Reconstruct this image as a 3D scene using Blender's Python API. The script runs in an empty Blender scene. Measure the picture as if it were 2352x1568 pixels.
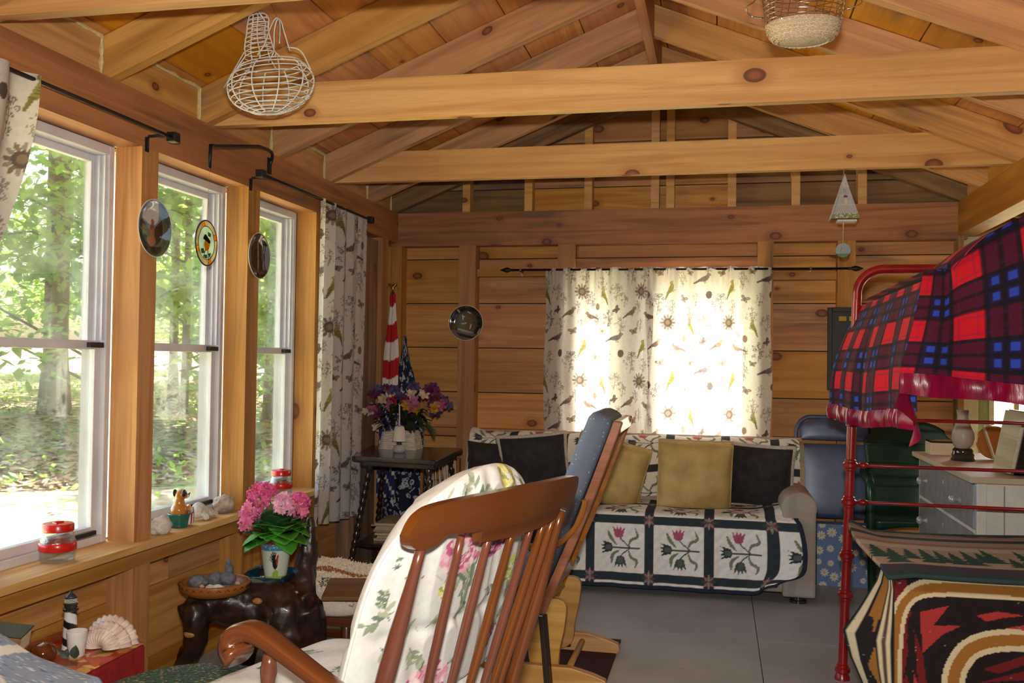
import bpy, bmesh, math, random
import numpy as np
from mathutils import Vector, Matrix, Euler, noise
random.seed(7); rng = np.random.default_rng(7)
SC = bpy.context.scene
COL = SC.collection
PI = math.pi

# ------------------------------------------------------------------ camera
CAM_H = 1.15
F_PX = 2190.805
CR = np.array([[0.97730929, -0.00830848, 0.21165425],
               [0.21140458, -0.02408407, -0.97710187],
               [0.01321573, 0.99967541, -0.02178113]])      # world <- camera axes
cam_d = bpy.data.cameras.new('camera'); cam = bpy.data.objects.new('camera', cam_d); COL.objects.link(cam)
cam_d.sensor_width = 36.0; cam_d.lens = 36.0 * F_PX / 2352.0; cam_d.clip_start = 0.02; cam_d.clip_end = 300
cam.matrix_world = Matrix.Translation((0, 0, CAM_H)) @ Matrix(CR.tolist()).to_4x4()
SC.camera = cam

# ------------------------------------------------------------------ light
SC.view_settings.view_transform = 'Standard'; SC.view_settings.look = 'None'
SC.view_settings.gamma = 1.0; SC.view_settings.use_curve_mapping = False
SC.view_settings.exposure = 0.0
SC.cycles.use_denoising = True; SC.cycles.use_light_tree = False
SC.cycles.max_bounces = 5; SC.cycles.diffuse_bounces = 3; SC.cycles.glossy_bounces = 2; SC.cycles.transmission_bounces = 4; SC.cycles.transparent_max_bounces = 12
SC.cycles.use_adaptive_sampling = True; SC.cycles.adaptive_threshold = 0.04
SC.cycles.sample_clamp_indirect = 8.0
world = bpy.data.worlds.new('world'); SC.world = world; world.use_nodes = True
wn = world.node_tree; wn.nodes.clear()
w_out = wn.nodes.new('ShaderNodeOutputWorld'); w_bg = wn.nodes.new('ShaderNodeBackground'); w_sky = wn.nodes.new('ShaderNodeTexSky')
w_sky.sky_type = 'NISHITA'; w_sky.sun_disc = False; w_sky.sun_elevation = math.radians(52); w_sky.sun_rotation = math.radians(8)
w_sky.dust_density = 4.0; w_sky.air_density = 1.4
w_bg.inputs['Strength'].default_value = 1.5
wn.links.new(w_sky.outputs[0], w_bg.inputs[0]); wn.links.new(w_bg.outputs[0], w_out.inputs[0])
sun_d = bpy.data.lights.new('sun', 'SUN'); sun = bpy.data.objects.new('sun', sun_d); COL.objects.link(sun)
sun_d.energy = 125.0; sun_d.angle = math.radians(0.6); sun_d.color = (1.0, 0.95, 0.86)
sun.rotation_euler = (-math.radians(38), 0, math.radians(-8))     # high sun beyond the gable wall
# the camera's own flash, just above the lens
fl_d = bpy.data.lights.new('camera_flash', 'AREA'); fl = bpy.data.objects.new('camera_flash', fl_d); COL.objects.link(fl)
fl_d.shape = 'RECTANGLE'; fl_d.size = 0.07; fl_d.size_y = 0.04; fl_d.energy = 60.0; fl_d.color = (1.0, 0.94, 0.83)
fl.matrix_world = cam.matrix_world @ Matrix.Translation((0.0, 0.115, -0.02))

# ------------------------------------------------------------------ helpers
def at(px, py, ax, val):
    """world point seen at photo pixel (px,py), on the plane axis ax = val"""
    d = CR @ np.array([(px - 1176) / F_PX, -(py - 784) / F_PX, -1.0])
    v = val - (CAM_H if ax == 2 else 0)
    p = d * (v / d[ax]); p[2] += CAM_H
    return Vector(p)

def props(o, label=None, cat=None, group=None, kind=None):
    if label: o['label'] = label
    if cat: o['category'] = cat
    if group: o['group'] = group
    if kind: o['kind'] = kind
    return o

ORIGIN = {}
def thing(name, label, cat, loc=(0, 0, 0), group=None, kind=None):
    o = bpy.data.objects.new(name, None); COL.objects.link(o); o.location = loc
    o.empty_display_size = 0.05
    ORIGIN[o.name] = Vector(loc)
    return props(o, label, cat, group, kind)

def org(o):
    if o is None: return Vector((0, 0, 0))
    return ORIGIN.get(o.name, Vector((0, 0, 0)))

class MB:
    """collects world-space geometry, builds one mesh object"""
    def __init__(s): s.v = []; s.f = []; s.uv = []; s.mi = []; s.col = None; s.cur = 0
    def face(s, idx, uvs=None):
        s.f.append(tuple(idx)); s.mi.append(s.cur)
        s.uv.extend(uvs if uvs is not None else [(s.v[i][0] + s.v[i][1] * .37, s.v[i][2]) for i in idx])
    def box(s, c, d, M=None, axis=None, uo=(0, 0)):
        """axis-aligned (or M-rotated) box, centre c, size d; uv in metres with u along its length"""
        c = Vector(c); h = Vector(d) / 2
        if axis is None: axis = max(range(3), key=lambda i: d[i])
        b = len(s.v); loc = []
        for i in range(8):
            p = Vector((h[0] if i & 1 else -h[0], h[1] if i & 2 else -h[1], h[2] if i & 4 else -h[2]))
            loc.append(p.copy())
            s.v.append(tuple(c + (M @ p if M else p)))
        for idx, n in (((0, 2, 3, 1), 2), ((4, 5, 7, 6), 2), ((0, 1, 5, 4), 1), ((2, 6, 7, 3), 1), ((0, 4, 6, 2), 0), ((1, 3, 7, 5), 0)):
            rem = [a for a in (0, 1, 2) if a != n]
            if axis in rem: ua = axis; va = [a for a in rem if a != axis][0]
            else: ua, va = rem
            off = (0.31 * n) if axis != n else 3.3
            s.face([b + i for i in idx], [(loc[i][ua] + uo[0], loc[i][va] + off + uo[1]) for i in idx])
        return s
    def span(s, lo, hi, **k):
        lo = Vector(lo); hi = Vector(hi)
        return s.box((lo + hi) / 2, [abs(hi[i] - lo[i]) for i in range(3)], **k)
    def bar(s, a, b, wd, ht, up=(0, 0, 1)):
        """rectangular bar from a to b"""
        a = Vector(a); b = Vector(b); d = b - a; L = d.length; x = d.normalized(); u = Vector(up)
        y = u.cross(x)
        if y.length < 1e-6: y = Vector((1, 0, 0)).cross(x)
        y.normalize(); z = x.cross(y)
        M = Matrix((x, y, z)).transposed()
        return s.box((a + b) / 2, (L, wd, ht), M=M, axis=0)
    def tube(s, pts, r, n=8, closed=False, caps=True):
        pts = [Vector(p) for p in pts]; m = len(pts)
        rr = r if isinstance(r, (list, tuple)) else [r] * m
        b = len(s.v); prev = None; L = 0; Ls = []
        for i, p in enumerate(pts):
            if closed: t = pts[(i + 1) % m] - pts[i - 1]
            else: t = pts[min(i + 1, m - 1)] - pts[max(i - 1, 0)]
            t = t.normalized() if t.length > 1e-9 else Vector((0, 0, 1))
            if prev is None:
                a = t.orthogonal().normalized()
            else:
                a = prev - t * prev.dot(t)
                a = a.normalized() if a.length > 1e-6 else t.orthogonal().normalized()
            prev = a; c = t.cross(a)
            if i: L += (pts[i] - pts[i - 1]).length
            Ls.append(L)
            for k in range(n):
                an = 2 * PI * k / n
                s.v.append(tuple(p + (a * math.cos(an) + c * math.sin(an)) * rr[i]))
        rings = m if closed else m - 1
        for i in range(rings):
            j = (i + 1) % m
            for k in range(n):
                k2 = (k + 1) % n
                u0, u1 = Ls[i], (Ls[j] if j else Ls[i] + .05)
                v0, v1 = k / n * 6.28 * rr[i], (k + 1) / n * 6.28 * rr[i]
                s.face((b + i * n + k, b + i * n + k2, b + j * n + k2, b + j * n + k), [(u0, v0), (u0, v1), (u1, v1), (u1, v0)])
        if caps and not closed:
            s.face([b + k for k in range(n)][::-1]); s.face([b + (m - 1) * n + k for k in range(n)])
        return s
    def lathe(s, prof, c, n=24, M=None, caps=True, squash=(1, 1)):
        """profile [(r,z)...] spun about z through c"""
        c = Vector(c); b = len(s.v); m = len(prof)
        for (r, z) in prof:
            for k in range(n):
                an = 2 * PI * k / n
                p = Vector((r * math.cos(an) * squash[0], r * math.sin(an) * squash[1], z))
                s.v.append(tuple(c + (M @ p if M else p)))
        for i in range(m - 1):
            for k in range(n):
                k2 = (k + 1) % n
                s.face((b + i * n + k, b + i * n + k2, b + (i + 1) * n + k2, b + (i + 1) * n + k),
                       [(k / n, prof[i][1]), ((k + 1) / n, prof[i][1]), ((k + 1) / n, prof[i + 1][1]), (k / n, prof[i + 1][1])])
        if caps:
            if prof[0][0] > 1e-5: s.face([b + k for k in range(n)][::-1])
            if prof[-1][0] > 1e-5: s.face([b + (m - 1) * n + k for k in range(n)])
        return s
    def blob(s, c, r, nu=20, nv=12, M=None, f=None, e=1.0):
        """ellipsoid / superellipsoid (e<1 boxier) with an optional radial function f(dir)->scale"""
        c = Vector(c); b = len(s.v)
        def sp(x): return math.copysign(abs(x) ** e, x)
        for i in range(nv + 1):
            th = -PI / 2 + PI * i / nv
            for k in range(nu):
                ph = 2 * PI * k / nu
                d = Vector((sp(math.cos(th)) * sp(math.cos(ph)), sp(math.cos(th)) * sp(math.sin(ph)), sp(math.sin(th))))
                q = f(d) if f else 1.0
                p = Vector((d[0] * r[0], d[1] * r[1], d[2] * r[2])) * q
                s.v.append(tuple(c + (M @ p if M else p)))
        for i in range(nv):
            for k in range(nu):
                k2 = (k + 1) % nu
                s.face((b + i * nu + k, b + i * nu + k2, b + (i + 1) * nu + k2, b + (i + 1) * nu + k),
                       [(k / nu, i / nv), ((k + 1) / nu, i / nv), ((k + 1) / nu, (i + 1) / nv), (k / nu, (i + 1) / nv)])
        return s
    def grid(s, fn, nu, nv, u0=0, u1=1, v0=0, v1=1, wrap=False):
        b = len(s.v); n = nu + 1
        for j in range(nv + 1):
            for i in range(n):
                s.v.append(tuple(fn(u0 + (u1 - u0) * i / nu, v0 + (v1 - v0) * j / nv)))
        for j in range(nv):
            for i in range(nu):
                q = (b + j * n + i, b + j * n + i + 1, b + (j + 1) * n + i + 1, b + (j + 1) * n + i)
                s.face(q, [(u0 + (u1 - u0) * (i + a) / nu, v0 + (v1 - v0) * (j + c) / nv) for a, c in ((0, 0), (1, 0), (1, 1), (0, 1))])
        return s
    def prism(s, poly, a, b2, fn):
        """polygon of 2-D points, extruded from a to b2; fn(x,y,h)->3-D"""
        n = len(poly); b = len(s.v)
        for h in (a, b2):
            for (x, y) in poly: s.v.append(tuple(fn(x, y, h)))
        s.face([b + i for i in range(n)][::-1], [poly[i] for i in range(n)][::-1]); s.face([b + n + i for i in range(n)], [poly[i] for i in range(n)])
        for i in range(n):
            j = (i + 1) % n
            s.face((b + i, b + j, b + n + j, b + n + i), [(poly[i][0] + poly[i][1], a), (poly[j][0] + poly[j][1], a), (poly[j][0] + poly[j][1], b2), (poly[i][0] + poly[i][1], b2)])
        return s
    def mesh(s, name, o=Vector((0, 0, 0)), smooth=False, mats=()):
        me = bpy.data.meshes.new(name)
        me.from_pydata([(v[0] - o[0], v[1] - o[1], v[2] - o[2]) for v in s.v], [], s.f)
        uvl = me.uv_layers.new(name='UVMap')
        uvl.data.foreach_set('uv', np.array(s.uv, dtype=np.float32).ravel())
        for m in mats: me.materials.append(m)
        if len(mats) > 1: me.polygons.foreach_set('material_index', s.mi)
        if s.col is not None:
            ca = me.color_attributes.new('Col', 'FLOAT_COLOR', 'POINT')
            c = np.ones((len(s.v), 4), np.float32); c[:len(s.col), :3] = s.col
            ca.data.foreach_set('color', c.ravel())
        if smooth: me.polygons.foreach_set('use_smooth', [True] * len(me.polygons))
        me.update(); return me
    def build(s, name, mat, parent=None, smooth=False, label=None, cat=None, group=None, kind=None, bevel=0, subsurf=0, solid=0, weld=False, sharp=None):
        if parent is None:
            vs = np.array(s.v); o = Vector(((vs[:, 0].min() + vs[:, 0].max()) / 2, (vs[:, 1].min() + vs[:, 1].max()) / 2, vs[:, 2].min()))
        else: o = org(parent)
        mats = mat if isinstance(mat, (list, tuple)) else [mat]
        me = s.mesh(name, o, smooth, mats)
        if weld or sharp is not None:
            bm = bmesh.new(); bm.from_mesh(me); bmesh.ops.remove_doubles(bm, verts=bm.verts, dist=1e-5)
            bmesh.ops.recalc_face_normals(bm, faces=bm.faces); bm.to_mesh(me); bm.free()
        if sharp is not None: me.set_sharp_from_angle(angle=math.radians(sharp))
        ob = bpy.data.objects.new(name, me); COL.objects.link(ob)
        if parent is None: ob.location = o; ORIGIN[ob.name] = o.copy()
        else: ob.parent = parent; ORIGIN[ob.name] = org(parent).copy()
        if solid:
            m = ob.modifiers.new('solid', 'SOLIDIFY'); m.thickness = solid; m.offset = 0
        if bevel:
            m = ob.modifiers.new('bevel', 'BEVEL'); m.width = bevel; m.segments = 2; m.limit_method = 'ANGLE'; m.angle_limit = math.radians(40)
        if subsurf:
            m = ob.modifiers.new('sub', 'SUBSURF'); m.levels = subsurf; m.render_levels = subsurf
        return props(ob, label, cat, group, kind)

def copy_tree(o, loc=None, rz=None, label=None, parent=None):
    c = o.copy(); COL.objects.link(c)
    if parent is not None: c.parent = parent
    if loc is not None: c.location = loc
    if rz is not None: c.rotation_euler.z = rz
    if label: c['label'] = label
    for ch in o.children: copy_tree(ch, parent=c)
    return c

def bez(p, n=8):
    """smooth curve through points (Catmull-Rom)"""
    p = [Vector(q) for q in p]; out = []
    for i in range(len(p) - 1):
        a = p[i - 1] if i else p[0] * 2 - p[1]; b = p[i]; c = p[i + 1]; d = p[i + 2] if i + 2 < len(p) else p[-1] * 2 - p[-2]
        for k in range(n):
            t = k / n
            out.append(0.5 * ((2 * b) + (c - a) * t + (2 * a - 5 * b + 4 * c - d) * t * t + (3 * b - a - 3 * c + d) * t ** 3))
    out.append(p[-1]); return out
def curve2(p, n=6): return [(q[0], q[1]) for q in bez([(a[0], a[1], 0) for a in p], n)]
def sstep(a, b, x):
    t = min(1, max(0, (x - a) / (b - a))); return t * t * (3 - 2 * t)
def srgb(r, g, b):
    f = lambda c: (c / 255 / 12.92) if c <= 10 else ((c / 255 + .055) / 1.055) ** 2.4
    return (f(r), f(g), f(b))

# ------------------------------------------------------------------ painting flat prints into vertex colours
class Canvas:
    def __init__(s, nu, nv, W, H, bg):
        s.nu, s.nv, s.W, s.H = nu, nv, W, H
        s.a = np.zeros((nv + 1, nu + 1, 3), np.float32); s.a[:] = bg
        s.X, s.Y = np.meshgrid(np.linspace(0, W, nu + 1), np.linspace(0, H, nv + 1))
    def win(s, x0, x1, y0, y1):
        i0 = max(0, int(x0 / s.W * s.nu)); i1 = min(s.nu + 1, int(x1 / s.W * s.nu) + 2)
        j0 = max(0, int(y0 / s.H * s.nv)); j1 = min(s.nv + 1, int(y1 / s.H * s.nv) + 2)
        return slice(j0, max(j0, j1)), slice(i0, max(i0, i1))
    def put(s, sl, m, c, al=1.0):
        sub = s.a[sl]; sub[m] = sub[m] * (1 - al) + np.array(c, np.float32) * al
    def ell(s, cx, cy, rx, ry, c, ang=0, al=1.0, ring=None):
        R = max(rx, ry) * 1.05; sl = s.win(cx - R, cx + R, cy - R, cy + R)
        dx = s.X[sl] - cx; dy = s.Y[sl] - cy; ca, sa = math.cos(ang), math.sin(ang)
        q = ((dx * ca + dy * sa) / rx) ** 2 + ((-dx * sa + dy * ca) / ry) ** 2
        m = (q <= 1) if ring is None else ((q <= 1) & (q >= (1 - ring) ** 2))
        s.put(sl, m, c, al)
    def poly(s, pts, c, al=1.0):
        P = np.array(pts); sl = s.win(P[:, 0].min(), P[:, 0].max(), P[:, 1].min(), P[:, 1].max())
        x = s.X[sl]; y = s.Y[sl]; m = np.zeros(x.shape, bool); n = len(P)
        for i in range(n):
            x0, y0 = P[i]; x1, y1 = P[(i + 1) % n]
            if y0 == y1: continue
            m ^= ((y0 > y) != (y1 > y)) & (x < (x1 - x0) * (y - y0) / (y1 - y0) + x0)
        s.put(sl, m, c, al)
    def line(s, pts, w, c, al=1.0):
        for (a, b) in zip(pts[:-1], pts[1:]):
            sl = s.win(min(a[0], b[0]) - w, max(a[0], b[0]) + w, min(a[1], b[1]) - w, max(a[1], b[1]) + w)
            dx, dy = b[0] - a[0], b[1] - a[1]; L2 = dx * dx + dy * dy + 1e-12
            x = s.X[sl]; y = s.Y[sl]
            t = np.clip(((x - a[0]) * dx + (y - a[1]) * dy) / L2, 0, 1)
            m = (x - a[0] - t * dx) ** 2 + (y - a[1] - t * dy) ** 2 <= (w / 2) ** 2
            s.put(sl, m, c, al)
    def rect(s, x0, x1, y0, y1, c, al=1.0):
        sl = s.win(x0, x1, y0, y1); x = s.X[sl]; y = s.Y[sl]
        s.put(sl, (x >= x0) & (x <= x1) & (y >= y0) & (y <= y1), c, al)
    def flat(s): return s.a.reshape(-1, 3)
def xf(pts, cx, cy, sc, ang=0, fx=1):
    ca, sa = math.cos(ang), math.sin(ang)
    return [(cx + sc * (fx * x * ca - y * sa), cy + sc * (fx * x * sa + y * ca)) for x, y in pts]

# ------------------------------------------------------------------ materials
class NT:
    def __init__(s, name):
        s.m = bpy.data.materials.new(name); s.m.use_nodes = True; s.t = s.m.node_tree
        s.bsdf = s.t.nodes['Principled BSDF']; s.out = s.t.nodes['Material Output']
    def n(s, typ, **k):
        nd = s.t.nodes.new('ShaderNode' + typ)
        for a, b in k.items(): setattr(nd, a, b)
        return nd
    def l(s, a, b): s.t.links.new(a, b)
    def val(s, sock, v):
        if hasattr(v, 'links') or isinstance(v, bpy.types.NodeSocket): s.l(v, sock)
        else: sock.default_value = v
    def math(s, op, a, b=0.0, c=0.0, clamp=False):
        nd = s.n('Math', operation=op, use_clamp=clamp)
        for i, v in enumerate((a, b, c)): s.val(nd.inputs[i], v)
        return nd.outputs[0]
    def mix(s, f, a, b, blend='MIX'):
        nd = s.n('Mix', data_type='RGBA', blend_type=blend)
        s.val(nd.inputs[0], f)
        s.val(nd.inputs[6], a if not isinstance(a, tuple) else (*a[:3], 1)); s.val(nd.inputs[7], b if not isinstance(b, tuple) else (*b[:3], 1))
        return nd.outputs[2]
    def ramp(s, f, a, b):
        nd = s.n('MapRange', interpolation_type='SMOOTHSTEP'); s.val(nd.inputs[0], f)
        nd.inputs[1].default_value = a; nd.inputs[2].default_value = b
        return nd.outputs[0]
    def coord(s, which='Object', scale=(1, 1, 1), rnd=0.0, loc=(0, 0, 0)):
        if which == 'UV': c = s.n('UVMap').outputs[0]
        else: c = s.n('TexCoord').outputs[which]
        mp = s.n('Mapping'); mp.inputs['Scale'].default_value = scale; mp.inputs['Location'].default_value = loc
        if rnd:
            oi = s.n('ObjectInfo'); k = s.math('MULTIPLY', oi.outputs['Random'], rnd)
            cx = s.n('CombineXYZ'); s.l(k, cx.inputs[0]); s.l(s.math('MULTIPLY', k, 1.73), cx.inputs[1])
            ad = s.n('VectorMath', operation='ADD'); s.l(c, ad.inputs[0]); s.l(cx.outputs[0], ad.inputs[1]); c = ad.outputs[0]
        s.l(c, mp.inputs[0]); return mp.outputs[0]
    def noise(s, vec, scale=5.0, detail=3.0, rough=.55, dist=0.0):
        nd = s.n('TexNoise'); s.l(vec, nd.inputs['Vector']); nd.inputs['Scale'].default_value = scale
        nd.inputs['Detail'].default_value = detail; nd.inputs['Roughness'].default_value = rough; nd.inputs['Distortion'].default_value = dist
        return nd.outputs[0]
    def bump(s, h, st=.3, d=.002):
        nd = s.n('Bump'); nd.inputs['Strength'].default_value = st; nd.inputs['Distance'].default_value = d
        s.l(h, nd.inputs['Height']); s.l(nd.outputs[0], s.bsdf.inputs['Normal'])
    def base(s, c): s.val(s.bsdf.inputs['Base Color'], c if not isinstance(c, tuple) else (*c[:3], 1))
    def set(s, **k):
        for a, b in k.items(): s.val(s.bsdf.inputs[a.replace('_', ' ')], b)
        return s

def mat_wood(name, lite, dark, knot=(0.115, 0.030, 0.011), stain=0.0, rough=.62, vary=.30, knots=.30, hue=None, sc=1.0, coat=0):
    t = NT(name)
    v = t.coord('UV', (1.0, 1.0, 1.0), rnd=41.0)
    def mp(scale):
        m = t.n('Mapping'); m.inputs['Scale'].default_value = scale; t.l(v, m.inputs[0]); return m.outputs[0]
    g1 = t.noise(mp((.9 * sc, 20 * sc, 1)), 1.0, 2, .6, .9)
    g2 = t.noise(mp((9 * sc, 210 * sc, 1)), 1.0, 1)
    g3 = t.noise(mp((.9 * sc, 3.2 * sc, 1)), 1.0, 2)
    c = t.mix(t.ramp(g1, .35, .72), lite, dark)
    c = t.mix(t.math('MULTIPLY', t.ramp(g2, .45, .75), .18), c, tuple(x * .55 for x in dark))
    c = t.mix(t.math('MULTIPLY', t.ramp(g3, .42, .62), .45), c, hue or (dark[0] * 1.0, dark[1] * .92, dark[2] * .72))
    if knots > 0:
        vo = t.n('TexVoronoi', feature='F1', voronoi_dimensions='2D'); t.l(mp((3.0 * sc, 4.6 * sc, 1)), vo.inputs['Vector']); vo.inputs['Scale'].default_value = 1.0
        sx = t.n('SeparateColor'); t.l(vo.outputs['Color'], sx.inputs[0])
        on = t.math('GREATER_THAN', sx.outputs[0], 1 - knots)
        rad = t.math('MULTIPLY_ADD', t.math('POWER', sx.outputs[1], 2.0), .10, .040)
        q = t.math('DIVIDE', vo.outputs['Distance'], rad)
        core = t.math('MULTIPLY', on, t.math('SUBTRACT', 1.0, t.ramp(q, .88, 1.06)))
        halo = t.math('MULTIPLY', on, t.math('SUBTRACT', 1.0, t.ramp(q, .9, 2.6)))
        c = t.mix(t.math('MULTIPLY', halo, .55), c, (dark[0] * .75, dark[1] * .55, dark[2] * .45))
        c = t.mix(t.math('MULTIPLY', core, .9), c, t.mix(t.ramp(q, .25, .8), tuple(x * 2.6 for x in knot), knot))
    if stain > 0:
        s1 = t.noise(mp((.7, 2.2, 1)), 1.0, 3, .62, .8); s2 = t.noise(mp((3, 40, 1)), 1.0, 2)
        f = t.math('MULTIPLY', t.ramp(s1, .62 - stain * .28, .80 - stain * .2), t.ramp(s2, .25, .7))
        c = t.mix(t.math('MULTIPLY', f, .8), c, (0.085, 0.064, 0.044))
    oi = t.n('ObjectInfo')
    br = t.math('MULTIPLY_ADD', oi.outputs['Random'], vary, 1 - vary / 2)
    hs = t.n('HueSaturation'); t.l(c, hs.inputs['Color']); t.l(br, hs.inputs['Value'])
    r2 = t.math('FRACT', t.math('MULTIPLY', oi.outputs['Random'], 17.3))
    t.l(t.math('MULTIPLY_ADD', r2, .018, .491), hs.inputs['Hue']); t.l(t.math('MULTIPLY_ADD', r2, .2, .9), hs.inputs['Saturation'])
    t.base(hs.outputs[0]); t.set(Roughness=rough)
    if coat: t.set(Coat_Weight=coat, Coat_Roughness=.15)
    t.bump(t.math('ADD', g2, t.math('MULTIPLY', g1, .5)), .25, .0012)
    return t.m

def mat(name, c1, c2=None, scale=30.0, rough=.6, metal=0.0, bump=0.0, bscale=None, coat=0, spec=None, det=3, aniso=(1, 1, 1), sheen=0, trans=0.0, emit=None):
    """plain procedural surface: two tones of noise, optional fine relief"""
    t = NT(name); v = t.coord('Object', aniso)
    n = t.noise(v, scale, det)
    c2 = c2 or tuple(x * .82 for x in c1)
    t.base(t.mix(t.ramp(n, .3, .7), c1, c2)); t.set(Roughness=rough, Metallic=metal)
    if coat: t.set(Coat_Weight=coat, Coat_Roughness=.08)
    if spec is not None: t.set(Specular_IOR_Level=spec)
    if sheen: t.set(Sheen_Weight=sheen)
    if bump:
        b = t.noise(v, bscale or scale, 4); t.bump(b, bump, .004)
    if trans:
        tr = t.n('BsdfTranslucent'); t.l(t.bsdf.inputs['Base Color'].links[0].from_socket, tr.inputs[0])
        mx = t.n('MixShader'); mx.inputs[0].default_value = trans
        t.l(t.bsdf.outputs[0], mx.inputs[1]); t.l(tr.outputs[0], mx.inputs[2]); t.l(mx.outputs[0], t.out.inputs[0])
    return t.m

def mat_print(name, rough=.85, bump=.15, bscale=400.0, trans=0.0, sheen=0.0, coat=0, gain=1.0, spec=.3):
    """printed / woven surface: colours come from the Col attribute"""
    t = NT(name); at_ = t.n('Attribute', attribute_name='Col'); v = t.coord('Object')
    n = t.noise(v, 60, 3)
    c = t.mix(t.math('MULTIPLY', t.ramp(n, .3, .8), .12), at_.outputs['Color'], (0.05, 0.045, 0.04))
    t.base(c); t.set(Roughness=rough, Specular_IOR_Level=spec)
    if sheen: t.set(Sheen_Weight=sheen)
    if coat: t.set(Coat_Weight=coat, Coat_Roughness=.06)
    if bump: t.bump(t.noise(v, bscale, 2), bump, .002)
    if trans:
        tr = t.n('BsdfTranslucent'); t.l(c, tr.inputs[0])
        mx = t.n('MixShader'); mx.inputs[0].default_value = trans
        t.l(t.bsdf.outputs[0], mx.inputs[1]); t.l(tr.outputs[0], mx.inputs[2]); t.l(mx.outputs[0], t.out.inputs[0])
    return t.m

def mat_glass(name, tint=(1, 1, 1), refl=.08, dirt=.0):
    """thin clear pane: see-through with a weak mirror reflection"""
    t = NT(name); tr = t.n('BsdfTransparent'); tr.inputs[0].default_value = (*tint, 1)
    gl = t.n('BsdfGlossy'); gl.inputs['Roughness'].default_value = .02
    fr = t.n('Fresnel'); fr.inputs[0].default_value = 1.35
    n = t.noise(t.coord('Object'), 6, 2)
    mx = t.n('MixShader'); t.l(t.math('MULTIPLY_ADD', fr.outputs[0], .8, 0.0), mx.inputs[0])
    t.l(tr.outputs[0], mx.inputs[1]); t.l(gl.outputs[0], mx.inputs[2])
    last = mx.outputs[0]
    if dirt:
        df = t.n('BsdfTranslucent'); df.inputs[0].default_value = (.9, .92, .9, 1)
        m2 = t.n('MixShader'); t.l(t.math('MULTIPLY', t.ramp(n, .2, .9), dirt), m2.inputs[0]); t.l(last, m2.inputs[1]); t.l(df.outputs[0], m2.inputs[2]); last = m2.outputs[0]
    t.l(last, t.out.inputs[0]); return t.m

# ================================================================== SETTING
XL, XR, XC = -1.943, 1.276, -0.333          # inner faces of the two plates, ridge line
YB = 5.6                                     # inner face of the gable wall's framing
YF = -3.2                                    # wall behind the camera
PZ0, PZ1 = 1.876, 2.06                       # wall plate
RS = 0.41                                    # roof slope
def roof_z(x): return 2.213 + RS * (min(x, 2 * XC - x) - XL)

W_plank = mat_wood('pine_wall_board', srgb(218, 162, 100), srgb(182, 122, 66), stain=.35, vary=.30, knots=.34)
W_roof = mat_wood('pine_roof_board', srgb(216, 150, 70), srgb(186, 118, 50), stain=.28, vary=.26, knots=.34)
W_raft = mat_wood('pine_rafter', srgb(220, 168, 110), srgb(186, 134, 82), stain=.36, vary=.24, knots=.30)
W_beam = mat_wood('pine_tie_beam', srgb(230, 182, 116), srgb(202, 148, 84), stain=.12, vary=.10, knots=.36)
W_post = mat_wood('pine_post', srgb(202, 146, 84), srgb(164, 110, 56), stain=.25, vary=.16, knots=.28)
W_plate = mat_wood('pine_plate', srgb(188, 126, 64), srgb(148, 94, 42), stain=.45, vary=.10, knots=.28)
W_sill = mat_wood('pine_sill', srgb(226, 182, 128), srgb(198, 148, 96), stain=.05, vary=.1, knots=.15)
W_grey = mat_wood('weathered_board', srgb(168, 128, 88), srgb(120, 88, 60), stain=.9, vary=.1)
M_foam = mat('spray_foam', srgb(226, 214, 160), srgb(205, 188, 128), 80, .8, bump=.6)
M_vinyl = mat('white_vinyl', srgb(222, 220, 224), srgb(208, 206, 212), 8, .35)
M_pane = mat_glass('window_glass', (.97, .99, .97), dirt=.05)
M_black = mat('black_plastic', (.012, .012, .013), (.02, .02, .02), 20, .4)
M_iron = mat('black_iron', (.012, .011, .011), (.022, .02, .02), 60, .45, metal=.3)
M_dark = mat('dark_felt', (.02, .013, .008), (.03, .02, .012), 20, .9)

# ---- floor: grey painted plywood sheets
def mat_floor():
    t = NT('grey_floor_paint'); v = t.coord('Object')
    n = t.noise(v, 3.0, 4); n2 = t.noise(v, 240, 2)
    c = t.mix(t.ramp(n, .3, .7), srgb(172, 172, 172), srgb(156, 157, 158))
    c = t.mix(t.math('MULTIPLY', t.ramp(t.noise(v, 18, 4), .62, .75), .3), c, srgb(128, 126, 124))
    t.base(c); t.set(Roughness=.42); t.bump(n2, .12, .001); return t.m
M_floor = mat_floor()
floor = thing('floor', 'grey painted plywood floor of the cabin', 'floor', (0, 2, 0), kind='structure')
MB().span((-2.08, YF - .1, -.06), (3.1, 5.75, -.02)).build('subfloor', M_dark, floor)
xs = [-2.05, -1.05, .17, 1.39, 2.61, 3.08]; ys = [YF, -.73, 1.71, 4.15, 5.7]
for i in range(5):
    for j in range(4):
        MB().span((xs[i] + .0015, ys[j] + .0015, -.02), (xs[i + 1] - .0015, ys[j + 1] - .0015, 0)).build('plywood_sheet', M_floor, floor)

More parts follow.
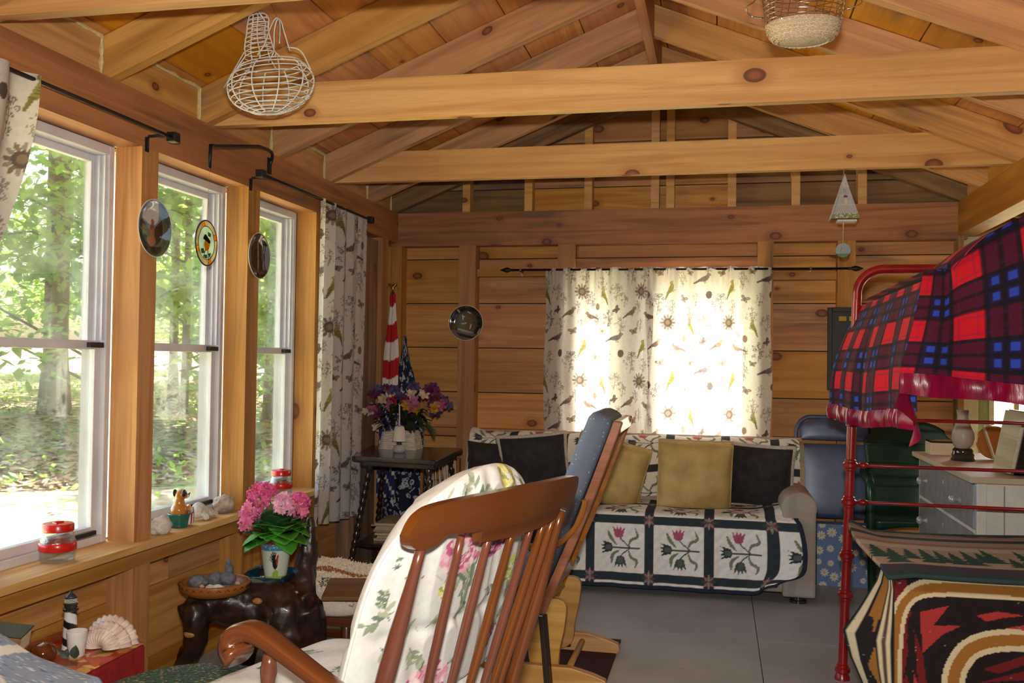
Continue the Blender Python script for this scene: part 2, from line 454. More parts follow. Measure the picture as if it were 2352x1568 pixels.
# ---- left wall
wl = thing('wall_left', 'left wall of pine boards and posts with a row of windows', 'wall', (XL, 2, 0), kind='structure')
XS = -2.045
POSTS = [(1.40, 1.50), (2.16, 2.26), (2.922, 3.02), (3.683, 3.785), (4.377, 4.477)]
bz = [-.02, .045, .307, .52]
for k in range(3):
    cuts = [YF, .6, 2.4, 4.05, 5.72] if k % 2 else [YF, 1.5, 3.3, 5.72]
    for a, b in zip(cuts[:-1], cuts[1:]):
        MB().span((XS - .025, a + .001, bz[k] + .0015), (XS, b - .001, bz[k + 1] - .0015), uo=(a * 1.3, k)).build('plank', W_plank, wl)
zb = [.52, .793, 1.066, 1.34, 1.61, 1.88, 2.10]
for a, b in zip(zb[:-1], zb[1:]):
    for y0, y1 in ((4.43, 5.72), (YF, 2.21)):
        MB().span((XS - .025, y0, a + .0015), (XS, y1, b - .0015), uo=(a * 3, y0)).build('plank', W_plank, wl)
for a, b in POSTS:
    MB().span((XS, a, 0.0), (XL, b, PZ0), uo=(a, a)).build('post', W_post, wl)
MB().span((XS, 4.93, 0), (XL + .004, 5.24, PZ0 - .03)).build('wide_board', W_grey, wl)
MB().span((XS, 5.33, 0), (XL, 5.43, PZ0)).build('post', W_post, wl)
MB().span((XS - .005, YF, PZ0), (XL, YB + .1, PZ1)).build('top_plate', W_plate, wl)
MB().span((XS - .01, YF, .495), (-1.897, 4.46, .520)).build('sill_board', W_sill, wl, bevel=.002)
MB().span((XS, YF, .432), (XL + .001, 4.377, .494)).build('sill_rail', W_post, wl)
MB().span((XS, YF, 0), (XL + .002, YB, .045)).build('bottom_plate', W_post, wl)
MB().span((XS - .06, YF, -.1), (XS - .027, 5.75, .515)).build('sheathing', M_dark, wl)
MB().span((XS - .06, 4.40, .515), (XS - .027, 5.75, 2.1)).build('sheathing', M_dark, wl)
MB().span((XS - .06, YF, .515), (XS - .027, 2.24, 2.1)).build('sheathing', M_dark, wl)
MB().span((XS - .06, 2.24, 1.88), (XS - .027, 4.40, 2.24)).build('sheathing', M_dark, wl)

RAFT = [-2.66, -2.06, -1.46, -.86, -.26, .34, .94, 1.54, 2.14, 2.74, 3.34, 3.95, 4.54, 5.15]
# blocking above the plate, with beads of spray foam
for a, b in zip(RAFT, RAFT[1:] + [5.555]):
    bl = MB().span((XL - .06, a + .047, PZ1), (XL - .035, b - .002, 2.20)).build('blocking', W_raft, wl)
    if a > 2:
        rr = random.Random(a)
        MB().tube([(XL - .03, a + .05 + (b - a - .06) * i / 12, 2.195 + rr.uniform(-.003, .004)) for i in range(13)], [rr.uniform(.004, .009) for i in range(13)], 6).build('foam_bead', M_foam, bl)
        MB().tube([(XL - .03, b - .008, 2.065 + .13 * i / 6) for i in range(7)], [rr.uniform(.004, .009) for i in range(7)], 6).build('foam_bead', M_foam, bl)

# ---- the three double-hung windows in the left wall
def left_window(n, y0, y1, label):
    z0, z1, zm = .52, PZ0 - .002, 1.187
    w = thing('window_%d' % n, label, 'window', ((XS - .03), (y0 + y1) / 2, z0), kind='structure')
    xo, xi = -2.14, -2.045
    m = MB(); f = .026
    m.span((xo, y0 + .006, z0), (xi, y0 + .006 + f, z1)); m.span((xo, y1 - .006 - f, z0), (xi, y1 - .006, z1))
    m.span((xo, y0 + .006 + f, z1 - f * 1.25), (xi, y1 - .006 - f, z1)); m.span((xo, y0 + .006 + f, z0), (xi, y1 - .006 - f, z0 + f))
    m.build('frame', M_vinyl, w, bevel=.002)
    a, b = y0 + .006 + f, y1 - .006 - f
    def sash(nm, x, t, za, zb_, s):
        m = MB(); m.span((x - t / 2, a, za), (x + t / 2, a + s, zb_)); m.span((x - t / 2, b - s, za), (x + t / 2, b, zb_))
        m.span((x - t / 2, a + s, zb_ - s), (x + t / 2, b - s, zb_)); m.span((x - t / 2, a + s, za), (x + t / 2, b - s, za + s))
        o = m.build(nm, M_vinyl, w, bevel=.002)
        MB().span((x - .002, a + s, za + s), (x + .002, b - s, zb_ - s)).build('pane', M_pane, o)
        return o
    sash('upper_sash', -2.112, .026, zm - .012, z1 - f * 1.25, .024)
    lo = sash('lower_sash', -2.078, .026, z0 + f, zm + .018, .030)
    MB().span((-2.065, b - .075, zm - .006), (-2.048, b - .004, zm + .012)).build('latch', M_black, lo, bevel=.002)
    MB().span((-2.064, b - .17, z0 + f + .004), (-2.05, b - .02, z0 + f + .018)).build('latch', M_black, lo, bevel=.002)
    m = MB()
    for q in range(3): m.span((-2.06 - .022 * q, b - .001, zm + .02), (-2.054 - .022 * q, b - .012, z1 - f * 1.3))
    m.build('track', M_vinyl, w)
    return w
left_window(1, 2.26, 2.922, 'nearest white double-hung window behind the red-lidded jar')
left_window(2, 3.02, 3.683, 'middle white double-hung window behind the dog figurine')
left_window(3, 3.785, 4.377, 'far white double-hung window beside the long printed curtain')

# ---- gable wall at the back
wb = thing('wall_back', 'back gable wall of horizontal knotty pine boards and studs', 'wall', (0, YB, 0), kind='structure')
YS = 5.70
WX0, WX1, WZ0, WZ1 = -.845, .215, .66, 1.715       # window opening
zj = [-.02, .142, .415, .689, .963, 1.236, 1.509, 1.783, 1.95, 2.21, 2.48, 2.75, 2.95]
for k in range(12):
    a, b = zj[k] + .003, zj[k + 1] - .003
    segs = [(-2.07, -1.49), (-1.49, -.83), (-.83, .22), (.22, .70), (.70, 1.30)]
    if k >= 8: segs = [(-2.07, -1.14), (-1.14, -.36), (-.36, .06), (.06, .80), (.80, 1.34)]
    for q, (x0, x1) in enumerate(segs):
        if x0 >= WX0 - .02 and x1 <= WX1 + .02 and a < WZ1 - .06 and b > WZ0 + .06 and k < 8: continue
        zt = min(b, max(a + .01, min(roof_z(x0), roof_z(x1)) + .12)) if k > 8 else b
        if k > 8 and max(roof_z(x0), roof_z(x1)) + .1 < a: continue
        MB().span((x0 + .0008, YS, a), (x1 - .0008, YS + .025, b), uo=(k * 1.7 + q * .9, q * .7)).build('plank', W_grey if (k in (8, 9) and q in (0, 3, 4)) else W_plank, wb)
MB().span((-2.1, YS + .03, -.1), (WX0 - .02, YS + .06, 2.1)).build('sheathing', M_dark, wb)
MB().span((WX1 + .02, YS + .03, -.1), (1.33, YS + .06, 2.1)).build('sheathing', M_dark, wb)
MB().span((WX0 - .02, YS + .03, -.1), (WX1 + .02, YS + .06, WZ0)).build('sheathing', M_dark, wb)
MB().span((WX0 - .02, YS + .03, WZ1), (WX1 + .02, YS + .06, 2.1)).build('sheathing', M_dark, wb)
MB().prism([(-2.1, 2.1), (1.43, 2.1), (1.43, 2.18), (XC, 2.90), (-2.1, 2.18)], YS + .03, YS + .06, lambda a, z, h: (a, h, z)).build('sheathing', M_dark, wb)
for x0, x1 in ((-2.04, -1.915), (-1.55, -1.445), (-.94, -.838), (.213, .302), (.65, .745)):
    MB().span((x0, YB, 0), (x1, YS, PZ0 - .02), uo=(x0, x0)).build('stud', W_post, wb)
MB().span((-2.0, YB + .001, PZ0 - .02), (XR + .05, YS, PZ1)).build('top_plate', W_plate, wb)
MB().span((-.836, YB + .045, 1.715), (.212, YS, 1.775)).build('window_header', W_plate, wb)
MB().span((-.836, YB + .03, .60), (.212, YS, .66)).build('window_sill', W_post, wb)
for z, x0, x1 in ((1.67, -1.443, -.942), (.70, -1.443, -.942), (1.64, .304, .648), (.70, .304, .648), (.70, -1.913, -1.552)):
    MB().span((x0, YB + .03, z), (x1, YS, z + .045)).build('nailer', W_post, wb)
for x in (-1.51, -1.125, -.763, -.37, -.282, .068, .421, .779):
    MB().prism([(x - .0235, PZ1), (x + .0235, PZ1), (x + .0235, roof_z(x + .02) - .02), (x - .0235, roof_z(x - .02) - .02)], YB + .003, YB + .09, lambda a, b, h: (a, h, b)).build('gable_stud', W_beam, wb)
# window behind the curtains (sash frame and glass)
w4 = thing('window_4', 'sunlit window behind the closed printed curtains', 'window', (-.31, YS, WZ0), kind='structure')
m = MB()
for a in ((WX0, WZ0, WX0 + .05, WZ1), (WX1 - .05, WZ0, WX1, WZ1), (WX0 + .05, WZ1 - .05, WX1 - .05, WZ1), (WX0 + .05, WZ0, WX1 - .05, WZ0 + .05), (-.585, WZ0 + .05, -.325, WZ1 - .05)):
    m.span((a[0], YS + .0, a[1]), (a[2], YS + .07, a[3]))
m.build('frame', M_vinyl, w4)
for a, b in ((WX0 + .05, -.585), (-.325, WX1 - .05)):
    MB().span((a, YS + .03, WZ0 + .05), (b, YS + .034, WZ1 - .05)).build('pane', M_pane, w4)
# ---- right side: plate on a corner post, a wing beyond it
wr = thing('wall_right', 'right wall plate and corner framing above the opening to the wing', 'wall', (XR, 3, 0), kind='structure')
MB().span((XR, YF, PZ0), (XR + .1, YB + .1, PZ1)).build('top_plate', W_plate, wr)
MB().span((XR, 5.60, 0), (XR + .03, 5.70, PZ0)).build('door_casing', W_grey, wr)
for a, b in zip(RAFT, RAFT[1:] + [5.555]):
    MB().span((XR + .035, a + .047, PZ1), (XR + .06, b - .002, 2.20)).build('blocking', W_raft, wr)
wing = thing('wall_wing', 'walls and low ceiling of the side wing', 'wall', (2.6, 3, 0), kind='structure')
MB().span((3.05, YF, 0), (3.08, 5.72, PZ1)).build('side_panel', W_plank, wing)
MB().span((2.05, YS, 0), (3.08, YS + .03, PZ1)).build('end_panel', W_plank, wing)
MB().span((XR + .1, YF, PZ1), (3.08, 5.75, PZ1 + .03)).build('ceiling_panel', W_plank, wing)
MB().span((XR + .03, YS, PZ0), (2.06, YS + .03, PZ1)).build('end_panel', W_plank, wing)
wf = MB().span((-2.08, YF - .04, -.05), (3.08, YF, 3.0)).build('wall_front', W_plank, None, label='plain board wall behind the viewpoint', cat='wall', kind='structure')
# cream door with panes in the wing
M_cream = mat('cream_green_paint', srgb(206, 204, 176), srgb(190, 192, 160), 6, .5)
M_greenpaint = mat('sage_paint', srgb(150, 166, 120), srgb(132, 150, 106), 8, .5)
M_brass = mat('brass', srgb(196, 160, 84), srgb(170, 130, 60), 30, .35, metal=.9)
d1 = thing('door_1', 'cream painted door with glass panes behind the dresser', 'door', (1.7, YS, 0), kind='structure')
m = MB(); x0, x1 = 1.31, 2.05
m.span((x0, YS - .045, 0), (x0 + .085, YS, PZ0)); m.span((x1 - .085, YS - .045, 0), (x1, YS, PZ0))
m.span((x0 + .085, YS - .045, PZ0 - .1), (x1 - .085, YS, PZ0)); m.span((x0 + .085, YS - .045, 0), (x1 - .085, YS, .2)); m.span((x0 + .085, YS - .045, .62), (x1 - .085, YS, .80))
m.build('door_frame', M_cream, d1, bevel=.003)
MB().span((x0 + .085, YS - .03, .2), (x1 - .085, YS - .012, .62)).build('door_panel', M_greenpaint, d1)
MB().span((x0 + .085, YS - .032, .80), (x0 + .14, YS - .01, PZ0 - .1)).build('door_panel', M_greenpaint, d1)
m = MB()
for i in range(4): m.span((x0 + .14 + i * .125, YS - .04, .80), (x0 + .165 + i * .125, YS - .005, PZ0 - .1))
m.span((x0 + .165, YS - .04, 1.25), (x1 - .085, YS - .008, 1.275)); m.build('muntin', M_cream, d1)
MB().span((x0 + .165, YS - .022, .80), (x1 - .085, YS - .018, PZ0 - .1)).build('pane', M_pane, d1)
m = MB().tube([(x0 - .012, YS - .05, .86), (x0 - .012, YS - .05, 1.0)], .007, 8); m.span((x0 - .03, YS - .052, .87), (x0 + .01, YS - .046, .99)); m.build('hinge', M_brass, d1)

# ---- roof
ce = thing('ceiling', 'open gable roof of pine boards on rafters and tie beams', 'ceiling', (XC, 2.5, 2.4), kind='structure')
cs = math.sqrt(1 + RS * RS)
nx = [-1.685 - .26 * k for k in range(4, 0, -1)] + [-1.685 + .2597 * k for k in range(6)]      # board edges on the left slope, outer first
edges = [-2.46] + [x for x in nx if x > -2.44] + [XC]
def roof_board(x0, x1, y0, y1, side, k):
    def fn(a, b, h):
        X = a if side < 0 else 2 * XC - a
        return (X, b, 2.213 + RS * (a - XL) + h * cs)
    m = MB()
    g = .003
    P = [fn(x0 + g, y0, 0), fn(x1 - g, y0, 0), fn(x1 - g, y1, 0), fn(x0 + g, y1, 0), fn(x0 + g, y0, .022), fn(x1 - g, y0, .022), fn(x1 - g, y1, .022), fn(x0 + g, y1, .022)]
    m.v = [tuple(p) for p in P]
    for f in ((0, 3, 2, 1), (4, 5, 6, 7), (0, 1, 5, 4), (1, 2, 6, 5), (2, 3, 7, 6), (3, 0, 4, 7)):
        m.face(f, [(P[i][1] + k * 1.3, abs(P[i][0]) + (0 if f in ((0, 3, 2, 1), (4, 5, 6, 7)) else P[i][2]) + k * .77) for i in f])
    return m
for side in (-1, 1):
    for k, (a, b) in enumerate(zip(edges[:-1], edges[1:])):
        off = (k * 1.21 + side * .3) % 2.4
        cuts = sorted(set([YF] + [RAFT[i] + .022 for i in (6 + k % 3, 9 + (k * 2) % 3, 12 + (k + (side > 0)) % 3) if i < len(RAFT)] + [5.95]))
        for y0, y1 in zip(cuts[:-1], cuts[1:]):
            roof_board(a, b, y0 + .0008, y1 - .0008, side, k + (0 if side < 0 else 40) + y0).build('roof_board', W_roof, ce)
    def fnr(a, h): return (a if side < 0 else 2 * XC - a, h)
    # tar-paper above the boards keeps the daylight out
    m = MB(); pr = [(-2.47, .026), (XC, .026), (XC, .06), (-2.47, .06)]
    m.prism(pr, YF - .1, 5.96, lambda a, h, y: ((a if side < 0 else 2 * XC - a), y, 2.213 + RS * (a - XL) + h * cs)).build('roof_deck', M_dark, ce)
def rafter(y, side, y1=None):
    zb = lambda a: PZ1 + RS * (a - XL)
    poly = [(-2.42, zb(-2.42) + .05), (XL - .10, zb(XL - .1)), (XL, PZ1 + .001), (XC - .022, zb(XC - .022)), (XC - .022, zb(XC - .022) + .15), (-2.42, zb(-2.42) + .15)]
    m = MB(); n = len(poly)
    for h in (y, (y1 or y + .045)):
        for a, z in poly: m.v.append((a if side < 0 else 2 * XC - a, h, z))
    UV = lambda i: (poly[i % n][0] * 1.08 + y * 3, (poly[i % n][1] - zb(poly[i % n][0])) + y + (0 if i < n else .4))
    m.face(list(range(n))[::-1] if side < 0 else list(range(n)), [UV(i) for i in (list(range(n))[::-1] if side < 0 else range(n))])
    ix = [n + i for i in range(n)]; ix = ix if side < 0 else ix[::-1]
    m.face(ix, [UV(i) for i in ix])
    for i in range(n):
        j = (i + 1) % n; q = (i, j, n + j, n + i)
        if side > 0: q = q[::-1]
        m.face(q, [(UV(k % n)[0], .9 + (.045 if k >= n else 0)) for k in q])
    return m
for y in RAFT:
    for side in (-1, 1):
        rafter(y, side).build('rafter', W_raft, ce)
for side in (-1, 1): rafter(5.555, side, YB + .002).build('rafter', W_grey, ce)
MB().span((XC - .021, YF, 2.66), (XC + .021, 5.69, 2.87)).build('ridge_board', W_plate, ce)
for y in (-2.6, -1.41, -.21, .985, 2.188, 3.388, 4.588):
    zt = 2.213; zb0 = 2.061
    xe = XL + .02
    m = MB(); poly = [(XL - .09, zb0), (2 * XC - XL + .09, zb0), (2 * XC - XL + .09, zb0 + .07), (2 * XC - XL - .10, zt), (XL + .10, zt), (XL - .09, zb0 + .07)]
    m.prism(poly, y, y + .045, lambda a, z, h: (a, h, z)).build('tie_beam', W_beam, ce)
# eaves and fascia outside the left windows
MB().span((-2.47, YF, 1.945), (-2.445, 5.95, 2.02)).build('fascia', W_beam, ce)

# ================================================================== OUTDOORS
def ground_z(x, y):
    d = math.hypot(x, y); dd = max(0.0, d - 4)
    return -.30 + .034 * dd + .12 * noise.noise((x * .25, y * .25, 3.1)) * min(1, dd / 5)
def mat_ground():
    t = NT('leaf_litter_ground'); v = t.coord('Object')
    n1 = t.noise(v, .35, 4, .6); n2 = t.noise(v, 7, 4, .7); n3 = t.noise(v, .9, 3)
    c = t.mix(t.ramp(n2, .35, .65), srgb(214, 194, 164), srgb(150, 124, 92))
    c = t.mix(t.ramp(n3, .48, .62), c, t.mix(t.ramp(n2, .3, .7), srgb(174, 196, 110), srgb(120, 150, 72)))
    t.base(c); t.set(Roughness=.9); t.bump(n2, .6, .05); return t.m
M_ground = mat_ground()
m = MB().grid(lambda u, v: (-2.2 - 48 * u ** 1.6, -6 + 56 * v, ground_z(-2.2 - 48 * u ** 1.6, -6 + 56 * v)), 60, 70)
m.build('forest_ground', M_ground, None, smooth=True, label='sunny leaf-strewn ground outside the windows', cat='ground', kind='structure')
m = MB().grid(lambda u, v: (-2.2 + 20 * u, 5.8 + 40 * v, -.35), 10, 20)
m.build('forest_ground', M_ground, None, smooth=True, label='ground beyond the back wall', cat='ground', kind='structure')
M_bark = mat('bark', srgb(128, 112, 96), srgb(70, 58, 48), 9, .9, bump=1.0, aniso=(3, 3, .6))
def mat_leaf(name, a, b):
    t = NT(name); oi = t.n('ObjectInfo'); v = t.coord('Object'); n = t.noise(v, 1.6, 2)
    c = t.mix(t.ramp(n, .3, .7), a, b); t.base(c); t.set(Roughness=.55)
    tr = t.n('BsdfTranslucent'); t.l(t.mix(.35, c, srgb(214, 232, 90)), tr.inputs[0])
    mx = t.n('MixShader'); mx.inputs[0].default_value = .55
    t.l(t.bsdf.outputs[0], mx.inputs[1]); t.l(tr.outputs[0], mx.inputs[2]); t.l(mx.outputs[0], t.out.inputs[0]); return t.m
M_leaf = [mat_leaf('beech_leaf', srgb(150, 186, 84), srgb(112, 156, 66)), mat_leaf('maple_leaf', srgb(176, 204, 96), srgb(130, 172, 76))]
def leafy(m, c, spread, n, r, size):
    for _ in range(n):
        p = Vector((c[0] + r.gauss(0, spread[0]), c[1] + r.gauss(0, spread[1]), c[2] + r.gauss(0, spread[2])))
        s = size * r.uniform(.6, 1.25); a = r.uniform(0, 2 * PI); tilt = r.gauss(0, .55); roll = r.gauss(0, .4)
        M = Euler((roll, tilt, a)).to_matrix(); b = len(m.v)
        for q in ((-.6, 0, 0), (0, -.36, .04), (.65, 0, 0), (0, .36, .04)): m.v.append(tuple(p + M @ Vector(q) * s))
        m.face((b, b + 1, b + 2, b + 3), [(0, .5), (.5, 0), (1, .5), (.5, 1)])
def sapling(name, label, seed, H, R, nb, per, size, dia, group, low=.12, lm=0):
    r = random.Random(seed); t = thing(name, label, 'tree', (0, 0, 0), group)
    stem = []; 
    for i in range(9):
        f = i / 8; stem.append((noise.noise((seed, f * 2, 0)) * .25 * f * H * .25, noise.noise((seed, f * 2, 9)) * .25 * f * H * .25, -.2 + f * (H + .2)))
    m = MB().tube(stem, [dia / 2 * (1.25 if i == 0 else 1) * (1 - .85 * i / 8) + .004 for i in range(9)], 8)
    m.build('trunk', M_bark, t, smooth=True)
    mb = MB(); ml = MB()
    for k in range(nb):
        f = low + (1 - low) * (k + r.random()) / nb; a = r.uniform(0, 2 * PI); L = R * (1.15 - .75 * f) * r.uniform(.6, 1.1)
        i = min(7, int(f * 8)); s0 = Vector(stem[i]).lerp(Vector(stem[i + 1]), f * 8 - i)
        e = s0 + Vector((math.cos(a) * L, math.sin(a) * L, L * r.uniform(-.05, .35)))
        mid = (s0 + e) / 2 + Vector((0, 0, L * .12))
        mb.tube([s0, mid, e], [dia * .16 + .004, dia * .1 + .003, .003], 5, caps=False)
        for q in range(3):
            w = .35 + .33 * q; p = s0.lerp(e, w) + Vector((0, 0, L * .08))
            leafy(ml, p, (L * .20 + .05, L * .20 + .05, .05 + .03 * L), per // 3, r, size)
    mb.build('branches', M_bark, t)
    ml.build('foliage', M_leaf[lm], t, kind='stuff')
    return t
G_S = 'saplings in the woods outside'
sap = [sapling('leafy_sapling', 'slender leafy sapling in the sunny woods outside the windows', 11 + k, 5.0 + k * .9, 1.7 + .2 * k, 26 + 4 * k, 210, .105, .07 + .02 * k, G_S, .10, k % 2) for k in range(3)]
spots = []
rt = random.Random(5)
for k in range(34):
    d = 15.0 + 24 * (k / 34) ** 1.1 + rt.uniform(-.8, .8); th = rt.uniform(-1.02, -.22)
    spots.append((math.tan(th) * d * .75, d * .78))
for k, (x, y) in enumerate(spots):
    if x > -3.2: x -= 3
    s = sap[k % 3]; loc = (x, y, ground_z(x, y))
    if k < 3: s.location = loc
    else:
        c = copy_tree(s, loc, rt.uniform(0, 6.28)); sc_ = rt.uniform(.75, 1.35) * (1 + y / 60); c.scale = (sc_, sc_, sc_)
# the big trunk seen through the nearest window and two slimmer ones
def big_tree(px, py, dist, dia, label, seed, lean=0.0):
    d = CR @ np.array([(px - 1176) / F_PX, -(py - 784) / F_PX, -1.0]); d[2] = 0; d /= np.linalg.norm(d)
    x, y = d[0] * dist, d[1] * dist; z = ground_z(x, y)
    t = thing('forest_tree', label, 'tree', (x, y, z))
    r = random.Random(seed)
    pts = [(x + lean * f * 9, y, z - .2 + 12 * f) for f in [i / 10 for i in range(11)]]
    MB().tube(pts, [dia / 2 * (1.45 if i == 0 else 1.0 - .03 * i) for i in range(11)], 14).build('trunk', M_bark, t, smooth=True)
    mb = MB(); ml = MB()
    for k in range(16):
        f = r.uniform(.28, 1); a = r.uniform(0, 2 * PI); L = r.uniform(1.6, 3.4)
        s0 = Vector((x + lean * f * 9, y, z + 12 * f)); e = s0 + Vector((math.cos(a) * L, math.sin(a) * L, r.uniform(-.4, .6)))
        mb.tube([s0, (s0 + e) / 2 + Vector((0, 0, .15)), e], [.05, .03, .008], 6, caps=False)
        for q in (.45, .75, 1.0): leafy(ml, s0.lerp(e, q), (.45, .45, .16), 110, r, .115)
    mb.build('branches', M_bark, t); ml.build('foliage', M_leaf[seed % 2], t, kind='stuff')
big_tree(125, 930, 17.5, .40, 'tall thick-trunked forest tree seen through the nearest window', 3)
big_tree(397, 905, 19.0, .17, 'slim grey-trunked tree seen through the middle window', 4)
big_tree(617, 900, 16.0, .16, 'slim leaning tree seen through the far window', 6, .02)
st = thing('old_stump', 'old grey tree stump on the bank outside the middle window', 'stump', (0, 0, 0))
p = at(392, 955, 2, .12); st.location = p
m = MB().lathe([(.42, -.2), (.34, .0), (.26, .15), (.24, .3), (.20, .34), (.0, .30)], (0, 0, 0), 18)
m.v = [(v[0] * (1 + .25 * noise.noise((v[0] * 6, v[1] * 6, 1))), v[1], v[2] * (1 + .3 * noise.noise((v[0] * 9, v[1] * 9, 4)))) for v in m.v]
m.build('stump_body', M_bark, st, smooth=True)
m = MB()
for k in range(7):
    a = k * .9 + .2; m.tube([(.2 * math.cos(a), .2 * math.sin(a), .12), (.5 * math.cos(a), .5 * math.sin(a), .0), (.8 * math.cos(a), .8 * math.sin(a), -.2)], [.07, .05, .02], 6)
m.build('root', M_bark, st, smooth=True)

# fallen leaves and low green undergrowth on the bank outside
M_litter = [mat('fallen_leaf_%d' % k, c, tuple(x * .7 for x in c), 3, .9) for k, c in enumerate((srgb(206, 172, 128), srgb(150, 108, 70), srgb(226, 206, 172)))]
rl = random.Random(77); ml = MB(); mg = MB()
for k in range(15000):
    d = 10 + 17 * rl.random() ** 1.2; th = rl.uniform(-1.05, -.30); x, y = math.sin(th) * d, math.cos(th) * d
    if x > -2.4: continue
    z = ground_z(x, y) + .015; s = rl.uniform(.03, .06); a = rl.uniform(0, 6.28); ml.cur = rl.choice((0, 1, 2)); b = len(ml.v)
    for q in ((-1, -.5), (1, -.5), (1, .5), (-1, .5)): ml.v.append((x + s * (q[0] * math.cos(a) - q[1] * math.sin(a)), y + s * (q[0] * math.sin(a) + q[1] * math.cos(a)), z + rl.uniform(0, .05)))
    ml.face((b, b + 1, b + 2, b + 3))
ml.build('leaf_litter', M_litter, None, label='scattered brown fallen leaves on the ground outside', cat='leaves', kind='stuff')
for k in range(150):
    d = 9 + 16 * rl.random(); th = rl.uniform(-1.02, -.33); x, y = math.sin(th) * d, math.cos(th) * d
    leafy(mg, (x, y, ground_z(x, y) + .14 + .3 * rl.random() ** 3), (.30, .30, .10), 26, rl, .085)
mg.build('undergrowth', M_leaf[0], None, label='low leafy green undergrowth on the wooded bank outside', cat='undergrowth', kind='stuff')

# ================================================================== CURTAINS, RODS, HANGINGS
M_curt = mat_print('printed_curtain_cotton', .9, .1, 500, trans=.45)
M_wirew = mat('white_coated_wire', srgb(232, 230, 226), srgb(212, 210, 206), 40, .4)
M_chrome = mat('chrome_wire', (.75, .75, .76), (.6, .6, .62), 30, .12, metal=1.0)
M_wicker = mat('cream_wicker', srgb(232, 214, 186), srgb(196, 168, 130), 220, .7, bump=.5)

TOILE = dict(bg=srgb(230, 224, 218), br=srgb(140, 120, 104), gr=srgb(136, 126, 122), ol=srgb(158, 146, 88), dk=srgb(104, 90, 86), li=srgb(160, 150, 144), pu=srgb(132, 120, 124))
def t_bird(c, x, y, s, ang, fx, col, r):
    P = lambda pts: xf(pts, x, y, s, ang, fx)
    c.poly(P(curve2([(-.95, -.12), (-.35, .12), (.1, .26), (.42, .30), (.55, .15), (.35, -.14), (-.05, -.26), (-.45, -.16), (-.95, -.12)], 4)), col)
    ex, ey = P([(.50, .32)])[0]; c.ell(ex, ey, .17 * s, .16 * s, col)
    c.poly(P([(.63, .36), (.80, .30), (.63, .26)]), TOILE['dk'])
    c.poly(P([(-.4, .05), (-1.1, -.18), (-1.05, -.30), (-.3, -.14)]), tuple(v * .6 for v in col))
    for k in range(5): c.line(P([(-.5 + .16 * k, .08 + .02 * k), (-.3 + .13 * k, -.12)]), .06 * s, tuple(v * .45 for v in col))
    c.line(P([(.0, -.2), (.05, -.42)]), .05 * s, TOILE['dk']); c.line(P([(.12, -.2), (.2, -.42)]), .05 * s, TOILE['dk'])
    c.ell(*P([(.54, .36)])[0], .035 * s, .035 * s, TOILE['bg'])
def t_fly(c, x, y, s, ang, col):
    for (dx, dy, a, rx, ry) in ((.42, .22, .5, .46, .27), (-.42, .22, -.5, .46, .27), (.3, -.25, -.6, .32, .2), (-.3, -.25, .6, .32, .2)):
        px, py = xf([(dx, dy)], x, y, s, ang)[0]; c.ell(px, py, rx * s, ry * s, col, ang + a)
        c.ell(px, py, rx * s * .45, ry * s * .4, tuple(min(1, v * 1.7) for v in col), ang + a)
    c.line(xf([(0, .3), (0, -.4)], x, y, s, ang), .12 * s, TOILE['dk'])
def t_scrib(c, x, y, s, r, col, n=26):
    for _ in range(n):
        a = r.uniform(0, 6.28); d = r.random() ** .6 * s; px, py = x + math.cos(a) * d * .8, y + math.sin(a) * d
        q = s * r.uniform(.07, .17); c.ell(px, py, q, q * r.uniform(.6, 1), col, r.uniform(0, 3), ring=.45)
    c.line([(x, y - s * 1.2), (x + s * .2, y), (x + s * .05, y + s)], .0035, col)
def t_sun(c, x, y, s, r):
    for k in range(12): 
        a = k / 12 * 6.28; c.ell(x + math.cos(a) * s * .75, y + math.sin(a) * s * .75, s * .34, s * .15, TOILE['li'] if k % 2 else TOILE['br'], a)
    c.ell(x, y, s * .55, s * .55, TOILE['dk']); c.ell(x, y, s * .3, s * .3, TOILE['br'])
def toile(nu, nv, W, H, ox, oy, seed, k=1.0):
    W, H = W / k, H / k
    c = Canvas(nu, nv, W, H, TOILE['bg']); r = random.Random(seed)
    TW, TH = .36, .46
    for ty in range(-1, int(H / TH) + 2):
        for tx in range(-1, int(W / TW) + 2):
            X = tx * TW - ox; Y = ty * TH - oy; r2 = random.Random(99)
            for (x, y, s) in ((.05, .30, .045), (.19, .08, .05), (.30, .40, .042), (.14, .40, .035), (.33, .20, .04), (.06, .10, .03), (.24, .27, .03), (.12, .27, .04), (.27, .06, .035), (.02, .02, .04), (.22, .36, .03), (.34, .29, .03), (.10, .44, .04)):
                t_scrib(c, X + x, Y + y, s, r2, TOILE['gr'] if s > .04 else TOILE['li'], 34)
            t_bird(c, X + .10, Y + .20, .055, .1, 1, TOILE['pu'], r2); t_bird(c, X + .26, Y + .15, .055, .9, 1, TOILE['ol'], r2)
            t_bird(c, X + .30, Y + .31, .05, -.05, -1, TOILE['br'], r2); t_bird(c, X + .03, Y + .42, .05, -.95, -1, TOILE['ol'], r2)
            t_bird(c, X + .18, Y + .33, .05, .3, 1, TOILE['br'], r2)
            t_fly(c, X + .20, Y + .235, .030, .3, TOILE['br']); t_fly(c, X + .345, Y + .10, .030, -.4, TOILE['gr']); t_fly(c, X + .10, Y + .345, .026, .9, TOILE['dk'])
            t_fly(c, X + .02, Y + .235, .024, -.2, TOILE['br'])
            t_sun(c, X + .25, Y + .44, .040, r2); c.ell(X + .13, Y + .12, .016, .02, TOILE['dk']); c.ell(X + .345, Y + .36, .014, .018, TOILE['br'])
    return c
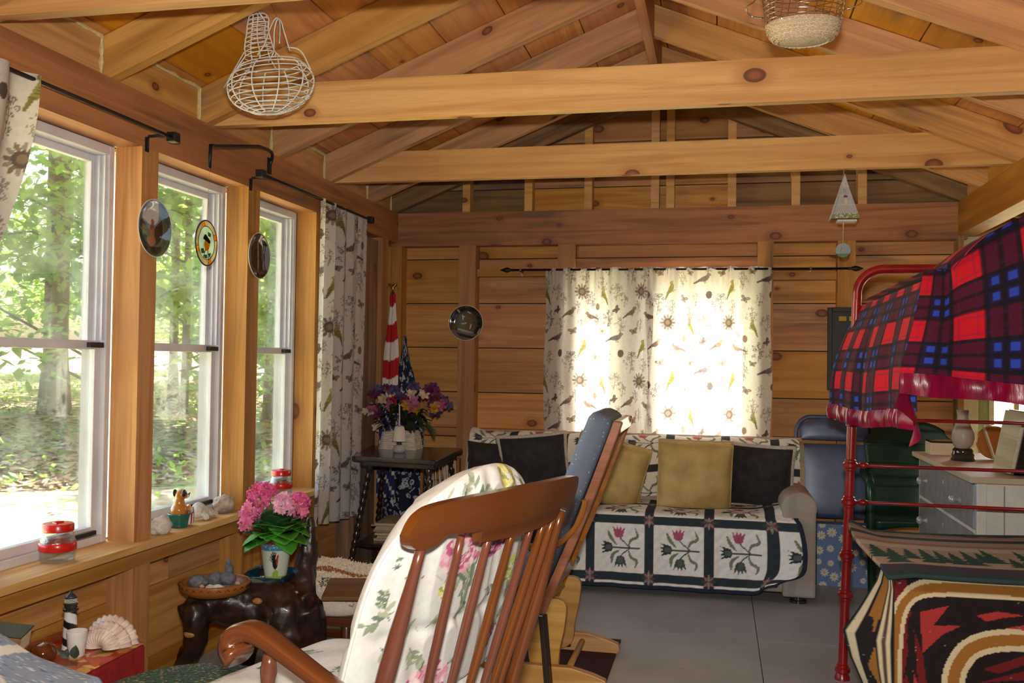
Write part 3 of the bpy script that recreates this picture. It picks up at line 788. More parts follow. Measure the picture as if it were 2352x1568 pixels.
def curtain(name, label, S, W, H, nu, nv, ox, oy, seed, group=None, k=1.12):
    m = MB(); m.grid(S, nu, nv); m.col = toile(nu, nv, W, H, ox, oy, seed, k).flat()
    return m.build(name, M_curt, None, smooth=True, label=label, cat='curtain', group=group)

YC = 5.545
def back_S(x0, x1, seed, k):
    def S(u, v):
        top = sstep(.80, 1.0, v)
        x = x0 + (x1 - x0) * (u + .008 * math.sin(17 * u + seed)) + .006 * math.sin(9 * v + seed) * (1 - top)
        y = YC + (.012 + .006 * top) * math.sin(2 * PI * k * u + seed + .8 * math.sin(3 * v)) + .010 * math.sin(2 * PI * 2.3 * u + seed * 2) * (1 - top * .6) + .004 * math.sin(2 * PI * 2.9 * k * u) * top
        return (x, y, .60 + (1.708 - .60) * v + .004 * math.sin(30 * u) * top)
    return S
curtain('printed_curtain', 'left panel of the bird-print curtains closed over the back window', back_S(-1.012, -.372, 1.0, 7), .74, 1.10, 230, 370, .02, .04, 1, 'curtain pair on the back window')
curtain('printed_curtain', 'right panel of the bird-print curtains closed over the back window', back_S(-.398, .285, 4.2, 6), .80, 1.10, 230, 370, .13, .20, 2, 'curtain pair on the back window')
def far_S(u, v):
    t = 1 - v
    y = 4.27 + (.60 - .03 * t) * u - .015 * t
    x = -1.885 + .020 * math.sin(2 * PI * 4.2 * u + .6) + .008 * math.sin(2 * PI * 9 * u) * v
    return (x, y, .355 - .035 * u + (1.927 - .355 + .035 * u) * v)
curtain('long_curtain', 'long bird-print curtain hanging at the far end of the windows', far_S, .78, 1.6, 170, 380, .1, .1, 3, None, 1.22)
def near_S(u, v):
    t = 1 - v; pull = sstep(0, .75, t)
    y = 1.72 + u * (.59 - .34 * pull)
    x = -1.875 + .020 * math.sin(2 * PI * 4 * u + 1.1) * (1 - .4 * pull)
    return (x, y, 1.935 - 1.5 * t)
curtain('long_curtain', 'bird-print curtain tied back at the near edge of the first window', near_S, .7, 1.55, 150, 330, .05, .3, 4, None, 1.22)

def rod_spear(m, p, d):
    p = Vector(p); d = Vector(d)
    for k in range(8):
        pass
    q = d.to_track_quat('Z', 'Y').to_matrix()
    m.lathe([(.004, 0), (.008, .004), (.008, .01), (.0055, .014), (.012, .03), (.016, .042), (.012, .056), (.005, .074), (.0, .086)], p, 10, M=q)
rb = thing('curtain_rod', 'black spear-ended curtain rod across the back window', 'curtain rod', (-.25, 5.545, 1.70))
MB().tube([(-1.20, 5.545, 1.700), (.70, 5.545, 1.694)], .0065, 10).build('rod', M_iron, rb, smooth=True)
m = MB(); rod_spear(m, (-1.195, 5.545, 1.700), (-1, 0, 0)); m.build('finial', M_iron, rb, smooth=True)
m = MB(); rod_spear(m, (.695, 5.545, 1.694), (1, 0, 0)); m.build('finial', M_iron, rb, smooth=True)
for x in (-1.155, .50):
    m = MB().tube([(x, 5.545, 1.684), (x, 5.552, 1.684), (x, 5.60, 1.684)], .003, 6); m.lathe([(.009, -.006), (.009, .006)], (x, 5.545, 1.697), 10, M=Matrix.Rotation(PI / 2, 3, 'Y')); m.span((x - .008, 5.597, 1.665), (x + .008, 5.600, 1.70)); m.build('bracket', M_chrome, rb)
def left_rod(y0, y1, ends, label):
    t = thing('curtain_rod', label, 'curtain rod', (-1.87, (y0 + y1) / 2, 1.92))
    MB().tube([(-1.87, y0, 1.921), (-1.87, y1, 1.919)], .0065, 10).build('rod', M_iron, t, smooth=True)
    for e, s in ends:
        MB().box((-1.87, e + s * .018, 1.92), (.034, .036, .034)).build('finial', M_iron, t, bevel=.003)
        m = MB().tube([(-1.87, e - s * .03, 1.915), (-1.90, e - s * .03, 1.917), (-1.935, e - s * .03, 1.915), (-1.938, e - s * .03, 1.905), (-1.938, e - s * .03, 1.872)], .005, 6); m.span((-1.943, e - s * .03 - .009, 1.862), (-1.938, e - s * .03 + .009, 1.912)); m.build('bracket', M_iron, t)
    return t
left_rod(1.62, 2.975, [(2.975, 1)], 'black curtain rod above the nearest window')
left_rod(3.665, 4.91, [(3.665, -1), (4.91, 1)], 'black curtain rod above the far window')

ha = thing('swing_arm_hook', 'black metal swing arm hook above the middle window', 'hook', (-1.93, 3.85, 2.03))
e1 = at(484, 333, 0, -1.80); e2 = at(481, 386, 0, -1.80)
MB().tube(bez([(-1.938, 3.86, 2.005), (-1.925, 3.855, 2.03), (-1.905, 3.80, 2.05), (-1.87, 3.60, 2.03)], 5)[:-1] + [tuple(e1 + Vector((-.01, .05, .008))), tuple(e1), tuple(e2)], .007, 8).build('arm', M_iron, ha, smooth=True)
MB().span((-1.943, 3.845, 1.965), (-1.936, 3.875, 2.035)).build('wall_plate', M_iron, ha)

# ---- stained glass suncatcher
def disc_fn(c, U, V, N, R, prof):
    c, U, V, N = Vector(c), Vector(U), Vector(V), Vector(N)
    return lambda x, y: c + U * (x * R) + V * (y * R) + N * prof(math.hypot(x, y))
def sq2disc(u, v): return u * math.sqrt(1 - v * v / 2), v * math.sqrt(1 - u * u / 2)
def print_disc(c, U, V, N, R, prof, cv, n=64):
    """disc whose front carries the picture painted on canvas cv (2 x 2 units)"""
    F = disc_fn(c, U, V, N, R, prof); m = MB(); cols = []
    m.grid(lambda u, v: F(*sq2disc(u, v)), n, n, -1, 1, -1, 1)
    for j in range(n + 1):
        for i in range(n + 1):
            x, y = sq2disc(-1 + 2 * i / n, -1 + 2 * j / n)
            cols.append(cv.a[min(cv.nv, max(0, int((y + 1) / 2 * cv.nv))), min(cv.nu, max(0, int((x + 1) / 2 * cv.nu)))])
    m.col = np.array(cols, np.float32); return m, F
M_lead = mat('dark_lead_came', (.05, .055, .05), (.09, .095, .09), 40, .45, metal=.7)
def mat_art(name, c):
    t = NT(name); n = t.noise(t.coord('Object'), 25, 2); cc = t.mix(t.ramp(n, .3, .7), c, tuple(x * .8 for x in c))
    t.base(cc); t.set(Roughness=.15)
    tr = t.n('BsdfTransparent'); t.l(cc, tr.inputs[0]); tl = t.n('BsdfTranslucent'); t.l(cc, tl.inputs[0])
    m1 = t.n('MixShader'); m1.inputs[0].default_value = .5; t.l(tr.outputs[0], m1.inputs[1]); t.l(tl.outputs[0], m1.inputs[2])
    mx = t.n('MixShader'); mx.inputs[0].default_value = .75; t.l(t.bsdf.outputs[0], mx.inputs[1]); t.l(m1.outputs[0], mx.inputs[2]); t.l(mx.outputs[0], t.out.inputs[0]); return t.m
G_cream, G_amber, G_green, G_clear, G_dk = [mat_art('art_glass_' + a, b) for a, b in (('cream', srgb(228, 214, 178)), ('amber', srgb(255, 176, 30)), ('green', srgb(96, 150, 40)), ('clear', srgb(226, 240, 226)), ('dark', srgb(60, 66, 50)))]
sc0 = at(474, 558, 0, -1.80); SR = .082
su = thing('stained_glass_suncatcher', 'round stained glass bird suncatcher hanging before the middle window', 'suncatcher', tuple(sc0))
sU = Vector((-.05, 1.0, 0)).normalized(); sV = Vector((0, 0, 1)); sN = sU.cross(sV)
SP = lambda x, y, h: sc0 + sU * (x * SR) + sV * (y * SR * 1.0) + sN * h
def art(nm, poly, mt, th=.003): MB().prism(poly, -th / 2, th / 2, SP).build(nm, mt, su)
for k in range(8):
    a0, a1 = k * PI / 4 + .12, (k + 1) * PI / 4 - .12
    if k % 2 == 0: a0, a1 = k * PI / 4 - .14 + PI / 8, k * PI / 4 + .14 + PI / 8
    else: a0, a1 = (k - 1) * PI / 4 + .15 + PI / 8, (k + 1) * PI / 4 - .15 + PI / 8
    seg = [a0 + (a1 - a0) * i / 6 for i in range(7)]
    art('glass_piece', [(math.cos(a) * .97, math.sin(a) * .97) for a in seg] + [(math.cos(a) * .74, math.sin(a) * .74) for a in seg[::-1]], G_amber if k % 2 == 0 else G_cream)
art('glass_piece', [(.72 * math.cos(i * PI / 16), .72 * math.sin(i * PI / 16)) for i in range(32)], G_clear, .002)
art('glass_piece', curve2([(-.18, .02), (.0, .2), (.2, .15), (.28, -.05), (.12, -.30), (-.08, -.32), (-.2, -.15), (-.18, .02)], 4), G_amber, .005)
art('glass_piece', curve2([(-.30, .16), (-.16, .36), (.02, .28), (.3, .1), (.2, .0), (-.05, .08), (-.3, .16)], 4), G_dk, .0062)
for p in ([(-.5, -.3), (-.3, -.26), (-.2, -.45), (-.42, -.5)], [(.1, .5), (.35, .45), (.32, .3), (.12, .33)], [(-.25, -.55), (.0, -.5), (.05, -.66), (-.15, -.68)], [(.15, -.45), (.36, -.4), (.3, -.6)]): art('glass_piece', p, G_green, .0055)
m = MB(); m.tube([SP(math.cos(a) * .98, math.sin(a) * .98, 0) for a in [i * PI / 24 for i in range(48)]], .0028, 6, closed=True); m.tube([SP(math.cos(a) * .73, math.sin(a) * .73, 0) for a in [i * PI / 20 for i in range(40)]], .0018, 6, closed=True)
for k in range(8):
    a = (k // 2) * PI / 2 + PI / 8 + (.145 if k % 2 else -.145); m.tube([SP(math.cos(a) * .73, math.sin(a) * .73, 0), SP(math.cos(a) * .98, math.sin(a) * .98, 0)], .0016, 5)
m.tube([SP(.1, -.3, .001), SP(.2, -.72, .001)], .0014, 5); m.tube([SP(-.1, -.3, .001), SP(-.3, -.68, .001)], .0014, 5); m.build('lead_came', M_lead, su, smooth=True)
MB().tube([SP(0, .98, 0), tuple(e2 + Vector((0, 0, .004)))], .0009, 5).build('hanging_wire', M_brass, su)

# ---- collector plates
M_plate = mat_print('glazed_plate_picture', .12, 0, coat=1.0, spec=.6)
M_rim = mat('cream_porcelain', srgb(232, 222, 200), srgb(222, 210, 186), 10, .2, coat=.5)
def picture_plate(label, c, U, V, N, R, cv):
    t = thing('collector_plate', label, 'plate', tuple(Vector(c) - Vector(V) * R))
    prof = lambda r: .006 + .012 * sstep(.62, 1.0, r)
    m, F = print_disc(c, U, V, N, R * .97, prof, cv); m.build('picture', M_plate, t, smooth=True)
    q = Matrix((Vector(U), Vector(V), Vector(N))).transposed()
    MB().lathe([(R * .55, -.002), (R * .60, .004), (R * .98, .0155), (R * 1.0, .0175), (R * .985, .0195), (R * .965, .0183)], c, 48, M=q, caps=False).build('rim', M_rim, t, smooth=True)
    MB().tube([Vector(c) + Vector(V) * (R * .7) - Vector(N) * .002, Vector(c) + Vector(V) * (R * 1.02) + Vector(N) * .012, Vector(c) + Vector(V) * (R * 1.06) + Vector(N) * .0], .0018, 5).build('hanger', M_brass, t)
    return t
def cv_eagle():
    c = Canvas(120, 120, 2, 2, srgb(52, 74, 60)); g = lambda x, y: (x + 1, y + 1)
    c.poly([g(-1, -.1), g(1, -.35), g(1, 1), g(-1, 1)], srgb(112, 146, 184))
    c.poly([g(-1, -.3), g(-.4, -.05), g(.3, -.25), g(1, -.45), g(1, -1), g(-1, -1)], srgb(28, 46, 40))
    c.poly([g(x, y) for x, y in curve2([(-.75, .35), (-.5, .75), (.0, .95), (.35, .6), (.3, .25), (-.1, .1), (-.75, .35)], 5)], srgb(206, 206, 206))
    c.poly([g(-.1, -.1), g(-.55, .2), g(-.85, .48), g(-.9, .2), g(-.7, -.05), g(-.45, -.25), g(-.15, -.3)], srgb(76, 44, 32))
    c.poly([g(0, -.1), g(.4, .25), g(.85, .55), g(.95, .3), g(.9, .15), g(.82, .0), g(.6, -.2), g(.3, -.3), g(.1, -.3)], srgb(58, 36, 28))
    for k in range(6): c.line([g(.35 + .07 * k, -.15 + .06 * k), g(.55 + .08 * k, .30 + .05 * k)], .03, srgb(24, 18, 16))
    c.poly([g(-.18, -.05), g(.0, .3), (1.12, 1.0), g(.12, -.35), g(-.12, -.4)], srgb(132, 78, 56)); c.ell(*g(-.05, -.45), .26, .2, srgb(146, 74, 50)); c.ell(*g(.0, .2), .09, .12, srgb(150, 100, 80))
    return c
def cv_horse():
    c = Canvas(120, 120, 2, 2, srgb(58, 42, 34)); g = lambda x, y: (x + 1, y + 1); r = random.Random(3)
    c.rect(1.45, 2, .4, 1.5, srgb(116, 124, 140)); c.poly([g(-.9, .2), g(-.6, .5), g(-.5, -.3), g(-.8, -.4)], srgb(120, 112, 108))
    c.poly([g(-.3, .8), g(.2, .95), g(.35, .2), g(.3, -.9), g(-.3, -1), g(-.4, 0)], srgb(86, 62, 48)); c.poly([g(-.05, .6), g(.12, .6), g(.2, -.4), g(.05, -.9)], srgb(168, 140, 118))
    for k in range(14): x = r.uniform(-.8, .8); c.line([g(x, .9), g(x + r.uniform(-.2, .2), -.9)], .05, srgb(*r.choice(((30, 22, 20), (92, 66, 50), (20, 16, 16)))))
    return c
def cv_geese():
    c = Canvas(120, 120, 2, 2, srgb(42, 42, 40)); g = lambda x, y: (x + 1, y + 1); r = random.Random(8)
    for k in range(90): c.ell(r.uniform(0, 2), r.uniform(.5, 2), r.uniform(.04, .2), r.uniform(.02, .07), srgb(*r.choice(((34, 36, 34), (56, 58, 56), (28, 28, 30), (64, 60, 54)))), r.uniform(0, 3))
    c.poly([g(-.9, -.4), g(.2, -.55), g(.9, -.75), g(.4, -1), g(-.7, -.9)], srgb(96, 98, 104)); c.poly([g(-.5, -.3), g(.5, -.55), g(.4, -.65), g(-.5, -.42)], srgb(128, 130, 138))
    c.poly([g(-.6, -.55), g(.8, -.9), g(.7, -1), g(-.4, -.75)], srgb(40, 30, 24)); c.poly([g(-.25, -.05), g(.35, .0), g(.3, -.35), g(-.15, -.4)], srgb(62, 42, 34))
    for a, b in ((( -.95, .05), (-.75, .03)), ((-.25, -.05), (-.02, -.02)), ((.28, -.1), (.22, -.35)), ((-.5, .75), (-.4, .6)), ((.1, .62), (.25, .55)), ((-.25, .4), (-.1, .35)), ((-.2, .35), (-.2, .2)), ((.85, -.35), (.7, -.6))): c.line([g(*a), g(*b)], .06, srgb(196, 194, 196))
    return c
Xp = Vector((1, 0, 0)); Yp = Vector((0, 1, 0)); Zp = Vector((0, 0, 1))
picture_plate('eagle picture plate on the post between the near windows', (-1.937, 2.972, 1.60), -Yp * -1, Zp, Xp, .102, cv_eagle())
picture_plate('dark brown picture plate on the post beside the far window', (-1.937, 3.744, 1.59), Yp, Zp, Xp, .099, cv_horse())
picture_plate('dark geese picture plate on the back wall stud', (-1.496, 5.594, 1.385), Xp, Zp, -Yp, .108, cv_geese())

# ---- white wire hen basket
hb = thing('wire_hen_basket', 'white wire hen-shaped egg basket hanging from the rafters', 'basket', tuple(at(620, 268, 1, 2.85)))
HS = 2.85 / 2240
def HP(px, py, dy=0.0): return at(px, py, 1, 2.85) + Vector((0, dy * HS, 0))
WR = .0019
m = MB()
def ringm(m, cx, cy, rx, rd, tilt=0.0, n=26, r=WR):
    m.tube([HP(cx + rx * math.cos(a), cy + rx * math.cos(a) * tilt, rd * math.sin(a)) for a in [2 * PI * i / n for i in range(n)]], r, 5, closed=True)
prof = [(148, 66), (158, 78), (170, 88), (184, 94), (198, 95), (212, 92), (224, 86), (235, 76), (244, 64), (251, 50), (256, 36), (259, 20)]
for k, (y, r) in enumerate(prof): ringm(m, 622 - (y - 200) * .02, y, r, r * .82, -.16 if k < 4 else -.10)
m.build('body_rings', M_wirew, hb, smooth=True)
m = MB()
for k in range(10):
    a = 2 * PI * k / 10 + .2; pts = []
    for (y, r) in prof: pts.append(HP(622 - (y - 200) * .02 + r * math.cos(a), y + r * math.cos(a) * -.12, r * .82 * math.sin(a)))
    m.tube(bez(pts, 2), WR * 1.25, 5)
m.build('body_ribs', M_wirew, hb, smooth=True)
m = MB(); neck = [(598, 128, 34), (596, 118, 32), (594, 108, 31), (593, 98, 29), (592, 88, 27), (592, 78, 25), (592, 68, 24), (593, 58, 24), (594, 48, 23), (592, 38, 19), (588, 29, 11)]
for x, y, r in neck: ringm(m, x, y, r, r * .9, -.25, 18, WR * .9)
for k in range(5):
    a = 2 * PI * k / 5; m.tube(bez([HP(x + r * math.cos(a), y - .25 * r * math.cos(a), r * .9 * math.sin(a)) for x, y, r in [(600, 150, 52)] + neck], 2), WR * 1.2, 5)
m.tube([HP(588, 29), HP(583, 22), HP(592, 24), HP(604, 40)], WR, 5); m.build('neck', M_wirew, hb, smooth=True)
m = MB()
for s in (-1, 1):
    m.tube(bez([HP(604, 135, 30 * s), HP(618, 110, 26 * s), HP(625, 70, 12 * s), HP(634, 45, 5 * s), HP(643, 46, 5 * s), HP(648, 70, 12 * s), HP(654, 108, 30 * s)], 5), WR * 1.15, 6)
m.build('handle', M_wirew, hb, smooth=True)
m = MB(); m.tube([HP(570, 125, -20), HP(514, 202, 0), HP(530, 206, 0), HP(572, 140, 20)], WR, 5); m.tube(bez([HP(660, 108, 0), HP(690, 116, 0), HP(714, 160, 0)], 4), WR * 1.2, 5); m.build('tail', M_wirew, hb, smooth=True)
MB().tube([HP(640, 46), HP(624, 12), HP(612, -14)], .0008, 4).build('hanging_wire', M_brass, hb)
# ---- chrome wire basket with wicker bottom
kb = thing('wire_wicker_basket', 'chrome wire basket with cream wicker base hanging near the ridge', 'basket', tuple(at(1845, 95, 1, 2.85)))
KC = at(1845, 72, 1, 2.85)
def KP(a, r, z): return KC + Vector((r * math.cos(a), r * .72 * math.sin(a), z))
m = MB(); wp = [(.070, -.030), (.092, -.018), (.100, .002), (.104, .022), (.100, .026)]
m.lathe([(.0, -.031)] + wp + [(.096, .02), (.085, -.012), (.0, -.022)], KC, 40, squash=(1, .72), caps=False)
m.build('wicker_base', M_wicker, kb, smooth=True)
m = MB()
for k, (r, z) in enumerate([(.072, -.03), (.085, -.024), (.094, -.014), (.099, -.004), (.102, .006), (.104, .016)]):
    m.tube([KP(2 * PI * i / 60, r + .002 * ((i % 2) * 2 - 1), z + .0015 * ((i % 2) * 2 - 1)) for i in range(60)], .0028, 5, closed=True)
m.build('wicker_weave', M_wicker, kb, smooth=True)
m = MB()
for k in range(9): m.tube([KP(2 * PI * i / 36, .106 + .002 * k, .03 + .014 * k) for i in range(36)], .0012, 5, closed=True)
for k in range(14):
    a = 2 * PI * k / 14; m.tube([KP(a, .09, -.018), KP(a, .106, .03), KP(a + .12, .114, .08), KP(a, .124, .15)], .0014, 5)
for s in (0, PI):
    m.tube(bez([KP(s - .15, .112, .05), KP(s - .15, .15, .06), KP(s, .16, .08), KP(s, .135, .10), KP(s + .1, .15, .12), KP(s + .1, .12, .14)], 4), .002, 6)
m.build('wire_sides', M_chrome, kb, smooth=True)
m = MB(); m.tube(bez([KP(PI / 2, .124, .15), KC + Vector((0, .05, .26)), KC + Vector((0, 0, .30)), KC + Vector((0, -.05, .26)), KP(-PI / 2, .124, .15)], 5), .002, 6); m.tube([KC + Vector((0, 0, .30)), KC + Vector((0, 0, .515))], .001, 4); m.build('handle', M_chrome, kb)

# ---- little white hanging house sign with a disc below
hs = thing('hanging_chime', 'small white peaked house chime hanging from the far tie beam', 'wind chime', tuple(at(1938, 590, 1, 4.61)))
M_chime = mat_print('painted_tin', .6, 0)
q0 = at(1938, 405, 1, 4.61); hh = .20
def chime_face(sgn):
    cv = Canvas(60, 60, 1, 1, srgb(206, 206, 212))
    for k in range(-6, 14): cv.line([(k * .1, .1), (k * .1 + .6, .75)], .022, srgb(168, 170, 184)); cv.line([(k * .1 + .6, .1), (k * .1, .75)], .022, srgb(168, 170, 184))
    r = random.Random(2)
    for k in range(60): cv.ell(r.random(), r.uniform(.0, .1), .03, .02, srgb(126, 148, 84))
    for k in range(14): cv.ell(r.uniform(.3, .7), r.uniform(.45, .95), .02, .02, srgb(110, 104, 116))
    cv.rect(.34, .62, .50, .545, srgb(120, 70, 74)); cv.ell(.5, .38, .1, .08, srgb(214, 206, 190))
    m = MB(); m.grid(lambda u, v: (q0[0] + (u - .5) * .118 * (1 - v) + .006, q0[1] + sgn * .045 * (1 - v), q0[2] - hh * (1 - v) + (.0 if sgn < 0 else .012)), 60, 60); m.col = cv.flat(); return m
chime_face(-1).build('front_panel', M_chime, hs, solid=.002); chime_face(1).build('rear_panel', M_chime, hs, solid=.002)
m = MB(); m.grid(lambda u, v: (q0[0] - (.059 + .002) * (1 - v), q0[1] + (u - .5) * .09 * (1 - v), q0[2] - hh * (1 - v)), 4, 4); m.build('side_panel', M_wirew, hs, solid=.002)
MB().span((q0[0] - .03, q0[1] - .03, q0[2] - hh - .012), (q0[0] + .055, q0[1] + .03, q0[2] - hh - .004)).build('bottom_panel', M_wirew, hs)
dc = at(1936, 575, 1, 4.61)
MB().tube([q0 + Vector((0, 0, .035)), q0], .001, 4).build('string', M_wicker, hs)
MB().tube([q0 + Vector((0, 0, -hh)), dc + Vector((0, 0, .03))], .0016, 5).build('string', M_wicker, hs)
cv = Canvas(60, 60, 2, 2, srgb(150, 166, 184)); cv.rect(0, 2, 0, .5, srgb(84, 124, 92)); cv.poly([(.7, .95), (.85, 1.3), (1.0, 1.05), (1.2, 1.15), (1.1, .85), (.85, .8)], srgb(206, 170, 70)); cv.line([(.7, .95), (.85, 1.32)], .05, srgb(60, 60, 40))
m, F = print_disc(dc, Xp, Zp, -Yp, .033, lambda r: .002, cv, 24); m.build('disc', M_chime, hs, solid=.003)
# ---- dark framed sign on the back wall, mostly hidden by the bunk
fs = thing('framed_sign', 'black framed sign with yellow lettering behind the bunk blanket', 'sign', (.80, 5.58, 1.15))
M_signblk = mat('black_sign', (.008, .008, .008), (.015, .014, .012), 30, .5); M_yel = mat('yellow_paint', srgb(190, 150, 40), srgb(170, 130, 30), 40, .6)
m = MB(); X0, X1, Z0, Z1 = .595, .98, 1.02, 1.48
m.span((X0, 5.575, Z0), (X0 + .025, 5.599, Z1)); m.span((X1 - .025, 5.575, Z0), (X1, 5.599, Z1)); m.span((X0 + .025, 5.575, Z1 - .025), (X1 - .025, 5.599, Z1)); m.span((X0 + .025, 5.575, Z0), (X1 - .025, 5.599, Z0 + .025)); m.build('frame', M_signblk, fs, bevel=.003)
MB().span((X0 + .025, 5.585, Z0 + .025), (X1 - .025, 5.598, Z1 - .025)).build('panel', M_signblk, fs)
m = MB()
for k in range(5): m.span((X0 + .06 + k * .055, 5.582, Z1 - .075), (X0 + .10 + k * .055, 5.585, Z1 - .05))
m.build('lettering', M_yel, fs)

# ================================================================== THINGS ON THE SILL
M_red = mat('red_plastic', srgb(206, 30, 24), srgb(190, 22, 18), 12, .28, coat=.3)
def mat_jar():
    t = NT('jar_glass'); tr = t.n('BsdfTransparent'); tr.inputs[0].default_value = (.93, .95, .94, 1)
    gl = t.n('BsdfGlossy'); gl.inputs['Roughness'].default_value = .06; lw = t.n('LayerWeight'); lw.inputs[0].default_value = .35
    bm_ = t.n('Bump'); bm_.inputs['Strength'].default_value = .5; bm_.inputs['Distance'].default_value = .004
    t.l(t.noise(t.coord('Object'), 160, 1), bm_.inputs['Height']); t.l(bm_.outputs[0], gl.inputs['Normal'])
    df = t.n('BsdfDiffuse'); df.inputs[0].default_value = (.85, .87, .86, 1)
    m1 = t.n('MixShader'); m1.inputs[0].default_value = .2; t.l(gl.outputs[0], m1.inputs[1]); t.l(df.outputs[0], m1.inputs[2])
    mx = t.n('MixShader'); t.l(t.math('MULTIPLY_ADD', lw.outputs['Facing'], .5, .05), mx.inputs[0]); t.l(tr.outputs[0], mx.inputs[1]); t.l(m1.outputs[0], mx.inputs[2]); t.l(mx.outputs[0], t.out.inputs[0]); return t.m
M_jar = mat_jar()
def jar(loc, label):
    t = thing('lidded_jar', label, 'jar', loc); c = Vector(loc)
    MB().lathe([(.040, 0), (.0495, .005), (.052, .016), (.052, .062), (.048, .072), (.043, .088), (.042, .093), (.039, .093), (.045, .070), (.048, .06), (.048, .012), (.0, .006)], c, 36).build('glass_body', M_jar, t, smooth=True)
    MB().lathe([(.0525, .034), (.0545, .036), (.0545, .058), (.0525, .060)], c, 36, caps=False).build('red_band', M_red, t, smooth=True)
    lid = MB().lathe([(.0445, .092), (.0465, .094), (.0465, .112), (.044, .1165), (.036, .118), (.0, .1172)], c, 36).build('lid', M_red, t, smooth=True, sharp=40)
    MB().tube(bez([c + Vector((-.02, .028, .1185)), c + Vector((.008, .012, .1195)), c + Vector((-.008, -.012, .1195)), c + Vector((.02, -.028, .1185))], 4), .0028, 6).build('lid_ridge', M_red, lid, smooth=True)
    return t
jar((-1.982, 2.587, .5205), 'red-lidded glass jar on the sill at the nearest window')
jar((-1.975, 4.105, .5205), 'red-lidded glass jar on the sill at the far window')

def rock(name, c, r, seed, mt, label, cat='rock', amp=.28, fr=1.6, parent=None, group=None, rz=0, e=1.0):
    f = lambda d: 1 + amp * noise.noise(Vector(d) * fr + Vector((seed, seed * .7, 1))) + amp * .4 * noise.noise(Vector(d) * fr * 2.7 + Vector((seed, 3, 1)))
    m = MB().blob(c, r, 24, 14, f=f, M=Matrix.Rotation(rz, 3, 'Z'), e=e)
    zmin = min(v[2] for v in m.v); base = c[2] - r[2] * .8
    m.v = [(v[0], v[1], max(v[2], base)) for v in m.v]
    return m.build(name, mt, parent, smooth=True, label=label, cat=None if parent else cat, group=group)
M_stone_w = mat('white_stone', srgb(226, 222, 216), srgb(196, 188, 180), 90, .85, bump=.7, det=5)
M_stone_g = mat('grey_stone', srgb(116, 120, 130), srgb(86, 90, 98), 70, .8, bump=.4, det=5)
M_stone_m = mat('mottled_stone', srgb(214, 204, 190), srgb(170, 140, 120), 40, .85, bump=.8, det=6)
rock('sill_rock', (-1.945, 3.085, .520 + .028), (.036, .046, .034), 1.3, M_stone_w, 'rounded whitish rock on the sill beside the dog figurine')
rock('sill_rock', (-1.985, 3.60, .520 + .030), (.04, .055, .037), 4.1, M_stone_m, 'lumpy mottled rock on the sill near the second post', amp=.35, fr=2.2)
MB().lathe([(.0, .5205), (.046, .5205), (.05, .524), (.046, .526), (.0, .5245)], (-1.975, 3.585, 0), 30, squash=(.9, 1.15)).build('glass_dish', M_jar, None, smooth=True, label='flat clear glass dish under the mottled rock', cat='dish')
wd = thing('white_driftwood', 'bleached white forked driftwood on the sill', 'driftwood', (-1.96, 3.41, .52))
m = MB().tube(bez([(-1.985, 3.35, .545), (-1.975, 3.385, .572), (-1.965, 3.42, .548), (-1.95, 3.48, .532)], 5), [.012 + .008 * math.sin(PI * i / 15) for i in range(16)], 10)
m.tube(bez([(-1.93, 3.37, .535), (-1.96, 3.41, .545), (-1.98, 3.46, .54)], 5), [.013] * 11, 10); m.blob((-1.975, 3.378, .555), (.026, .028, .028), 16, 10)
o = m.build('driftwood_piece', M_stone_w, wd, smooth=True); md = o.modifiers.new('rm', 'REMESH'); md.mode = 'VOXEL'; md.voxel_size = .004; md.use_smooth_shade = True

# ---- dog figurine in a green tub
dg = thing('dog_figurine', 'glazed brown and white dog figurine sitting in a green tub', 'figurine', (-1.96, 3.228, .5205))
def mat_dog():
    t = NT('dog_glaze'); v = t.coord('Object'); sx = t.n('SeparateXYZ'); t.l(v, sx.inputs[0])
    f = t.ramp(t.math('ADD', sx.outputs[1], t.math('MULTIPLY', t.noise(v, 40, 2), .02)), .018, .034)
    hi = t.ramp(sx.outputs[2], .092, .100); lo = t.math('SUBTRACT', 1, t.ramp(sx.outputs[2], .112, .122))
    c = t.mix(t.noise(v, 30, 3), srgb(206, 140, 66), srgb(172, 100, 40)); c = t.mix(t.math('MULTIPLY', f, lo), c, srgb(238, 230, 220))
    t.base(c); t.set(Roughness=.15, Coat_Weight=.8); return t.m
M_dog = mat_dog(); M_tub = mat('green_glaze', srgb(36, 110, 96), srgb(24, 88, 78), 20, .15, coat=.8); M_ear = mat('black_glaze', (.015, .013, .013), (.03, .025, .02), 20, .12, coat=.8)
D = Vector((-1.96, 3.228, .5205))
MB().lathe([(.030, 0), (.033, .004), (.031, .008), (.038, .040), (.041, .048), (.041, .052), (.036, .05), (.034, .035), (.0, .03)], D, 30).build('tub', M_tub, dg, smooth=True)
m = MB().blob(D + Vector((0, -.004, .060)), (.030, .030, .034), 20, 14).blob(D + Vector((0, -.002, .088)), (.021, .020, .026), 18, 12)
m.blob(D + Vector((.004, .004, .120)), (.022, .024, .021), 18, 12).blob(D + Vector((.010, .026, .112)), (.012, .016, .010), 14, 10)
m.tube([D + Vector((.024, .012, .078)), D + Vector((.032, .022, .062)), D + Vector((.030, .034, .054))], [.010, .009, .008], 10); m.tube([D + Vector((-.016, .018, .078)), D + Vector((-.010, .032, .064)), D + Vector((-.006, .040, .056))], [.010, .009, .008], 10)
o = m.build('dog_body', M_dog, dg, smooth=True); md = o.modifiers.new('rm', 'REMESH'); md.mode = 'VOXEL'; md.voxel_size = .0025; md.use_smooth_shade = True
for s in (-1, 1): MB().blob(D + Vector((.004 + .019 * s, -.008, .127)), (.007, .012, .014), 14, 10).build('ear', M_ear, dg, smooth=True)
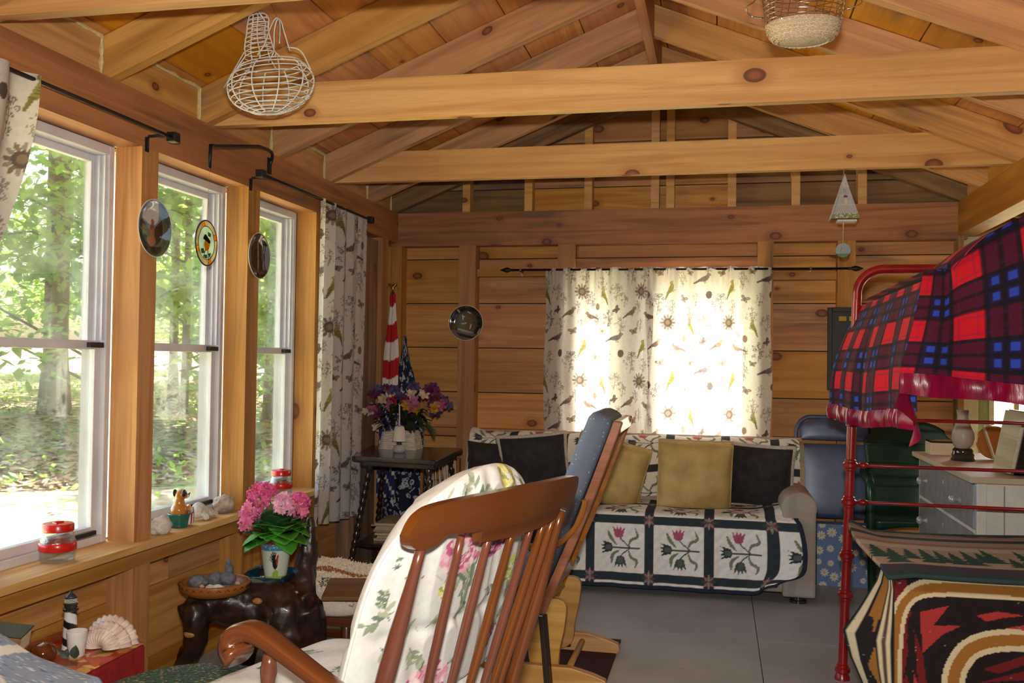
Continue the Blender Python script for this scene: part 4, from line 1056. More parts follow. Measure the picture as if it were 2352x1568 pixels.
MB().blob(D + Vector((.012, .041, .115)), (.005, .005, .005), 10, 8).build('nose', M_ear, dg, smooth=True)
for s in (0, 1): MB().blob(D + ((Vector((.030, .036, .052))) if s else Vector((-.005, .042, .054))), (.008, .008, .006), 10, 8).build('paw', M_ear, dg, smooth=True)
for s in (-1, 1): MB().blob(D + Vector((.014 + .012 * s, .0255, .1235)), (.003, .003, .003), 8, 6).build('eye', M_ear, dg, smooth=True)
cv = Canvas(80, 40, 1, 1, srgb(226, 214, 214))
for k in range(9): cv.rect(k / 9, k / 9 + .055, 0, 1, srgb(150, 60, 80))
m = MB().grid(lambda u, v: D + Vector((.010 + (.020 * math.cos(u * 2 * PI)) * (1 + .15 * math.sin(PI * v)), .045 + (.017 * math.sin(u * 2 * PI)) * (1 + .15 * math.sin(PI * v)), .006 + .062 * v)), 80, 40); m.col = cv.flat()
m.build('striped_sack', M_plate, dg, smooth=True)

# ================================================================== ROOT TABLE WITH BOWL AND FLOWER POT
M_root = mat('varnished_root', srgb(58, 36, 26), srgb(28, 17, 13), 14, .38, coat=.15, bump=.6, bscale=30, det=5)
rt_ = thing('root_table', 'dark varnished tree-root table under the windows', 'table', (-1.65, 3.25, 0))
m = MB()
def T(pts, r, n=12): m.tube(bez(pts, 4), [r[min(len(r) - 1, int(i / 4))] * (1 - (i % 4) / 4) + r[min(len(r) - 1, int(i / 4) + 1)] * ((i % 4) / 4) for i in range((len(pts) - 1) * 4 + 1)], n)
T([(-1.85, 3.12, .285), (-1.74, 3.16, .27), (-1.62, 3.24, .25), (-1.54, 3.30, .24)], [.045, .075, .10, .09])
T([(-1.81, 3.10, .27), (-1.80, 3.08, .21), (-1.81, 3.10, .14), (-1.87, 3.13, .06), (-1.915, 3.16, .005)], [.06, .05, .042, .034, .02])
T([(-1.58, 3.28, .26), (-1.55, 3.30, .15), (-1.56, 3.32, .04), (-1.55, 3.34, .0)], [.11, .115, .075, .06])
T([(-1.66, 3.22, .22), (-1.68, 3.24, .11), (-1.70, 3.27, .0)], [.08, .045, .03])
T([(-1.50, 3.30, .24), (-1.47, 3.34, .12), (-1.51, 3.30, .0)], [.08, .06, .03])
T([(-1.52, 3.34, .26), (-1.525, 3.38, .36), (-1.52, 3.40, .45), (-1.515, 3.41, .55)], [.07, .045, .034, .012])
T([(-1.60, 3.18, .27), (-1.55, 3.14, .25), (-1.535, 3.11, .20)], [.03, .02, .012])
T([(-1.62, 3.36, .30), (-1.70, 3.36, .305), (-1.76, 3.34, .30)], [.05, .06, .03])
o = m.build('root_body', M_root, rt_, smooth=True)
md = o.modifiers.new('rm', 'REMESH'); md.mode = 'VOXEL'; md.voxel_size = .009; md.use_smooth_shade = True
sm = o.modifiers.new('sm', 'SMOOTH'); sm.factor = .5; sm.iterations = 3
tx = bpy.data.textures.new('root_clouds', 'CLOUDS'); tx.noise_scale = .06; dm = o.modifiers.new('dp', 'DISPLACE'); dm.texture = tx; dm.strength = .022; dm.mid_level = .55
M_cut = mat('cut_knot', srgb(186, 140, 78), srgb(150, 100, 50), 60, .5)
for p, r in (((-1.585, 3.125, .295), .014), ((-1.80, 3.045, .185), .016), ((-1.655, 3.155, .165), .007), ((-1.50, 3.26, .30), .006)):
    MB().blob(p, (r * 1.4, r * .7, r * .8), 12, 8).build('cut_knot', M_cut, rt_, smooth=True)
M_teal = mat('teal_glaze', srgb(16, 62, 82), srgb(10, 44, 62), 24, .2, coat=.6)
ty = thing('teal_tray', 'deep teal square dish under the flower pot', 'dish', (-1.615, 3.30, .335))
m = MB(); c = Vector((-1.617, 3.30, .335))
for a, b in (((-.075, -.05, 0), (.070, .06, .008)), ((-.075, -.05, .008), (-.067, .06, .036)), ((.062, -.05, .008), (.070, .06, .02)), ((-.067, .052, .008), (.062, .06, .034)), ((-.067, -.05, .008), (.062, -.042, .012))): m.span(c + Vector(a), c + Vector(b))
m.build('dish_body', M_teal, ty, bevel=.003)
# wooden bowl and its stones
M_bowl = mat_wood('turned_bowl_wood', srgb(158, 98, 54), srgb(112, 62, 32), knots=0, rough=.4, vary=0)
bw = thing('wooden_bowl', 'shallow turned wooden bowl of stones on the root table', 'bowl', (-1.735, 3.10, .318))
BC = Vector((-1.735, 3.10, .318))
MB().lathe([(.0, 0), (.085, 0), (.098, .004), (.119, .022), (.122, .040), (.120, .046), (.115, .046), (.113, .042), (.108, .034), (.09, .026), (.0, .024)], BC, 48).build('bowl_body', M_bowl, bw, smooth=True)
m = MB()
for k in range(26):
    a = 2 * PI * k / 26; m.tube([BC + Vector((.1215 * math.cos(a - .06), .1215 * math.sin(a - .06), .030)), BC + Vector((.1225 * math.cos(a), .1225 * math.sin(a), .037)), BC + Vector((.1215 * math.cos(a + .06), .1215 * math.sin(a + .06), .030))], .0012, 4)
m.build('burnt_zigzag', M_root, bw)
rock('grey_stone', BC + Vector((-.055, -.022, .042)), (.036, .028, .024), 2.2, M_stone_g, 'long grey stone lying at the left of the wooden bowl', amp=.2, rz=.3)
rock('grey_stone', BC + Vector((-.012, .022, .044)), (.030, .026, .026), 7.7, M_stone_g, 'hump of grey stone in the middle of the wooden bowl', amp=.2)
cn = thing('stone_cairn', 'little stacked grey stone bird standing in the wooden bowl', 'figurine', tuple(BC + Vector((.042, .012, .02))))
Q = BC + Vector((.042, .012, .020))
MB().blob(Q + Vector((0, 0, .006)), (.020, .016, .008), 14, 8).build('foot', M_stone_g, cn, smooth=True)
MB().blob(Q + Vector((0, 0, .034)), (.029, .026, .024), 20, 12).build('body', M_stone_g, cn, smooth=True)
MB().blob(Q + Vector((.004, 0, .068)), (.015, .014, .019), 16, 10).build('neck', M_stone_g, cn, smooth=True)
MB().blob(Q + Vector((.0, 0, .090)), (.009, .009, .012), 14, 8).build('head', M_stone_g, cn, smooth=True)
rp = random.Random(4)
rock('white_pebble', BC + Vector((.038, -.052, .036)), (.020, .012, .010), 3.2, M_stone_w, 'smooth white pebble at the front of the wooden bowl', amp=.08)
M_peb = [M_stone_m, M_stone_w, mat('pink_pebble', srgb(206, 170, 150), srgb(180, 140, 120), 60, .8)]
for k in range(14):
    a = rp.uniform(-2.6, .9); d = rp.uniform(.03, .09)
    rock('pebble', BC + Vector((.012 + d * math.cos(a) * .9, d * math.sin(a) * .75 - .005, .030 + .004 * rp.random())), (rp.uniform(.006, .011), rp.uniform(.006, .010), .006), k + .3, M_peb[k % 3], 'tiny pale pebble in the bottom of the wooden bowl', amp=.15, group='pebbles in the wooden bowl')

# ---- flowers
M_pink = [mat('pink_petal', srgb(236, 92, 158), srgb(248, 150, 190), 60, .6, trans=.2), mat('light_pink_petal', srgb(244, 150, 190), srgb(250, 200, 218), 60, .6, trans=.2), mat('magenta_petal', srgb(220, 64, 140), srgb(240, 110, 170), 60, .6, trans=.2)]
M_yc = mat('yellow_flower_eye', srgb(230, 190, 60), srgb(210, 160, 40), 50, .7)
M_gleaf = mat('silk_leaf_green', srgb(52, 92, 44), srgb(34, 66, 34), 18, .5, trans=.15); M_bleaf = mat('bright_leaf_green', srgb(92, 176, 56), srgb(66, 146, 42), 14, .45, trans=.2)
M_stem = mat('green_stem', srgb(60, 92, 40), srgb(44, 70, 30), 30, .6)
def frame_of(n):
    n = Vector(n).normalized(); a = n.orthogonal().normalized(); return a, n.cross(a), n
def floret(m, me, p, n, s, r, np_=5):
    a, b, n = frame_of(n); o = r.uniform(0, 6.28); p = Vector(p)
    for k in range(np_):
        t = o + 2 * PI * k / np_; d = a * math.cos(t) + b * math.sin(t); w = (a * -math.sin(t) + b * math.cos(t)); i = len(m.v)
        lift = r.uniform(.1, .35)
        for q in (p, p + d * s * .55 + w * s * .36 + n * s * .12, p + d * s + n * s * lift + w * s * .16, p + d * s * 1.0 + n * s * lift - w * s * .16, p + d * s * .55 - w * s * .36 + n * s * .12): m.v.append(tuple(q))
        m.face((i, i + 1, i + 2, i + 3, i + 4))
    if me is not None: me.blob(p + n * s * .1, (s * .16,) * 3, 6, 4)
def leaf_mesh(m, p, d, n, L, W, cup=.25, lobes=0):
    p = Vector(p); d = Vector(d).normalized(); n = Vector(n); w = d.cross(n).normalized(); n = w.cross(d)
    prof = [(0, .12), (.15, .62), (.38, 1.0), (.62, .92), (.84, .55), (1.0, .03)]; i = len(m.v)
    for t, q in prof:
        c = p + d * (t * L) - n * (cup * L * t * t)
        m.v += [tuple(c - w * (q * W / 2) + n * (.10 * W * q)), tuple(c), tuple(c + w * (q * W / 2) + n * (.10 * W * q))]
    for k in range(len(prof) - 1):
        b = i + k * 3
        m.face((b, b + 1, b + 4, b + 3)); m.face((b + 1, b + 2, b + 5, b + 4))
pt = thing('flower_pot', 'rooster-painted pot of pink silk geraniums on the root table', 'potted plant', (-1.60, 3.30, .3435))
PC = Vector((-1.602, 3.30, .3435)); PHT = .135; 
cv = Canvas(200, 60, 1, 1, srgb(206, 214, 200)); r = random.Random(1)
cv.rect(0, 1, .78, .95, srgb(58, 132, 168)); cv.rect(0, 1, .95, 1, srgb(150, 40, 30))
for k in range(160): cv.ell(r.random(), r.uniform(.79, .94), .003, .012, srgb(220, 234, 240))
cv.rect(0, 1, .76, .78, srgb(110, 180, 200)); cv.rect(0, 1, 0, .05, srgb(160, 190, 60))
rx = .80
cv.poly([(rx - .03, .06), (rx + .06, .06), (rx + .05, .2), (rx + .02, .26), (rx - .02, .16)], srgb(150, 186, 60))
for k in range(7): a = 1.2 + k * .32; cv.line([(rx, .42), (rx + .055 * math.cos(a), .42 + .36 * math.sin(a) * .9)], .012, srgb(18, 36, 30))
cv.ell(rx + .012, .40, .03, .14, srgb(20, 30, 28)); cv.ell(rx + .035, .50, .012, .14, srgb(170, 50, 36)); cv.ell(rx + .045, .62, .01, .05, srgb(200, 40, 30))
m = MB().grid(lambda u, v: PC + Vector(((.040 + .019 * v) * math.cos(2 * PI * u), (.040 + .019 * v) * math.sin(2 * PI * u), PHT * v)) if v < .96 else PC + Vector((.059 * math.cos(2 * PI * u), .059 * math.sin(2 * PI * u), PHT * v)), 200, 60); m.col = cv.flat()
m.build('pot_body', M_plate, pt, smooth=True)
MB().lathe([(.0, .002), (.040, .0), (.0405, .003)], PC, 30, caps=False).build('pot_base', M_rim, pt); MB().lathe([(.059, PHT), (.061, PHT - .004), (.057, PHT - .002), (.052, PHT - .012), (.0, PHT - .015)], PC, 36, caps=False).build('pot_rim', mat('red_brown_rim', srgb(130, 34, 26), srgb(104, 26, 20), 20, .3), pt, smooth=True)
r = random.Random(21)
heads = [(595, 1140, 3.27, .050, 2), (576, 1172, 3.24, .040, 0), (614, 1132, 3.34, .040, 2), (652, 1165, 3.22, .038, 1), (655, 1150, 3.30, .030, 1), (688, 1152, 3.32, .040, 2), (568, 1200, 3.22, .028, 0), (690, 1172, 3.27, .026, 0)]
ms = MB()
for (hx, hy, Y, R, ci) in heads:
    c = at(hx, hy, 1, Y); m = MB(); me = MB()
    for k in range(int(10 + R * 380)):
        d = Vector((r.gauss(0, 1), r.gauss(0, 1) - .3, r.gauss(.35, .8))).normalized()
        floret(m, me, c + d * R * r.uniform(.72, 1.0), d + Vector((r.gauss(0, .25), r.gauss(0, .25), r.gauss(0, .25))), .0165, r)
    m.cur = 0; k0 = len(m.v); 
    h = m.build('flower_head', M_pink[ci], pt); me.build('flower_eye', M_yc, h, kind='stuff')
    ms.tube(bez([PC + Vector((r.uniform(-.02, .02), r.uniform(-.02, .02), PHT - .01)), (PC + Vector((0, 0, PHT)) + c) / 2 + Vector((0, 0, .03)), c], 4), .0022, 5)
ms.build('stems', M_stem, pt)
for k in range(46):
    a = r.uniform(0, 2 * PI); el = r.uniform(-.25, 1.2); up = Vector((math.cos(a) * math.cos(el), math.sin(a) * math.cos(el), math.sin(el)))
    p = PC + Vector((math.cos(a) * .03, math.sin(a) * .03, PHT + r.uniform(.0, .06))); L = r.uniform(.07, .115)
    m = MB(); leaf_mesh(m, p, up, Vector((-math.cos(a) * math.sin(el), -math.sin(a) * math.sin(el), math.cos(el) + .01)), L, L * .95, .3)
    m.build('leaf', M_bleaf if el < .6 else M_gleaf, pt, smooth=True, solid=.0006)

# ================================================================== FOOTSTOOL WITH SHAGGY THROW
M_dwood = mat_wood('dark_cherry_wood', srgb(112, 60, 38), srgb(74, 36, 24), knots=0, rough=.3, vary=0, coat=.3)
M_muslin = mat('cream_muslin', srgb(226, 214, 200), srgb(210, 196, 182), 120, .85, bump=.2)
fo = thing('footstool', 'padded footstool with cream cushion and dark turned legs', 'footstool', (-1.50, 3.55, 0))
MB().blob((-1.50, 3.55, .215), (.195, .17, .045), 40, 14, e=.55).build('cushion', M_muslin, fo, smooth=True)
m = MB().span((-1.675, 3.40, .145), (-1.325, 3.42, .178)); m.span((-1.675, 3.68, .145), (-1.325, 3.70, .178)); m.span((-1.675, 3.42, .145), (-1.655, 3.68, .178)); m.span((-1.345, 3.42, .145), (-1.325, 3.68, .178)); m.build('apron', M_dwood, fo, bevel=.003)
for sx in (-1, 1):
    for sy in (-1, 1): MB().tube(bez([(-1.50 + sx * .125, 3.55 + sy * .11, .15), (-1.50 + sx * .13, 3.55 + sy * .12, .08), (-1.50 + sx * .145, 3.55 + sy * .13, .0)], 4), [.020, .021, .022, .022, .021, .019, .017, .016, .016], 12).build('leg', M_dwood, fo, smooth=True)
MB().span((-1.62, 3.54, .06), (-1.38, 3.56, .09)).build('stretcher', M_dwood, fo); m = MB(); m.prism(curve2([(-1.54, .09), (-1.54, .12), (-1.50, .16), (-1.46, .12), (-1.46, .09)], 4), 3.44, 3.455, lambda a, b, h: (a, h, b)); m.build('bracket', M_dwood, fo); MB().blob((-1.50, 3.438, .105), (.007, .004, .007), 10, 6).build('screw', M_chrome, fo)
# throw: furry sheet draped over the stool, made of a base cloth plus tufts
M_fleece = [mat('cream_fleece', srgb(234, 220, 200), srgb(206, 184, 160), 90, .95, bump=.8), mat('rust_fleece', srgb(176, 108, 56), srgb(120, 66, 34), 90, .95), mat('black_fleece', (.015, .012, .012), (.03, .025, .025), 90, .95)]
tw = thing('fleece_throw', 'shaggy cream fleece throw with rust stripe over the footstool', 'throw', (-1.47, 3.6, .2))
def thr(u, v):
    x = -1.735 + .40 * u; y = 3.42 + .34 * v
    edge = sstep(.26, .0, u); z = .275 + .022 * math.sin(PI * v) - .16 * edge * edge + .03 * sstep(.5, 1, v) + .006 * math.sin(9 * u + 4 * v)
    front = sstep(.25, 0, v); return Vector((x + .07 * edge * v * .3, y - .0 + .02 * math.sin(5 * u), z - .05 * front + .006 * noise.noise((x * 20, y * 20, 0))))
MB().grid(thr, 40, 34).build('cloth', M_fleece[0], tw, smooth=True, solid=.014)
rf = random.Random(9); tm = [MB(), MB(), MB()]
for k in range(5200):
    u, v = rf.random(), rf.random(); p = thr(u, v) + Vector((0, 0, .006)); s = rf.uniform(.007, .013)
    band = .52 + .06 * math.sin(6 * u); ci = 1 if abs(v - band) < .07 + .03 * noise.noise((u * 6, v * 6, 0)) else 0
    if (u - .62) ** 2 * 3 + (v - .20) ** 2 < .006: ci = 2
    d = Vector((rf.gauss(0, .7) - (.8 if u < .2 else 0), rf.gauss(0, .7) - (.5 if v < .25 else 0), .5 - (.6 if u < .15 else 0))).normalized(); w = d.orthogonal().normalized() * .0025; mm = tm[ci]; b = len(mm.v)
    mm.v += [tuple(p - w), tuple(p + w), tuple(p + d * s + w * .4), tuple(p + d * s - w * .4)]; mm.face((b, b + 1, b + 2, b + 3))
for k, nm in enumerate(('fleece_pile', 'rust_pile', 'black_pile')): tm[k].build(nm, M_fleece[k], tw, kind='stuff')
bd = MB().box((-1.30, 3.40, .292), (.27, .20, .016), M=Matrix.Rotation(.25, 3, 'Z') @ Matrix.Rotation(.12, 3, 'X')).build('lap_board', mat_wood('lap_board_wood', srgb(122, 84, 54), srgb(92, 60, 38), knots=0, vary=0), None, label='thin brown wooden board lying on the footstool throw', cat='board', bevel=.002)

# ================================================================== RED BOX AND SHELF OF TRINKETS (near left)
M_redcloth = mat('red_cloth', srgb(156, 22, 26), srgb(128, 14, 20), 60, .75, bump=.2, bscale=300)
rbx = thing('red_storage_box', 'red cloth storage box with floral lid under the near window', 'box', (-1.77, 2.30, 0))
P0 = [(-1.938, 2.02), (-1.60, 2.06), (-1.615, 2.50), (-1.93, 2.54)]
MB().prism(P0, .0, .322, lambda a, b, h: (a, b, h)).build('box_body', M_redcloth, rbx, bevel=.012)
cv = Canvas(110, 140, .34, .48, srgb(176, 70, 36)); r = random.Random(12)
for k in range(70): cv.ell(r.uniform(0, .34), r.uniform(0, .48), r.uniform(.015, .05), r.uniform(.008, .025), srgb(*r.choice(((206, 96, 40), (150, 40, 40), (214, 160, 80), (120, 100, 50), (196, 60, 70), (230, 190, 120)))), r.uniform(0, 3))
m = MB().grid(lambda u, v: ((P0[0][0] * (1 - u) + P0[1][0] * u) * (1 - v) + (P0[3][0] * (1 - u) + P0[2][0] * u) * v, (P0[0][1] * (1 - u) + P0[1][1] * u) * (1 - v) + (P0[3][1] * (1 - u) + P0[2][1] * u) * v, .324 + .012 * (1 - (2 * u - 1) ** 6) * (1 - (2 * v - 1) ** 6)), 110, 140); m.col = cv.flat(); m.build('floral_lid', mat_print('oilcloth', .35, .05, coat=.2), rbx, smooth=True)
ZT = .336
# lighthouse
lh = thing('lighthouse_model', 'black and white spiral-striped model lighthouse on the red box', 'figurine', (-1.762, 2.36, ZT))
LC = Vector((-1.762, 2.36, ZT))
cv = Canvas(48, 60, 1, 1, srgb(226, 224, 222))
for j in range(61):
    for i in range(49):
        if ((i / 48) * 1.0 + (j / 60) * 2.2) % 1.0 < .42: cv.a[j, i] = (.012, .012, .014)
m = MB().grid(lambda u, v: LC + Vector(((.022 - .006 * v) * math.cos(2 * PI * u), (.022 - .006 * v) * math.sin(2 * PI * u), .105 * v)), 48, 60); m.col = cv.flat(); m.build('tower', M_plate, lh, smooth=True)
MB().lathe([(.016, .103), (.021, .107), (.021, .112), (.017, .113), (.017, .122), (.020, .124), (.020, .127), (.0, .127)], LC, 20).build('gallery', M_ear, lh, smooth=True, sharp=30)
MB().lathe([(.0145, .127), (.0145, .140)], LC, 16).build('lantern', M_jar, lh, smooth=True)
m = MB()
for z in (.130, .134, .138): m.tube([LC + Vector((.0155 * math.cos(a), .0155 * math.sin(a), z)) for a in [i * PI / 8 for i in range(16)]], .001, 4, closed=True)
m.build('railing', M_wirew, lh); MB().lathe([(.017, .140), (.013, .146), (.004, .155), (.0015, .162), (.0, .163)], LC, 16).build('roof', mat('slate_roof', srgb(60, 66, 78), srgb(40, 44, 54), 30, .4), lh, smooth=True)
cpn = thing('white_cup', 'small white cup candle with leaf decoration on the red box', 'cup', (-1.70, 2.31, ZT))
CC = Vector((-1.70, 2.305, ZT)); M_wcup = mat('white_ceramic', srgb(228, 224, 222), srgb(214, 208, 206), 20, .35)
MB().lathe([(.0, 0), (.019, 0), (.021, .003), (.027, .066), (.027, .069), (.025, .069), (.022, .05), (.0, .048)], CC, 28).build('cup_body', M_wcup, cpn, smooth=True)
M_pur = mat('purple_grape', srgb(78, 62, 96), srgb(54, 42, 70), 30, .4); M_dgl = mat('dark_leaf', srgb(70, 84, 70), srgb(48, 60, 50), 30, .6)
m = MB(); leaf_mesh(m, CC + Vector((.012, -.024, .002)), (.2, -.3, 1), (.3, -1, 0), .035, .026); m.build('leaf', M_dgl, cpn, solid=.001)
m = MB(); leaf_mesh(m, CC + Vector((-.006, -.026, .002)), (-.6, -.3, .6), (0, -1, .4), .03, .02); m.build('leaf', M_dgl, cpn, solid=.001)
MB().blob(CC + Vector((-.014, -.02, .012)), (.008, .008, .012), 10, 8).build('grape', M_pur, cpn, smooth=True)
# scallop shell
sh = thing('scallop_shell', 'large pale ridged seashell standing on the red box', 'shell', (-1.68, 2.42, ZT))
SC_ = Vector((-1.675, 2.415, ZT + .002)); M_shell = mat('pale_shell', srgb(232, 218, 208), srgb(206, 178, 166), 35, .5, bump=.2)
def shell(scale, off):
    def fn(u, v):
        a = PI * (.02 + .96 * u); rr = scale * v * (1 + .035 * math.cos(u * 2 * PI * 13) * v)
        bulge = .030 * scale / .06 * math.sin(PI * min(1, v * .97)) ** .8
        return SC_ + Vector((off[0] + rr * math.cos(a) * 1.05, off[1] - bulge - .002 * math.cos(u * 2 * PI * 13) * v, off[2] + rr * math.sin(a) * 1.0))
    return fn
for s, off in ((.078, (0, .02, 0)), (.068, (.006, -.006, 0)), (.054, (.0, -.03, 0))): MB().grid(shell(s, off), 104, 20).build('shell_layer', M_shell, sh, smooth=True, solid=.003)
MB().lathe([(.0, 0), (.026, 0), (.030, .004), (.036, .02), (.030, .038), (.016, .047), (.0, .05)], (-1.757, 2.245, ZT), 28).build('brown_globe', mat('amber_glaze', srgb(112, 54, 24), srgb(80, 34, 14), 20, .12, coat=.8), None, smooth=True, label='round glossy brown pot at the near corner of the red box', cat='pot')

# green tweed stool
def mat_tweed():
    t = NT('green_tweed'); v = t.coord('Object'); vo = t.n('TexVoronoi', feature='F1'); t.l(v, vo.inputs['Vector']); vo.inputs['Scale'].default_value = 190
    sx = t.n('SeparateColor'); t.l(vo.outputs['Color'], sx.inputs[0]); c = t.mix(sx.outputs[0], srgb(24, 52, 36), srgb(58, 92, 70)); c = t.mix(t.math('GREATER_THAN', sx.outputs[1], .88), c, srgb(150, 126, 100))
    t.base(c); t.set(Roughness=.95); t.bump(vo.outputs['Distance'], .5, .003); return t.m
gs = thing('tweed_stool', 'round green tweed padded stool in front of the rocking chair', 'stool', (-1.10, 1.86, 0))
gx, gy = -1.10, 1.87
MB().lathe([(.20, .36), (.222, .375), (.228, .40), (.218, .425), (.18, .440), (.10, .447), (.0, .449)], (gx, gy, 0), 48).build('seat_pad', mat_tweed(), gs, smooth=True)
MB().lathe([(.21, .335), (.21, .362)], (gx, gy, 0), 40).build('seat_ring', M_dwood, gs)
for k in range(4): a = PI / 4 + k * PI / 2; MB().tube([(gx + .15 * math.cos(a), gy + .15 * math.sin(a), .34), (gx + .19 * math.cos(a), gy + .19 * math.sin(a), 0)], [.018, .014], 10).build('leg', M_dwood, gs, smooth=True)

# chair at the lower left with blue knit throw and a book on its arm
M_oak = mat_wood('honey_oak', srgb(180, 122, 64), srgb(146, 90, 42), knots=0, rough=.35, vary=0, coat=.3)
ac = thing('low_armchair', 'low wooden armchair at the lower left corner', 'armchair', (-1.55, 1.62, 0))
MB().span((-1.80, 1.45, .20), (-1.36, 1.86, .30)).build('seat', M_dwood, ac, bevel=.01)
for x, y in ((-1.78, 1.48), (-1.39, 1.48), (-1.78, 1.83), (-1.39, 1.83)): MB().span((x - .02, y - .02, 0), (x + .02, y + .02, .40)).build('leg', M_dwood, ac)
MB().span((-1.44, 1.44, .40), (-1.34, 1.88, .425)).build('arm', M_dwood, ac, bevel=.006); MB().span((-1.82, 1.44, .40), (-1.72, 1.88, .425)).build('arm', M_dwood, ac, bevel=.006)
MB().span((-1.80, 1.42, .30), (-1.36, 1.45, .80)).build('backrest', M_dwood, ac, bevel=.01)
cv = Canvas(130, 130, 1, 1, srgb(150, 166, 190)); r = random.Random(3)
for k in range(1500): x, y = r.random(), r.random(); cv.ell(x, y, .009, .004, srgb(*r.choice(((196, 206, 220), (112, 132, 166), (220, 226, 232)))))
cv.line(curve2([(.0, .62), (.25, .6), (.5, .45), (.6, .2), (.58, 0)], 8), .04, srgb(232, 230, 224)); cv.line(curve2([(.7, 1), (.66, .6), (.8, .35), (1.0, .3)], 8), .05, srgb(236, 234, 228)); cv.poly([(.74, .55), (.86, .42), (1, .40), (1, .0), (.72, 0)], srgb(232, 230, 226)); cv.line([(.1, .9), (.2, 1.0)], .04, srgb(232, 230, 224))
def kn(u, v):
    x = -1.86 + .56 * u; y = 1.50 + .38 * v; top = .560 - .085 * sstep(.45, .95, u) - .16 * sstep(.93, 1.0, u)
    return Vector((x + .05 * sstep(.7, 1, u), y, top + .02 * noise.noise((x * 7, y * 7, 2)) - .14 * sstep(.86, 1, v) - .02 * v))
m = MB().grid(kn, 130, 130); m.col = cv.flat(); m.build('knit_throw', mat_print('blue_knit', .95, .6, 300, sheen=.0), None, smooth=True, label='blue and white knitted throw over the low armchair at lower left', cat='throw', solid=.008)
bk = thing('thick_book', 'thick brown-covered book lying at the left edge', 'book', (-1.80, 2.13, .36))
B0 = Vector((-1.815, 2.115, .430)); RM = Matrix.Rotation(.42, 3, 'Z') @ Matrix.Rotation(.16, 3, 'Y')
M_tan = mat('tan_book_cover', srgb(150, 100, 56), srgb(120, 76, 40), 30, .45); M_page = mat('book_pages', srgb(226, 218, 186), srgb(206, 196, 160), 300, .9, aniso=(.1, .1, 1))
MB().box(B0, (.17, .115, .044), M=RM).build('pages', M_page, bk)
MB().box(B0 + RM @ Vector((0, 0, .024)), (.178, .122, .003), M=RM).build('cover', M_signblk, bk); MB().box(B0 + RM @ Vector((0, 0, -.024)), (.178, .122, .004), M=RM).build('cover', M_tan, bk); MB().box(B0 + RM @ Vector((0, -.060, 0)), (.178, .004, .048), M=RM).build('spine', M_tan, bk)
bs = thing('small_wooden_box', 'small dark wooden box under the thick book', 'box', (-1.82, 2.10, .33)); MB().span((-1.90, 2.06, .338), (-1.74, 2.17, .392)).build('box_body', M_dwood, bs)

# ================================================================== CORNER TABLE, FLAG, FLOWER BASKET
M_ebony = mat_wood('ebony_stained_wood', srgb(58, 40, 30), srgb(34, 23, 18), knots=0, rough=.25, vary=0, coat=.5)
st_ = thing('spool_leg_table', 'dark square table with spool-turned splayed legs in the corner', 'table', (-1.60, 4.8, 0))
TP = [(-1.79, 4.50), (-1.325, 4.42), (-1.375, 5.12), (-1.905, 5.10)]
def rounded(poly, r=.03, n=4):
    out = []
    for i in range(len(poly)):
        a, b, c = Vector((*poly[i - 1], 0)), Vector((*poly[i], 0)), Vector((*poly[(i + 1) % len(poly)], 0))
        p, q = b + (a - b).normalized() * r, b + (c - b).normalized() * r
        for k in range(n + 1): t = k / n; v = p * (1 - t) ** 2 + b * 2 * t * (1 - t) + q * t * t; out.append((v[0], v[1]))
    return out
MB().prism(rounded(TP), .648, .672, lambda a, b, h: (a, b, h)).build('table_top', M_ebony, st_, bevel=.005)
MB().prism(rounded([(-1.76, 4.54), (-1.35, 4.47), (-1.395, 5.07), (-1.86, 5.06)], .02), .62, .648, lambda a, b, h: (a, b, h)).build('apron', M_ebony, st_, bevel=.004)
def spool_leg(a, b):
    a, b = Vector(a), Vector(b); pts = []; rr = []
    n = 46
    for i in range(n + 1):
        t = i / n; pts.append(a.lerp(b, t)); rr.append(.0135 + .0045 * math.cos(2 * PI * t * 15.5) if .06 < t < .94 else .017)
    MB().tube(pts, rr, 12).build('leg', M_ebony, st_, smooth=True)
for (a, b) in (((-1.72, 4.59, .64), (-1.83, 4.56, 0)), ((-1.40, 4.54, .64), (-1.30, 4.47, 0)), ((-1.43, 5.02, .64), (-1.34, 5.12, 0)), ((-1.80, 5.02, .64), (-1.885, 5.11, 0))): spool_leg(a, b)
MB().prism(rounded([(-1.79, 4.60), (-1.36, 4.54), (-1.39, 5.04), (-1.83, 5.04)], .02), .205, .222, lambda a, b, h: (a, b, h)).build('lower_shelf', M_ebony, st_, bevel=.003)
rm = random.Random(6)
M_mag = [mat('old_paper_%d' % k, c, tuple(x * .8 for x in c), 200, .8, aniso=(.2, .2, 1)) for k, c in enumerate((srgb(200, 180, 150), srgb(176, 150, 122), srgb(188, 172, 150)))]
zz = .2225
for k in range(9):
    h = rm.uniform(.008, .014); MB().box((-1.62 + rm.uniform(-.015, .015), 4.80 + rm.uniform(-.02, .02), zz + h / 2), (.21, .27, h - .0012), M=Matrix.Rotation(rm.uniform(-.2, .2), 3, 'Z')).build('magazine', M_mag[k % 3], None, label='worn tan magazine in the pile on the corner table shelf', cat='magazine', group='magazines on the table shelf'); zz += h
